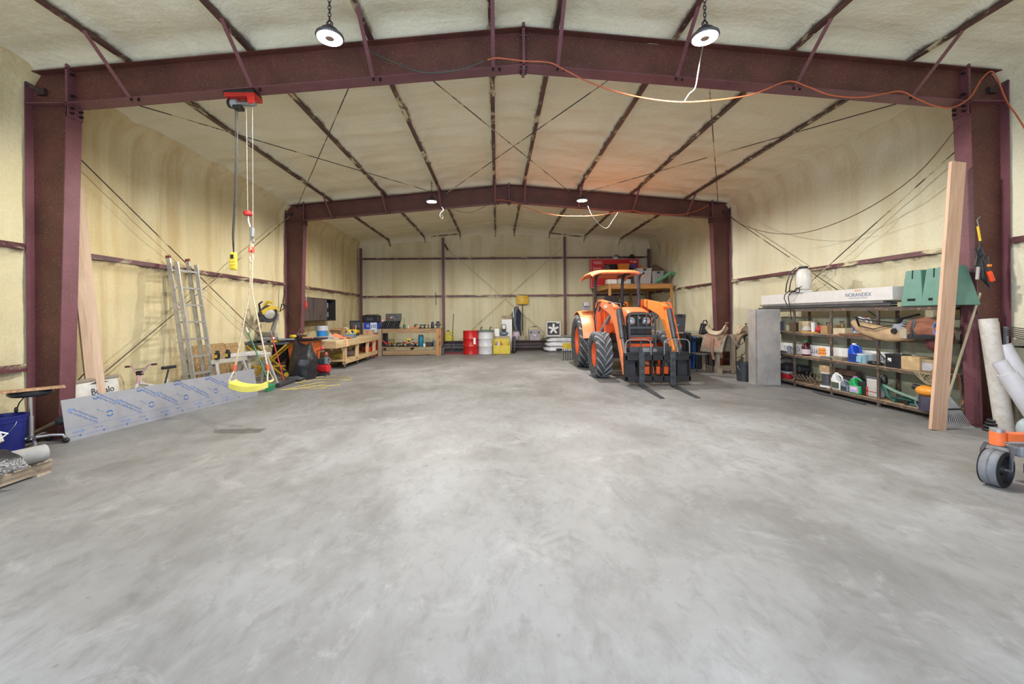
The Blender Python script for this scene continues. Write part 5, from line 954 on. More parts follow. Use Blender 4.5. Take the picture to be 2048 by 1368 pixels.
# table saw with orange cabinet
ts = T('table_saw', 'orange cabinet table saw with black top behind the trash bag', 'table saw', (-4.88, 10.46, 0)); OS = M('#c9622c', .45)
MB().add([(-.24, -.22, .12), (.24, -.22, .12), (.24, .22, .12), (-.24, .22, .12), (-.32, -.27, .86), (.32, -.27, .86), (.32, .27, .86), (-.32, .27, .86)], [(3, 2, 1, 0), (4, 5, 6, 7), (0, 1, 5, 4), (1, 2, 6, 5), (2, 3, 7, 6), (3, 0, 4, 7)]).build('cabinet', OS, ts, bevel=.01)
MB().box(-.42, .46, -.30, .30, .87, .915).build('saw_table', M('#2c2c30', .4, .3), ts, bevel=.006); MB().box(-.44, .50, -.34, -.31, .87, .91).build('fence_rail', BLK, ts)
for x in (-.26, .26):
    for y in (-.22, .22): MB().beam((x*.9, y*.9, .14), (x*1.25, y*1.2, 0.004), .04, .04).build('leg', BLK, ts)
TZ = .918
t = T('palm_sander', 'yellow palm sander on the black table saw top', 'power tool', (-5.10, 10.30, TZ)); MB().ball((0, 0, .05), (.09, .06, .05), flat=.05).build('body', YEL, t, smooth=True); MB().cyl((0, 0, .08), (0, 0, .13), .03).build('knob', BLK, t)
t = T('hand_plane', 'brown block tool lying right of the yellow palm sander', 'tool', (-4.88, 10.37, TZ)); MB().box(-.08, .08, -.04, .04, 0, .08).build('body', M('#4a3a30', .6), t, bevel=.01); MB().cyl((0, 0, .08), (.0, 0, .13), .025).build('knob', M('#9a6a40', .5), t)
O(MB().tube([(0, 0, .02), (.10, .02, .24), (.16, .03, .25), (.32, .05, .12), (.18, .04, .05)], .010, 6), 'bent_metal_bracket', M('#8a6a58', .5, .3), 'bent metal bracket standing on the table saw clutter', 'bracket', (-5.12, 10.50, TZ))
O(MB().ball((0, 0, .06), (.13, .09, .065), nz=.5, flat=.06, seed=5), 'work_gloves', M('#7a6058', .9, var=.3), 'brown crumpled work gloves heaped on the table saw', 'gloves', (-5.06, 10.56, TZ), smooth=True)
O(MB().cyl((0, 0, .02), (.26, -.02, .02), .02), 'caulk_tube', M('#d89a7a', .5), 'orange and grey caulk tube at right of the table saw top', 'tube', (-4.82, 10.22, TZ))
# trash bag
def tb(u, v):
    a = 2*PI*u; ca, sa = math.cos(a), math.sin(a); w2 = noise.noise(V((ca*1.6, sa*1.6, v*3)))*.10+noise.noise(V((ca*5, sa*5, v*8)))*.06
    k = min(1, max(0, (v-.58)/.42)); r = .29*(.92+.13*math.sin(PI*min(1, v*1.3))); rx = r*(1-.30*k)*(1+w2); ry = r*(1-.93*k**1.4)*(1+w2)
    return V((rx*ca-.02*v, ry*sa, .80*v+(.16*k**2*ca*ca*(1.15 if ca < 0 else .55)-.05*k*(1-ca*ca))))
mb = MB(); nu, nv = 48, 26; mb.add([tb(i/nu, j/nv) for j in range(nv+1) for i in range(nu)], [(j*nu+i, j*nu+(i+1) % nu, (j+1)*nu+(i+1) % nu, (j+1)*nu+i) for j in range(nv) for i in range(nu)]+[tuple(range(nu-1, -1, -1)), tuple(range(nv*nu, nv*nu+nu))])
tbag = M('#26262b', .16, 0, .15, 12, .8)
o = T('trash_bag', 'full shiny black trash bag standing by the workbench', 'trash bag', (-4.56, 9.72, 0)); mb.build('bag_body', tbag, o, smooth=True)
O(MB().ball((0, 0, .055), (.24, .12, .055), nz=.3, flat=.05, seed=2), 'bag_scrap', M('#4c4d50', .3), 'small flattened dark bag at the foot of trash bag', 'bag', (-4.62, 9.36, 0), smooth=True)
# red compressor
cp = T('air_compressor', 'red tank air compressor at the near workbench corner', 'compressor', (-4.27, 10.12, 0), R(75)); cp.scale = (.85,)*3; MB().lathe([(.05, -.20), (.11, -.18), (.125, -.12), (.125, .12), (.11, .18), (.05, .20)], (0, 0, .22), 22, 'y').build('tank', M('#c62a30', .3), cp, smooth=True)
MB().lathe([(.03, -.02), (.11, -.02), (.11, .02), (.03, .02)], (0, -.0, .10), 18, 'y').build('wheel', RUBBER, cp, loc=(-.12, .0, .01)) if False else MB().box(-.10, .10, -.14, .14, 0, .10).build('feet', DGREY, cp)
MB().cyl((0, -.08, .35), (0, -.08, .56), .07, n=16).build('pump', M('#6d7a80', .4, .4), cp); MB().box(-.06, .06, .02, .18, .34, .50).build('motor', M('#39434a', .5), cp, bevel=.02); MB().tube([(.09*math.cos(a), -.16, .44+.09*math.sin(a)) for a in [2*PI*i/20 for i in range(20)]], .010, 6, closed=True).build('hose_coil', GREY, cp)
MB().tube([(-.02, .16, .34), (-.05, .18, .72), (-.05, -.12, .78)], .014).build('handle', BLK, cp, smooth=True); MB().ball((-.02, -.10, .62), (.07, .06, .07), nz=.4).build('regulator', M('#8a4a3e', .4), cp, smooth=True); MB().ball((-.05, .0, .80), (.04, .04, .06)).build('filter_cap', M('#d8414e', .4), cp, smooth=True)
# yellow cord on floor
cpts = [FL(*p, .006) for p in ((590, 766), (640, 759), (690, 760), (700, 756), (655, 752), (610, 760), (604, 768), (640, 772), (680, 769), (650, 764), (612, 770), (575, 778), (560, 780), (600, 777), (648, 776), (650, 770), (610, 775), (586, 779))]
cord(cpts, .0075, M('#cdb85c', .5), 'extension_lead', 'yellow extension cord tangled on the floor by trash bag', 'cord')

# under and around the bench
for i, (x, y, c, lb, s_) in enumerate(((-4.62, 12.0, '#9a8a3a', 'yellow and black tool box on the lower bench shelf', (.22, .3, .14)), (-4.55, 12.75, '#8f857c', 'grey cloth bundle on the lower shelf of rolling bench', (.2, .3, .16)), (-4.62, 13.45, '#3a3a40', 'dark case on the lower shelf near the red one', (.2, .25, .2)))):
    O(MB().box(-s_[0]/2, s_[0]/2, -s_[1]/2, s_[1]/2, 0, s_[2]), 'tool_box' if i != 1 else 'cloth_bundle', M(c, .6, var=.3), lb, 'box', (x, y, .242), R(10*i), bevel=.03)
t = T('shop_vacuum', 'small red and black shop vacuum under bench far end', 'vacuum', (-4.48, 14.12, .242)); MB().lathe([(.13, 0), (.15, .02), (.15, .14), (.13, .17)], n=20).build('tank', RED, t, smooth=True); MB().lathe([(.14, .17), (.14, .24), (.08, .32)], n=20).build('motor_head', BLK, t, smooth=True)

# ---------------- lower left foreground: stool, pallet, bucket ----------------
so = T('shop_stool', 'black round rolling stool with chrome stem at far left', 'stool', (-5.30, 4.72, 0)); CH_ = M('#c4c4c6', .2, .9, .05)
MB().lathe([(.05, .585), (.155, .59), (.18, .61), (.182, .63), (.165, .65), (.001, .655)], n=32).build('seat', M('#1d1f27', .3), so, smooth=True)
MB().cyl((0, 0, .34), (0, 0, .59), .017).build('upper_stem', CH_, so, smooth=True); MB().cyl((0, 0, .12), (0, 0, .36), .026).build('lower_stem', CH_, so, smooth=True); MB().lathe([(.03, .08), (.05, .09), (.04, .13)], n=16).build('hub', DGREY, so)
for k in range(5):
    a = 2*PI*k/5-.62; c, s = math.cos(a), math.sin(a); g = MB().tube([(.02*c, .02*s, .11), (.16*c, .16*s, .115), (.25*c, .25*s, .10), (.27*c, .27*s, .06)], .016, 8).build('base_leg', CH_, so, smooth=True)
    MB().ball((.275*c, .275*s, .031), (.038, .030, .031), 14, 8).build('caster', BLK, g, smooth=True)
MB().tube([(-.03, -.02, .60), (-.07, -.05, .52), (-.085, -.06, .46)], .006).build('height_lever', BLK, so); MB().ball((-.09, -.065, .44), (.018, .015, .035)).build('lever_knob', BLK, so, smooth=True)
plank('particle_board_strip', 'thin speckled particle board strip lying across the stool', 'board', (-5.06, 4.86, .668), (-6.05+.2, 3.9, .668), .14, .022, (1, -1, 0), M('#b58f6c', .85, var=.35, sc=40))
bkt = bucket('blue plastic bucket with wire handle at left edge', M('#17206f', .4), tuple(FL(12, 903)), .16, .40)
MB().box(-.0, .10, -.165, -.155, .06, .14).build('sticker', WHITE, bkt) if False else None
q = FL(103, 938); pal = T('wooden_pallet', 'weathered wooden pallet corner at the left edge', 'pallet', (-5.55, 3.55, 0), 0); PW = wood('#a1927c', '#75685a', 'y'); PWX = wood('#b3a690', '#857866', 'x')
pc = FL(103, 945)
for x in (-.30, .08, .46): MB().box(x, x+.04, -.9, .52, .02, .11).build('stringer', PW, pal, bevel=.003)
for k in range(8): MB().box(-.32, .52, -.88+k*.18, -.75+k*.18, .11, .13).build('deck_board', PWX, pal, bevel=.003)
for k in range(3): MB().box(-.32, .52, -.88+k*.63, -.76+k*.63, 0, .02).build('bottom_board', PWX, pal)
pal.location = (pc.x-.52, pc.y-.50, 0)
px_, py_ = pal.location.x, pal.location.y
t = T('foam_pipe_roll', 'grey foam-covered pipe lying across the pallet', 'pipe', (px_+.22, py_+.03, .135)); MB().cyl((-.15, -.75, .075), (.30, .42, .075), .075, n=22).build('foam_sleeve', M('#9c9a96', .9, var=.12, bmp=.3), t, smooth=True)
def blk(u, v): return (-.20+u*.44+.25*v, -.5+v*.62, .14+.05*math.sin(PI*u)+.03*nz(u*5, v*5, 8)-.10*(abs(2*u-1))**3)
MB().sheet(blk, 12, 12, .012).build('black_film', M('#2e2e30', .2, bmp=.6), t, smooth=True)
MB().tube([(.05, .15, .16), (.15, .25, .30), (.08, .05, .42), (-.1, -.05, .40)], .008).build('tie_rope', WHITE, t, smooth=True)
O(MB().ball((0, 0, .20), (.20, .16, .22), nz=.5, flat=.2, seed=7), 'clear_plastic_bag', M('#c9c3bb', .25, bmp=.5), 'pale crumpled plastic sack on the pallet, left edge', 'plastic bag', (px_-.16, py_+.42, .135), smooth=True)
t = T('floor_jack_handle', 'tangle of small tools at the nearer left column foot', 'tools', (-5.45, 5.02, .0)); MB().cyl((-.15, -.12, .05), (.12, .02, .22), .022).build('handle', M('#8a7a68', .4, .4), t); MB().ball((.14, .02, .22), (.06, .04, .05)).build('head', DGREY, t)
MB().ball((-.1, -.1, .05), (.09, .08, .05), nz=.5).build('black_base', BLK, t)

# ---------------- right side ----------------
# steel shelving
RS = steel_mat('rusty_angle_iron', '#5d5149', '#9a6f48', .55, (14, 14, 14), '#3e3733')
sh = T('steel_shelving', 'long rusty angle-iron shelving along the right wall', 'shelving', (0, 0, 0)); SX0, SX1 = 5.83, 6.13; SY = [5.33, 6.21, 7.09, 7.98, 8.87]; SZS = (.11, .62, 1.065, 1.52)
sh.location = (SX0, SY[0], 0); D0 = SX1-SX0; Ls = SY[-1]-SY[0]
for y in SY:
    for x in (0, D0): MB().box(x-.004, x+.022, y-SY[0]-.02, y-SY[0]+.02, 0, 1.52 if x else 1.53).build('upright', RS, sh)
for z in SZS:
    for x in (0, D0): MB().box(x-.012, x+.012, -.02, Ls+.02, z-.045, z-.005).build('shelf_rail', RS, sh)
    for y in SY: MB().box(0, D0, y-SY[0]-.012, y-SY[0]+.012, z-.04, z-.008).build('cross_rail', RS, sh)
for z in SZS[:3]:
    for i in range(4): MB().box(.0, D0, SY[i]-SY[0]+.003, SY[i+1]-SY[0]-.003, z-.006, z+.012).build('shelf_deck', M('#9d8468', .85, var=.2), sh)
MB().box(0, D0, -.02, Ls+.02, 1.518, 1.532).build('shelf_deck', M('#6d6258', .85, var=.2), sh)
S4, S3, S2, S1 = (z+.012 for z in SZS[:3]) if False else (0, 0, 0, 0), 0, 0, 0
ZA, ZB, ZC, ZD = SZS[0]+.0125, SZS[1]+.0125, SZS[2]+.0125, SZS[3]+.0125
# glossy green backer sheet behind the shelves and the soffit carton
O(MB().box(-.006, .006, -1.75, 1.75, 0, 1.36), 'backing_sheet', M('#a9ac94', .12, 0, .06), 'glossy pale green panel standing behind the steel shelving', 'panel', (6.185, 7.1, 0.01))
sf = T('soffit_carton', 'long white carton with upside-down letters on middle shelf', 'box', (6.02, 7.35, ZB)); MB().box(-.03, .07, -1.55, 1.50, 0, .20).build('carton_body', WHITE, sf, bevel=.004)
for s_, y in (('SOFFIT', .22), ('COVERS', .92), ('VINYL SOFFIT', -.78)): text(s_, .12, Matrix.Translation((-.032, y, .10)) @ Matrix.Rotation(-PI/2, 4, 'Z') @ Matrix.Rotation(PI/2, 4, 'X') @ Matrix.Rotation(PI, 4, 'Z'), M('#39506a', .5), sf)
MB().box(-.034, -.03, .06, .22, .03, .17).build('orange_label', M('#ee9640', .5), sf)
for k in range(2): text('KEEP DRY' if k else 'MARK & IN', .03, Matrix.Translation((-.0355, .14, .12-k*.05)) @ Matrix.Rotation(-PI/2, 4, 'Z') @ Matrix.Rotation(PI/2, 4, 'X'), M('#8a5020', .5), sf)
def sp_(px, X=5.95): p = PX(px, 700, X); return p.y
def at(px, z, X=5.95): return (X, sp_(px, X), z)
# top shelf
t = T('long_white_carton', 'very long white siding carton on top of the shelving', 'box', (5.92, 7.42, ZD+.10)); MB().box(-.09, .12, -1.45, 1.55, 0, .20).build('carton_body', M('#cfcbc7', .5, var=.04), t, bevel=.005)
text('NORANDEX', .085, Matrix.Translation((-.092, -.87, .10)) @ Matrix.Rotation(-PI/2, 4, 'Z') @ Matrix.Rotation(PI/2, 4, 'X'), M('#5a6a86', .5), t); text('BUILDING MATERIALS DISTRIBUTION', .02, Matrix.Translation((-.092, -.87, .05)) @ Matrix.Rotation(-PI/2, 4, 'Z') @ Matrix.Rotation(PI/2, 4, 'X'), M('#8a96a8', .5), t)
for dy in (-.035, .035): MB().box(-.0925, -.09, -.87+dy-.03, -.87+dy+.03, .155, .185).build('logo_print', M('#c9a27e', .5), t)
t = T('trim_bundle', 'bundle of dark metal trim lengths under the white carton', 'trim', (5.92, 7.45, ZD))
for k, (x, z, c) in enumerate(((-.10, 0, '#2f3238'), (-.02, .0, '#3a3d44'), (.06, 0, '#2f3238'), (-.09, .035, '#4a4c52'), (.0, .035, '#6d6c6e'), (-.09, .066, '#8c8a88'), (.02, .066, '#9a9794'))): MB().box(x, x+.07, -1.45+.06*(k % 3), 1.62-.05*(k % 4), z, z+.028).build('trim_length', M(c, .4, .3), t)
O(MB().box(-.10, .05, -.18, .18, 0, .02), 'plastic_wrap', M('#b9b6b6', .3), 'crumpled clear wrap at the near end of trim bundle', 'plastic wrap', (5.85, 6.15, ZD+.096-.0)) if False else None
def wedge(y, label, dz=0):
    t = T('green_ramp', label, 'plastic stand', (5.90+dz, y, ZD)); g = M('#608a7b', .5, var=.06)
    MB().add([(-.10, -.155, 0), (-.10, .155, 0), (.20, .155, 0), (.20, -.155, 0), (-.07, -.105, .50), (-.07, .105, .50), (.08, .105, .50), (.08, -.105, .50)], [(0, 1, 2, 3), (7, 6, 5, 4), (0, 4, 5, 1), (1, 5, 6, 2), (2, 6, 7, 3), (3, 7, 4, 0)]).build('stand_body', g, t, bevel=.012)
    MB().box(-.098, -.090, -.055, .055, .07, .105).build('hand_slot', M('#0d1512', .9), t, bevel=.003).rotation_euler = (0, 0, 0); MB().boxm((.006, .012, .12), Matrix.Translation((-.0755, 0, .44)) @ Matrix.Rotation(.06, 4, 'Y')).build('slit', M('#12251e', .9), t)
wedge(sp_(1827, 5.83), 'green plastic wedge stand, far one beside the white carton'); wedge(sp_(1870, 5.83), 'green plastic wedge stand, middle one of three'); wedge(sp_(1909, 5.83), 'green plastic wedge stand partly behind the tall board', -.10)
O(MB().beam((0, -.75, .0), (0, .78, .0), .03, .04), 'metal_rail', M('#b0aaa6', .4, .4), 'pale metal strip resting above the green wedge stands', 'metal strip', (6.20, 5.65, 2.10)) if False else None
plank('metal_strip', 'thin pale metal strip laid over the green wedge stands', 'metal strip', (5.92, 4.95, 2.045), (6.20, 6.9, 1.90), .04, .008, (0, 0, 1), M('#b0aaa6', .4, .3)) if False else None
# backpack sprayer
q = PX(1607, 570, 5.92); t = T('backpack_sprayer', 'white backpack sprayer with black straps on top carton', 'sprayer', (5.92, q.y, ZD+.302))
MB().lathe([(.08, .0), (.13, .03), (.155, .12), (.16, .25), (.14, .36), (.09, .42), (.06, .43)], n=26, sx=.75, sy=1).build('tank', M('#d5d0c8', .35, var=.04), t, smooth=True, loc=(.0, 0, .04)); MB().cyl((0, 0, .46), (0, 0, .51), .075, n=20).build('cap', BLK, t, bevel=.005)
MB().box(-.12, .10, -.10, .14, 0, .05).build('base', WHITE, t, bevel=.01)
for s in (.02, .12): MB().tube([(-.05, s, .50), (-.13, s+.05, .42), (-.16, s+.11, .2), (-.15, s+.16, .03), (-.12, s+.04, .03)], .018, 6, flat=.6).build('strap', BLK, t, smooth=True)
MB().tube([(-.12, .04, .04), (-.2, .10, .05), (-.22, .2, -.02), (-.18, .28, -.10), (-.16, .18, -.30), (-.14, .1, -.34)], .008).build('hose', BLK, t, smooth=True); MB().tube([(-.14, -.10, .10), (-.16, .1, .02), (-.17, .18, -.06), (-.15, .12, -.52)], .008).build('hose', BLK, t, smooth=True)
MB().tube([(-.14, -.03+.06*math.cos(a), .05+.045*math.sin(a)) for a in [2*PI*i/14 for i in range(14)]], .008, 6, closed=True).build('hose_loop', BLK, t); MB().tube([(-.14, -.14, .12), (-.15, .20, -.02)], .007).build('wand', DGREY, t)
# shelf C (z 1.065)
carton('tan cardboard box behind white cup stack, upper shelf', at(1616, ZC, 6.03), (.18, .26, .21), 0, M('#b5a286', .8))
O(MB().box(-.06, .06, -.05, .05, 0, .18), 'rusty_can_box', M('#7c6048', .8), 'small brown box at the far end of upper shelf', 'box', at(1588, ZC, 6.02), bevel=.005)
O(MB().box(-.05, .05, -.05, .05, 0, .20), 'gray_small_box', M('#6b727c', .5), 'small grey box beside the diamond plate box, upper shelf', 'box', at(1562, ZC, 6.0), bevel=.005)
O(MB().ball((0, 0, .055), (.07, .09, .06), nz=.3, flat=.05), 'white_rag', M('#b9b4ae', .7), 'rolled pale rag left of the white cup stack', 'rag', at(1614.5, ZC, 5.92), smooth=True)
t = T('cup_stack', 'tall stack of white foam cups on the upper shelf', 'cups', at(1627, ZC, 5.90)); 
for k in range(7): MB().lathe([(.026, 0), (.034, .07), (.037, .072)], n=18).build('cup', WHITE, t, smooth=True, loc=(0, 0, k*.02))
O(MB().box(-.02, .03, -.18, .18, 0, .018), 'yellow_level', M('#cf9430', .5), 'short yellow level lying on the upper shelf edge', 'level', at(1619, ZC, 5.855), bevel=.003)
t = T('red_pump', 'small red motor on the upper shelf', 'motor', at(1641, ZC, 5.92)); MB().cyl((0, -.055, .06), (0, .055, .06), .055, n=18).build('body', M('#b3232c', .35), t, bevel=.01); MB().box(-.04, .04, -.06, .06, 0, .02).build('foot', BLK, t); MB().box(-.03, .03, -.04, .03, .10, .14).build('top_box', RED, t, bevel=.006)
carton('small cardboard box right of the red motor', at(1656, ZC, 5.92), (.15, .15, .14), 0, M('#a9835c', .8), tape=False); t = T('black_handle_tool', 'black handle standing on the small cardboard box', 'tool', at(1657, ZC+.141, 5.92)); MB().tube([(0, -.035, 0), (0, -.035, .05), (0, .035, .05), (0, .035, 0)], .008).build('handle', BLK, t)
carton('dark open box behind the front post, upper shelf', at(1674, ZC, 6.0), (.14, .12, .15), 0, M('#8a7050', .8), tape=False)
carton('cream low box on the upper shelf by amber bottles', at(1687, ZC, 5.92), (.16, .24, .105), 0, M('#c4b496', .8), tape=False)
for i, px in enumerate((1681, 1685.5)): lathe_thing('amber_bottle', ('left amber glass bottle behind the cream box', 'right amber glass bottle behind the cream box')[i], 'bottle', at(px, ZC, 6.045), [(.024, 0), (.026, .12), (.022, .14), (.010, .16), (.010, .20)], M('#8a6a34', .2), [(.012, .20), (.012, .225)], BLK)
j = jug('white and blue handled jug on the upper shelf', WHITE, M('#c9d0dc', .4), at(1724, ZC+.03, 5.90), (.10, .22, .27), 0, M('#7c96b8', .4), patchm2=M('#c9d2b0', .5)); MB().box(-.052, .045, .07, .115, .03, .20).build('blue_side', M('#2246b8', .4), j, bevel=.01)
jug('white jug half hidden behind the blue-white one', WHITE, M('#b33a30', .4), at(1735, ZC+.03, 6.03), (.10, .16, .28)); O(MB().box(-.12, .15, -.30, .3, 0, .02), 'brown_board', wood('#8a5c3c', '#6a4228', 'y'), 'loose brown board under the jugs on upper shelf', 'board', at(1722, ZC, 5.93)) ; O(MB().box(-.10, -.04, -.45, .45, 0, .02), 'orange_wood_strip', wood('#b9793c', '#94592a', 'y'), 'orange-brown wood strip along the upper shelf edge', 'board', (5.86, sp_(1712, 5.83), ZC-.035)) if False else None
# tan canvas bag & brown backpack
def bagsurf(cx, cy, cz, rx, ry, rz_, seed, mat, name, par, flat=None, n=28, nz_=.22): return MB().ball((cx, cy, cz), (rx, ry, rz_), n, 16, nz=nz_, seed=seed, flat=flat).build(name, mat, par, smooth=True)
y0 = sp_(1775, 5.85); t = T('canvas_tool_bag', 'tan canvas tool bag slumped over the upper shelf', 'bag', (5.86, y0, ZC)); tan = M('#b39672', .85, var=.15, bmp=.2)
def tan_(u, v):
    a = 2*PI*u; s = .135*math.sin(PI*(.12+.76*v))**.3; yy = .50-v*.98; zz = .07+.10*(1-v)-.07*math.sin(PI*v)
    return V((-.03+.13*math.cos(a)*(.6+.4*v), yy+.03*math.sin(a*3), zz+s*(.95+.2*math.cos(2*a))*math.sin(a)*1.05+.012*noise.noise(V((a, v*6, 0)))))
mb = MB(); nu, nv = 24, 16; mb.add([tan_(i/nu, j/nv) for j in range(nv+1) for i in range(nu)], [(j*nu+i, j*nu+(i+1) % nu, (j+1)*nu+(i+1) % nu, (j+1)*nu+i) for j in range(nv) for i in range(nu)]+[tuple(range(nu-1, -1, -1)), tuple(range(nv*nu, nv*nu+nu))]); mb.build('bag_body', tan, t, smooth=True)
MB().tube([(-.05, .50, .30), (-.12, .35, .27), (-.10, .10, .24), (-.06, -.35, .20)], .022, 6, flat=.4).build('strap', BLK, t, smooth=True); MB().tube([(-.08, .45, .28), (-.17, .30, .16), (-.17, .05, .12), (-.12, -.15, .18), (-.08, -.40, .17)], .016, 6, flat=.4).build('strap', BLK, t, smooth=True)
MB().tube([(-.12, .02, -.05), (-.13, .04, -.20), (-.11, -.06, -.32), (-.10, -.14, -.36)], .009, 6).build('loose_strap', BLK, t, smooth=True); MB().box(-.19, -.14, -.46, -.36, .0, .13).build('buckle_pad', M('#a89a86', .7), t, bevel=.01)
y1 = sp_(1845, 5.80); t = T('backpack', 'brown and black hiking backpack lying on upper shelf', 'backpack', (5.86, y1, ZC)); brn = M('#85543f', .8, var=.15)
bagsurf(-.02, -.04, .13, .16, .30, .15, 3, brn, 'pack_body', t, .125); bagsurf(-.05, -.02, .035, .14, .31, .075, 5, M('#23242a', .8), 'pack_base', t, .03); bagsurf(-.02, .30, .12, .13, .13, .11, 6, M('#8b8f94', .8), 'lid_panel', t)
MB().cyl((-.17, .30, .10), (-.13, .30, .10), .04, n=14).build('valve', BLK, t); MB().tube([(-.03, .42, .10), (-.10, .25, .28), (-.05, .05, .34)], .03, 8, flat=.4).build('shoulder_strap', BLK, t, smooth=True); MB().tube([(-.15, .02, .27), (-.19, .01, .15), (-.18, -.02, .02)], .022, 6, flat=.35).build('compression_strap', BLK, t, smooth=True)
t = T('blue_rope_coil', 'bright blue rope coil hanging beside the tall board', 'rope', (5.72, sp_(1887, 5.72), 1.15)); MB().tube([(-.0, .08*math.cos(a)+.04, .08+.10*math.sin(a)) for a in [2*PI*i/20 for i in range(20)]], .012, 6, closed=True).build('rope_loop', M('#5a78b8', .6), t, smooth=True); MB().tube([(0, -.02, .45), (.01, .0, .2), (0, -.03, -.02)], .03, 8).build('rope_hank', M('#2c5ec0', .6), t, smooth=True)
# shelf B (z .62)
lathe_thing('spray_can', 'silver spray can on the middle shelf, far end', 'spray can', at(1578.5, ZB, 5.89), [(.030, 0), (.031, .14), (.016, .155)], M('#8f949c', .35, .4), [(.012, .155), (.012, .175)], WHITE)
for k in range(3): lathe_thing('socket_bit', ('leftmost tiny grey fitting, middle shelf far end', 'middle tiny grey fitting on the middle shelf', 'third tiny grey fitting near the silver spray can')[k], 'fitting', at(1562.5+k*4.5, ZB, 5.87), [(.018, 0), (.018, .045)], DGREY)
lathe_thing('juice_bottle', 'large dark red juice bottle with green cap', 'bottle', at(1612, ZB, 5.90), [(.062, 0), (.070, .02), (.068, .12), (.072, .16), (.060, .21), (.028, .25), (.026, .265)], M('#4a1218', .18), [(.030, .262), (.030, .292)], M('#1f7a4c', .4), band=(.0705, .03, .125, M('#d6c4ca', .5)), n=26)
j = jug('tall bright blue jug of fluid on the middle shelf', M('#1f4fc0', .3), WHITE, at(1712, ZB, 5.90), (.12, .20, .31), 0, M('#223a7a', .4)); text('DEF', .06, Matrix.Translation((-.063, -.02, .20)) @ Matrix.Rotation(-PI/2, 4, 'Z') @ Matrix.Rotation(PI/2, 4, 'X'), M('#9ab4e4', .4), j) if False else None
t = T('tub', 'pale blue-grey round tub with label, middle shelf', 'tub', at(1727, ZB, 5.89)); MB().lathe([(.068, 0), (.078, .14)], n=24).build('tub_body', M('#8fb0bc', .4), t, smooth=True); MB().lathe([(.084, .13), (.084, .155), (.001, .157)], n=24).build('lid', M('#b9c6cc', .4), t, smooth=True); MB().box(-.08, -.074, -.045, .045, .02, .11).build('sticker', M('#86b7cf', .5), t)
t = T('tub', 'clear grey tub right behind the pale blue tub', 'tub', at(1743, ZB, 5.98)); MB().lathe([(.08, 0), (.09, .15)], n=24).build('tub_body', M('#9aa2a6', .3), t, smooth=True); MB().lathe([(.096, .14), (.096, .165), (.001, .167)], n=24).build('lid', M('#b5babc', .4), t, smooth=True)
O(MB().ball((0, 0, .03), (.06, .13, .03), nz=.4, flat=.025), 'black_gloves', BLK, 'flat black gloves on the middle shelf edge', 'gloves', at(1750, ZB, 5.87), smooth=True)
O(MB().box(-.04, .04, -.11, .11, 0, .035), 'gray_brush', M('#6d6a68', .7), 'grey scrub brush lying on the middle shelf', 'brush', at(1653, ZB, 5.87), bevel=.01)
t = T('filter_tray', 'pleated cream filter tray on the middle shelf', 'filter', at(1679, ZB, 5.89)); MB().add([(-.05, -.10, 0), (-.05, .10, 0), (.05, .10, 0), (.05, -.10, 0), (-.07, -.14, .06), (-.07, .14, .06), (.07, .14, .06), (.07, -.14, .06)], [(0, 1, 2, 3), (7, 6, 5, 4), (0, 4, 5, 1), (1, 5, 6, 2), (2, 6, 7, 3), (3, 7, 4, 0)]).build('tray_body', M('#b3a892', .7), t)
for k in range(12): MB().beam((-.052, -.10+k*.018, .002), (-.073, -.13+k*.0235, .058), .006, .006).build('pleat', M('#968b76', .7), t)
t = T('car_battery', 'black car battery on the middle shelf', 'battery', at(1796, ZB, 5.90), 0); MB().box(-.08, .08, -.115, .115, 0, .19).build('case', M('#202127', .4), t, bevel=.006); MB().box(-.085, .085, -.12, .12, .17, .20).build('lid', BLK, t, bevel=.004); MB().box(-.083, -.08, .02, .075, .08, .14).build('sticker', WHITE, t); MB().cyl((-.02, -.07, .20), (-.02, -.07, .225), .012).build('terminal', STEEL, t)
carton('square tan cardboard box right of the car battery', at(1835, ZB, 5.93), (.22, .26, .19), 0, M('#b89b72', .8)); O(MB().box(-.04, .04, -.07, .07, 0, .12), 'grey_wire_box', M('#8e8c88', .7), 'small grey box left of the car battery', 'box', at(1781, ZB, 5.97), bevel=.005)
t = carton('open crate of small parts beside the tall board', at(1868, ZB, 5.95), (.2, .2, .17), 0, M('#97866c', .8), open_=True); MB().box(-.106, -.10, -.08, .06, .02, .12).build('sticker', M('#b0b0b4', .5), t)
# bottom shelf A
for i, (px, lb, X_) in enumerate(((1573, 'black round pan box on the bottom shelf, far left', 5.93), (1598, 'second black round pan box right of the first', 6.0))):
    t = T('black_pan_case', lb, 'case', at(px, ZA+.15, X_)); MB().box(-.12, .12, -.16, .16, 0, .14).build('lower_shell', M('#222226', .35), t, bevel=.03); MB().box(-.125, .125, -.165, .165, .07, .085).build('seam', DGREY, t)
t = T('red_case', 'red and grey plastic case on the bottom shelf', 'case', at(1571, ZA, 5.90)); MB().box(-.09, .12, -.19, .19, 0, .10).build('lower_shell', M('#a8202c', .4), t, bevel=.015); MB().box(-.10, .12, -.20, .20, .10, .148).build('lid', M('#9c9ca0', .4), t, bevel=.015)
O(MB().box(-.12, .12, -.2, .2, 0, .148), 'black_base_box', BLK, 'low black box under the second round pan box', 'box', at(1602, ZA, 6.02), bevel=.01)
O(MB().ball((0, 0, .05), (.08, .14, .06), nz=.4, flat=.04, seed=9), 'grey_plastic_bag', M('#8f8a84', .4), 'grey bag piled on the far black pan box', 'bag', at(1571, ZA+.30, 6.0), smooth=True)
t = T('fire_grate', 'rusty log grate with upturned prongs on bottom shelf', 'grate', at(1620, ZA, 5.88)); IR = M('#7a6656', .6, .3, .3)
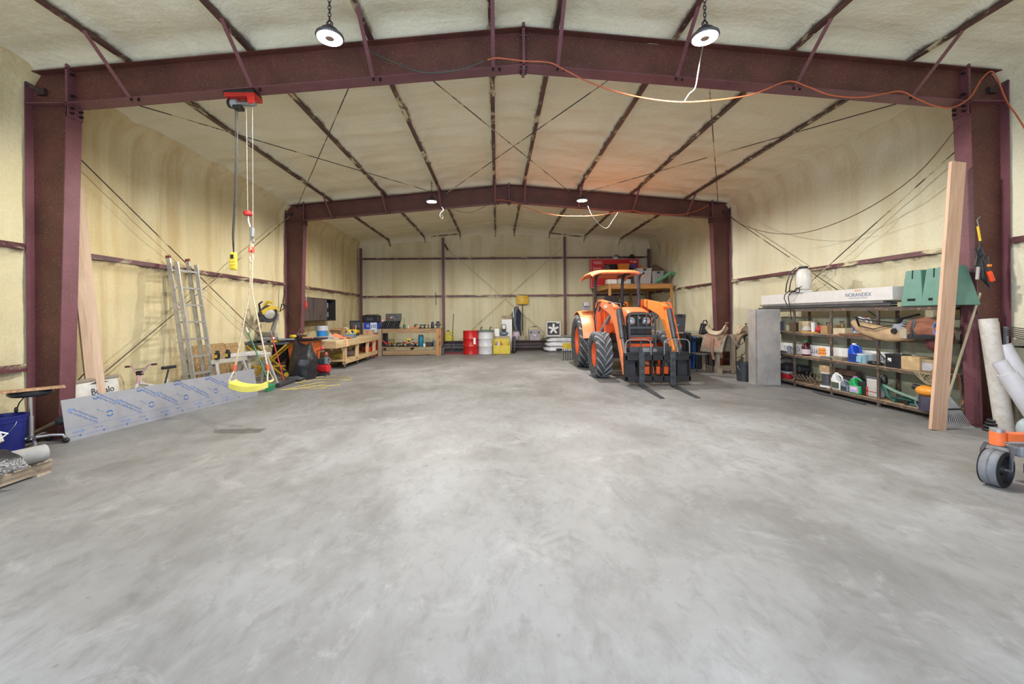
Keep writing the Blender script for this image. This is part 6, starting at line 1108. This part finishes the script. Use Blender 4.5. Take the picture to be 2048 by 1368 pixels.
for k in range(6): y = .25-k*.10; MB().tube([(-.16, y+.04, .16), (-.10, y, .06), (.10, y-.0, .06), (.16, y+.04, .17)], .012, 6).build('grate_bar', IR, t, smooth=True)
for x in (-.07, .08): MB().tube([(x, .30, .045), (x, -.32, .045)], .011, 6).build('cross_bar', IR, t)
for y in (.28, -.26): MB().tube([(-.15, y, .0), (-.10, y, .05)], .012, 6).build('foot', IR, t)
t = T('wire_spool', 'spool of dark wire with white ends on bottom shelf', 'spool', at(1655, ZA, 5.91)); MB().cyl((0, 0, .03), (0, 0, .24), .085, n=24).build('wire', M('#56565a', .4, .4, .3, 60), t, smooth=True); MB().cyl((0, 0, 0), (0, 0, .03), .115, n=28).build('flange', WHITE, t); MB().cyl((0, 0, .24), (0, 0, .265), .105, n=28).build('flange', M('#cdbfb8', .5), t)
carton('small parcel box lying on the wire spool', at(1654, ZA+.266, 5.93), (.12, .20, .11), .1, M('#a88e6c', .7)); O(MB().cyl((0, -.25, .06), (0, .25, .06), .06), 'brown_roll', M('#5c4538', .8), 'brown rolled mat behind the white jug, bottom shelf', 'roll', at(1692, ZA+.22, 6.05)) ; O(MB().box(-.06, .06, -.3, .3, 0, .22), 'dark_low_crate', M('#3c3835', .7), 'dark crate under the brown rolled mat', 'crate', at(1692, ZA, 6.05))
jug('white handled jug with dark label, bottom shelf', WHITE, WHITE, at(1676, ZA, 5.88), (.11, .20, .29), 0, M('#4d5a48', .5)); jug('small grey jug with dark label right of white jug', M('#7d8590', .35), GREY, at(1692, ZA, 5.87), (.09, .15, .20), 0, M('#3a4048', .5))
jug('bright green detergent bottle with purple cap', M('#2aa35a', .3), M('#a884b8', .4), at(1714, ZA, 5.87), (.11, .21, .28), 0, M('#b8a0c8', .4), patchm2=M('#d6c8dc', .4), cat='bottle')
O(MB().box(-.07, .07, -.075, .075, 0, .22), 'black_ribbed_bin', M('#1f2024', .5), 'black ribbed container right of the green bottle', 'container', at(1731, ZA, 5.92), bevel=.01)
t = T('grain_sack', 'grey and white printed bag standing on bottom shelf', 'bag', at(1750, ZA, 5.89)); MB().box(-.06, .07, -.105, .105, 0, .30).build('sack_body', M('#b9b4b0', .4, var=.12, bmp=.4), t, bevel=.035, seg=3); MB().box(-.05, .06, -.11, .11, .26, .32).build('sack_top', M('#55555a', .4), t, bevel=.012); MB().box(-.064, -.06, -.09, .09, .085, .095).build('print_line', M('#b5473c', .5), t); MB().box(-.064, -.06, .06, .09, .02, .16).build('print_block', M('#b5473c', .5), t)
t = T('leaf_blower', 'dark green trimming machine lying on the bottom shelf', 'garden tool', at(1805, ZA, 5.90)); GR = M('#2d5a50', .4)
MB().tube([(.0, .32, .22), (.0, .10, .15), (-.01, -.30, .08)], .024, 8).build('shaft', M('#6a8a78', .4), t, smooth=True); MB().tube([(.02, .38, .34), (.0, .30, .20), (.0, .22, .06), (-.04, .05, .02)], .03, 8).build('frame_tube', GR, t, smooth=True); MB().tube([(-.05, -.36, .22), (-.05, -.36, .06), (-.05, -.28, .02), (-.05, -.1, .02)], .02, 8).build('foot_tube', GR, t, smooth=True)
MB().sheet(lambda u, v: (-.08+.16*u, .12-.32*v, .03+.05*(2*u-1)**2), 8, 8, .012).build('tray', GR, t, smooth=True); MB().ball((.02, .33, .28), (.05, .07, .09), nz=.2).build('motor', BLK, t, smooth=True); MB().lathe([(.035, -.02), (.035, .02)], n=14, axis='x').build('wheel', BLK, t, loc=(-.06, -.12, .036))
t = T('shop_light', 'orange-topped wet vacuum head beside the tall board', 'vacuum', (5.80, sp_(1858, 5.80), ZA)); MB().lathe([(.105, 0), (.11, .02), (.105, .20)], n=26).build('canister', M('#5c5a6e', .25, .5), t, smooth=True); MB().ball((0, .02, .26), (.10, .14, .075), 20, 10).build('top_cover', M('#ee9a34', .35), t, smooth=True); MB().tube([(-.11, .05, .18), (-.125, .07, .10), (-.11, .04, .03)], .008).build('handle', GREY, t); MB().cyl((0, .10, .28), (0, .20, .29), .04).build('hose_port', BLK, t)
t = T('rope_bundle', 'tangle of tan rope and straps spilling off the shelf', 'rope', (5.78, sp_(1868, 5.8), .47)); random.seed(11)
for k in range(6): MB().tube([(-.02+.01*k, .02+.09*math.cos(a)+.03*k, .08+.07*math.sin(a+k*.4)) for a in [2*PI*i/14 for i in range(14)]], .009, 5, closed=True).build('rope_loop', M('#8f8468', .8), t)
q = FL(1720, 800); O(MB().tube([(0, .5, .02), (-.06, .25, .02), (-.02, 0, .02), (-.03, -.6, .02)], .022, 7, flat=.5), 'black_drip_edge', M('#5e6268', .4, .3), 'grey curved metal strip on the floor under the shelving', 'metal strip', (5.78, 6.95, 0), smooth=True)
# diamond plate box
dp = T('diamond_plate_box', 'tall upright diamond-plate aluminium truck box', 'toolbox', (5.45, 8.28, 0))
dm = bpy.data.materials.new('diamond_plate'); nt, b = nodes(dm); b.inputs['Metallic'].default_value = .45; b.inputs['Roughness'].default_value = .36
n_ = noi(nt, mapping(nt, (1, 1, 1)), 5, 3); c_ = ramp(nt, n_, [(.3, lin('#bdbab6')), (.7, lin('#d6d3cf'))]); nt.links.new(c_, b.inputs['Base Color'])
MB().box(-.245, .25, -.10, .16, 0, 1.53).build('body', dm, dp, bevel=.004)
mesh_a = MB().boxm((.026, .004, .008), Matrix.Rotation(R(45), 4, 'Y')).mesh('tread_bump', M('#d2cfcb', .3, .8)); mesh_b = MB().boxm((.026, .004, .008), Matrix.Rotation(R(-45), 4, 'Y')).mesh('tread_bump', M('#d2cfcb', .3, .8))
tbm = MB()
for i in range(13):
    for j in range(50):
        x = -.225+i*.0375; z = .02+j*.0305; tbm.boxm((.024, .004, .007), Matrix.Translation((x, -.101, z)) @ Matrix.Rotation(R(45 if (i+j) % 2 else -45), 4, 'Y'))
for i in range(6):
    for j in range(50): tbm.boxm((.004, .024, .007), Matrix.Translation((-.246, -.07+i*.04, .02+j*.0305)) @ Matrix.Rotation(R(45 if (i+j) % 2 else -45), 4, 'X'))
tbm.build('tread_bumps', M('#cfccc8', .3, .8), dp, stuff=True); MB().box(-.252, -.235, -.108, -.095, 0, 1.53).build('edge_strip', M('#d8d6d6', .3, .8), dp)
# black bucket
bucket('black plastic bucket left of the diamond-plate box', M('#34363b', .45), (5.29, 8.74, 0), .155, .40)
# saddle stand
ws = T('saddle_stand', 'rough wooden rack holding the two saddles', 'rack', (5.75, 10.25, 0)); GW = wood('#a79a86', '#82725e', 'z'); GWY = wood('#a79a86', '#82725e', 'y')
for x, y in ((-.38, -.30), (-.38, .30), (.38, -.30), (.38, .30), (0, -.30)): MB().box(x-.045, x+.045, y-.045, y+.045, 0.0, .84).build('post', GW, ws, bevel=.003)
for x in (-.38, .38): MB().box(x-.02, x+.02, -.5, .46, .0, .13).build('base_rail', GWY, ws); MB().box(x-.05, x+.05, -.45, .42, .84, .90).build('top_rail', GWY, ws)
MB().box(-.44, .44, -.34, -.30, .06, .18).build('cross_rail', wood('#a79a86', '#82725e', 'x'), ws)
def saddle(x, y, z, label, leather, blanket, rz):
    t = T('saddle', label, 'saddle', (x, y, z), rz)
    def fl_(k, w2, l2, dz, th): return lambda u, v: ((2*u-1)*w2*(1-.35*abs(2*u-1)), (v-.5)*l2+.04*(2*u-1)**2, dz-.42*k*abs(2*u-1)**1.6+.015*nz(u*6, v*6, 3))
    MB().sheet(fl_(1.0, .36, .52, .10, .02), 22, 10, .03).build('blanket', M(blanket, .9, var=.2), t, smooth=True)
    MB().sheet(fl_(.85, .34, .40, .135, .02), 22, 10, .02).build('skirt', leather, t, smooth=True)
    MB().sheet(lambda u, v: ((2*u-1)*.13, (v-.5)*.42, .17+.16*abs(2*v-1)**3-.08*(2*u-1)**2), 10, 14, .03).build('seat', M('#c9b79c', .8), t, smooth=True)
    MB().tube([(0, -.20, .30), (0, -.23, .36)], .022, 8).build('horn', leather, t, smooth=True); MB().ball((0, -.24, .385), (.045, .045, .02)).build('horn_cap', leather, t, smooth=True)
    for s in (-1, 1): MB().tube([(s*.20, .02, .02), (s*.26, .02, -.25), (s*.24, -.02, -.50)], .03, 6, flat=.3).build('stirrup_strap', leather, t, smooth=True)
    return t
s1 = saddle(5.40, 10.02, .835, 'brown tooled leather saddle with cream straps on rack', M('#96715a', .6, var=.25, sc=30), '#8c8272', R(40)); saddle(6.10, 10.12, .85, 'tan saddle further right on the wooden rack', M('#a58d72', .6, var=.25, sc=30), '#5c5248', R(-10)).scale = (.82, .9, .9)
MB().tube([(.10, -.28, .10), (.20, -.34, -.10), (.36, -.36, -.22), (.52, -.30, -.10), (.56, -.26, .0)], .05, 8, flat=.25).build('girth_strap', M('#cbbdae', .8), s1, smooth=True)
MB().tube([(.24, -.22, -.2), (.22, -.24, -.55), (.26, -.26, -.8)], .025, 6, flat=.3).build('hanging_strap', M('#8a7a62', .7), s1, smooth=True)
# chair
q = FL(1412, 745); chp = T('metal_chair', 'black slim metal chair beside the pallet forks', 'chair', (q.x, q.y+.22, 0), R(-4)); cm = M('#222328', .4, .3)
for (x, y, xt, yt, h) in ((-.20, -.20, -.17, -.17, .44), (.20, -.20, .18, -.17, .44), (-.21, .22, -.19, .17, .80), (.21, .22, .19, .17, .80)): MB().tube([(x, y, 0), (xt, yt, .43)]+([(xt, yt+.05, h)] if h > .5 else []), .012, 8).build('leg', cm, chp)
MB().box(-.20, .20, -.20, .18, .435, .465).build('seat', M('#85827e', .6), chp, bevel=.012); MB().box(-.21, .21, .20, .225, .74, .82).build('top_rail', cm, chp, bevel=.008)
for k in range(7): MB().cyl((-.15+k*.05, .18, .46), (-.15+k*.05, .215, .76), .007, n=6).build('spindle', cm, chp)
# pale table with stuff, behind the chair
tp = T('folding_table', 'pale worktable along the right wall behind tractor', 'table', (5.55, 12.35, 0)); MB().box(-.55, .6, -.9, 1.1, .88, .91).build('table_top', M('#b5b3a2', .5), tp, bevel=.005)
for x in (-.5, .55):
    for y in (-.85, 1.05): MB().box(x-.02, x+.02, y-.02, y+.02, 0, .88).build('leg', DGREY, tp)
q = PY(1360, 640, 12.0); t = T('garment_bag', 'dark grey upright case with blue mark on the table', 'case', (q.x, 12.0, .912), R(0)); MB().add([(-.13, -.05, 0), (.12, -.05, 0), (.12, .05, 0), (-.13, .05, 0), (-.17, -.03, .52), (.17, -.03, .52), (.17, .03, .52), (-.17, .03, .52)], [(3, 2, 1, 0), (4, 5, 6, 7), (0, 1, 5, 4), (1, 2, 6, 5), (2, 3, 7, 6), (3, 0, 4, 7)]).build('body', M('#494a50', .6), t, bevel=.015); MB().box(-.11, -.05, -.052, -.045, .18, .24).build('blue_mark', M('#3a8ab0', .5), t)
for k in range(3): MB().box(-.08+k*.05, -.06+k*.05, -.045, -.02, .44, .53).build('strap', BLK, t)
q = PY(1345, 650, 12.0); O(MB().ball((0, 0, .12), (.10, .09, .16), nz=.3, flat=.12), 'grey_duffel', M('#4b4a52', .7), 'dark lumpy bag left of the upright grey case', 'bag', (q.x, 12.1, .912), smooth=True)
# equipment stack near column: black tote, lantern
q = PY(1404, 660, 10.9); t = T('stacked_totes', 'black storage tote stack behind the metal chair', 'storage bin', (q.x, 10.9, 0)); MB().box(-.22, .24, -.25, .25, 0, .66).build('lower_tote', M('#26272c', .4), t, bevel=.02); MB().box(-.24, .26, -.27, .27, .67, .80).build('upper_tote', M('#1f2228', .3), t, bevel=.02); MB().box(-.23, .25, -.26, .26, .81, .88).build('folded_cloth', M('#83785f', .8), t, bevel=.02)
t = T('work_lantern', 'black solar work lantern with panel on the totes', 'lantern', (q.x-.02, 10.8, .882), R(15)); MB().box(-.12, .12, -.05, .05, 0, .30).build('case', BLK, t, bevel=.02).rotation_euler = (0, R(15), 0); e = MB().box(-.08, .08, -.056, -.05, .05, .25).build('panel', M('#4f5660', .3, .3), t); e.rotation_euler = (0, R(15), 0); MB().tube([(-.02, 0, .28), (.02, 0, .38), (.10, 0, .39), (.14, 0, .30)], .016).build('handle', BLK, t, smooth=True)
q2 = PY(1418, 655, 10.9); O(MB().ball((0, 0, .08), (.16, .12, .09), nz=.6, flat=.07, seed=3), 'black_gear_heap', BLK, 'heap of black straps and gear right of the lantern', 'gear', (q2.x-.05, 10.85, .882), smooth=True)
O(MB().ball((0, 0, .05), (.06, .06, .08), flat=.05), 'clear_jar_lamp', M('#b9b4a8', .3), 'small pale jar lamp behind the black lantern', 'lamp', (q.x+.10, 10.97, .882), smooth=True)
for i, (px, c, lb, dz) in enumerate(((1374, '#2c2f33', 'dark panel leaning in front of the pale table', .92), (1380, '#3c4046', 'grey panel leaning second from the tractor', .95), (1386, '#1f5aa0', 'bright blue panel leaning beside black totes', .85))):
    q = PY(px, 690, 10.9); plank('leaning_sheet', lb, 'panel', (q.x-.13, 11.0-.1*i, .01), (q.x-.07, 11.0-.1*i, dz), .4, .03, (0, 1, 0), M(c, .5))
for i, (dx, c, lb) in enumerate(((0, '#b58a5c', 'pale timber post behind the chair back'), (.18, '#8a7a6a', 'weathered timber post behind the chair, right one'), (.32, '#5a6068', 'grey tool handle bundle right of the timber posts'), (.46, '#a8512c', 'orange handled tool behind the saddle rack leg'))):
    q = PY(1409, 700, 10.55); O(MB().box(-.035, .035, -.03, .03, 0, .70 if i < 2 else .8), ('timber_post', 'timber_post', 'handle_bundle', 'orange_pole')[i], wood(c, '#7a6048', 'z') if i < 2 else M(c, .6), lb, 'post' if i < 2 else 'tool', (q.x+dx, 10.62, 0))
# items behind pipes: hoses at right wall
# tall leaning board, rake, pole
b0, b1 = FL(1878, 861), V((5.80, 4.98, 3.30))
plank('leaning_board', 'tall pale pine board leaning on the nearer right column', 'board', (b0.x, b0.y+.02, .0), (5.745, 5.03, 3.31), .185, .04, (1, 0, 0), wood('#ccab90', '#b58f74', 'z'))
rk = T('leaf_rake', 'steel leaf rake standing tines-down behind the tall board', 'rake', (5.62, 5.075, 0)); wp = M('#b9ad8c', .6)
MB().cyl((0, -.02, .36), (.40, -.04, 1.68), .013).build('handle', wp, rk); MB().tube([(-.16, -.06, .20), (-.04, -.03, .30), (.0, -.02, .45)], .008).build('brace', BLK, rk)
for k in range(18):
    a = R(-100+k*1.0)+0; u = (k-8.5)/8.5; MB().tube([(.01+u*.012, -.02, .40), (u*.14, -.03, .24), (u*.24+.02, -.05, .03), (u*.25+.02, -.09, .006)], .0055, 5).build('tine', M('#c4c6c8', .35, .5), rk)
MB().beam((-.15, -.035, .235), (.15, -.035, .235), .012, .02).build('spreader', BLK, rk)
# more packs at the near end of the shelving
t = T('red_pack', 'dark red pack with steel ring behind the rake handle', 'bag', (5.86, 5.36, 1.0)); bagsurf(0, 0, .12, .14, .14, .22, 8, M('#5c2c2c', .7), 'pack_body', t); MB().tube([(-.12+.045*math.cos(a), -.14, .10+.05*math.sin(a)) for a in [2*PI*i/18 for i in range(18)]], .006, 6, closed=True).build('ring', STEEL, t)
t = T('leather_bag', 'old tan leather bag hanging low behind the rake', 'bag', (5.90, 5.40, .34)); bagsurf(0, 0, .20, .12, .07, .18, 12, M('#7d6a50', .7, var=.25), 'bag_body', t); MB().tube([(.05, -.10, .38), (.14, -.11, .25), (.15, -.10, .08)], .022, 6, flat=.3).build('strap', M('#6a4a34', .6), t, smooth=True)
# cables & orange tester on the right column
CX = XR-.47; t = T('cable_tangle', 'black cables with orange plug hung on nearer right column', 'cables', (CX-.02, 5.0, 1.9)); random.seed(5)
for k in range(7): MB().tube([(.0+.05*math.sin(k), 0, .42-.02*k), (.05*math.cos(k*2), -.02, .25), (-.08+.03*k, -.02, .05+.03*k), (-.02+.02*k, -.03, -.04-.02*k), (.05-.02*k, -.02, .12), (.02, 0, .38)], .007, 5).build('cable', BLK if k % 3 else DGREY, t, smooth=True)
MB().boxm((.05, .04, .13), Matrix.Translation((.10, -.04, -.02)) @ Matrix.Rotation(-.35, 4, 'Y')).build('orange_plug', M('#f05028', .4), t, bevel=.01); MB().box(.07, .11, -.05, -.02, .10, .13).build('orange_cap', M('#f08a38', .4), t, bevel=.004); MB().tube([(-.02, -.02, .60), (-.04, -.02, .68), (.0, -.02, .72)], .006).build('wire_hook', STEEL, t); MB().cyl((.0, -.02, .42), (-.03, -.02, .60), .012).build('yellow_handle', YEL, t); MB().boxm((.03, .03, .16), Matrix.Translation((-.06, -.04, .02)) @ Matrix.Rotation(.1, 4, 'Y')).build('white_grip', M('#a8a09c', .4), t, bevel=.01)
# PVC pipes in the corner by the right column
pv = M('#c3beb6', .45, var=.08, dirt='#b4ab9d'); pvw = M('#c9c8cc', .4, var=.04)
def pipe(label, p0, p1, r, m_, collar=None):
    p0, p1 = V(p0), V(p1); d = p1-p0; L = d.length; rot = d.to_track_quat('Z', 'Y').to_matrix().to_4x4(); t = T('pvc_pipe', label, 'pipe', p0); w2 = .008
    mb = MB().lathe([(r-w2, 0), (r, 0), (r, L), (r-w2, L), (r-w2, 0)], n=30, cap=False)
    for i, v in enumerate(mb.v): mb.v[i] = tuple(rot @ V(v))
    mb.build('pipe_wall', m_, t, smooth=True)
    if collar:
        mb = MB().lathe([(r+.001, 0), (r+.022, 0), (r+.022, L*collar), (r+.001, L*collar), (r+.001, 0)], n=30, cap=False)
        for i, v in enumerate(mb.v): mb.v[i] = tuple(rot @ V(v))
        mb.build('bell_end', m_, t, smooth=True)
def foot(px, py, dy=0): q = FL(px, py); return (q.x, q.y+dy, 0.0)
q = FL(2023, 868)
pipe('large stained grey-white pipe leaning beside right column', (q.x, q.y+.06, .01), (6.03, 4.965, 1.36), .082, pv)
pipe('slim cream pipe leaning behind the large stained pipe', (6.22, 4.95, .01), (6.14, 5.0, 1.32), .05, M('#c4bcae', .45))
pipe('white pipe leaning near the right edge of photo', (6.36, 4.62, .01), (6.14, 4.92, 1.04), .085, pvw)
pipe('front white pipe with narrower top near the mower', (6.18, 4.50, .01), (5.90, 4.75, .86), .066, pvw, .84)
t = T('black_hose_coil', 'dark hose and fittings piled at the right column foot', 'hose', (6.12, 5.20-.32, 0)); random.seed(2)
for k in range(4): MB().tube([(-.10+.11*math.cos(a)+.02*k, .02+.07*math.sin(a), .02+.035*k) for a in [2*PI*i/18 for i in range(18)]], .016, 6, closed=True).build('hose_loop', M('#2b2a2c', .6), t, smooth=True)
t = T('wire_shelf_bundle', 'bundle of grey wire racks leaning on right wall', 'wire racks', (6.30, 4.80, .96))
for k in range(6): MB().tube([(0, .20, .30-.02*k), (.0, -.15, .26-.03*k), (.0, -.33, .17-.02*k), (0, -.36, .08), (.0, -.2, .04+.01*k), (0, .12, .06)], .007, 5).build('wire_loop', M('#6c6c6a', .4, .5), t, smooth=True)
MB().beam((0, .2, -.95), (0, .2, .3), .03, .03).build('support', GREY, t)

# mower front at the right edge
mw = T('riding_mower', 'orange riding mower front with caster wheel at right edge', 'mower', (4.15, 3.37, 0), R(19)); r_ = .148
w2 = MB().lathe([(.125, -.062), (r_-.006, -.05), (r_, -.035), (r_, -.006), (r_-.006, 0), (r_, .006), (r_, .035), (r_-.006, .05), (.125, .062)], n=44, axis='y', cap=False).build('caster_tire', M('#77797d', .7, var=.2), mw, smooth=True, loc=(0, 0, r_))
MB().lathe([(.001, -.05), (.04, -.055), (.05, -.03), (.105, -.035), (.115, -.064), (.1455, -.058), (.138, -.05), (.138, .05), (.1455, .058), (.115, .064), (.105, .035), (.05, .03), (.04, .055), (.001, .05)], n=32, axis='y', cap=False).build('wheel_rim', M('#131316', .6), w2, smooth=True)
MB().cyl((0, -.085, 0), (0, .085, 0), .012).build('axle', STEEL, w2)
fk = M('#5d5c62', .4, .4)
for s in (-1, 1): MB().tube([(0, s*.082, r_), (.02, s*.085, r_+.13), (.03, s*.07, r_+.185), (.03, 0, r_+.19)], .014, 8, flat=.6).build('caster_fork', fk, mw, smooth=True)
MB().cyl((.03, 0, r_+.19), (.03, 0, r_+.30), .047, n=24).build('pivot_housing', M('#e9703a', .35), mw, smooth=True); MB().cyl((.03, 0, r_+.30), (.03, 0, r_+.325), .046, n=24).build('pivot_cap', CH_, mw, smooth=True); MB().cyl((.03, -.045, r_+.22), (.03, -.058, r_+.22), .009).build('grease_fitting', STEEL, mw)
RB = Matrix.Rotation(R(-22), 4, 'Z'); rbx = lambda x0, x1, y0, y1, z0, z1: MB().boxm((x1-x0, y1-y0, z1-z0), RB @ Matrix.Translation(((x0+x1)/2, (y0+y1)/2, (z0+z1)/2)))
rbx(.07, .75, -.03, .04, r_+.225, r_+.29).build('front_arm', M('#e9703a', .35), mw, bevel=.005)
rbx(.13, .75, -.06, .16, .25, .34).build('footrest_plate', GREY, mw, bevel=.02); rbx(.17, .75, -.10, -.04, .12, .20).build('deck_bracket', BLK, mw, bevel=.005); rbx(.175, .19, -.105, -.10, .145, .16).build('bolt', STEEL, mw)
rbx(.55, 1.7, -.3, .35, .22, .42).build('chassis', M('#e9703a', .35), mw, bevel=.03)
p_ = RB @ V((1.0, .05, .05)); MB().lathe([(.34, 0), (.36, .05), (.36, .12), (.30, .15)], n=32).build('mower_deck', M('#4a4b50', .4), mw, smooth=True, loc=p_)
MB().ball(RB @ V((.30, .02, .46)), (.07, .08, .10)).build('body_cowl', M('#8c9a9c', .4), mw, smooth=True)
for s in (-1, 1): MB().cyl(RB @ V((1.6, s*.30, .26)), RB @ V((1.6, s*.50, .26)), .26, n=32).build('rear_tire', RUBBER, mw, bevel=.02)
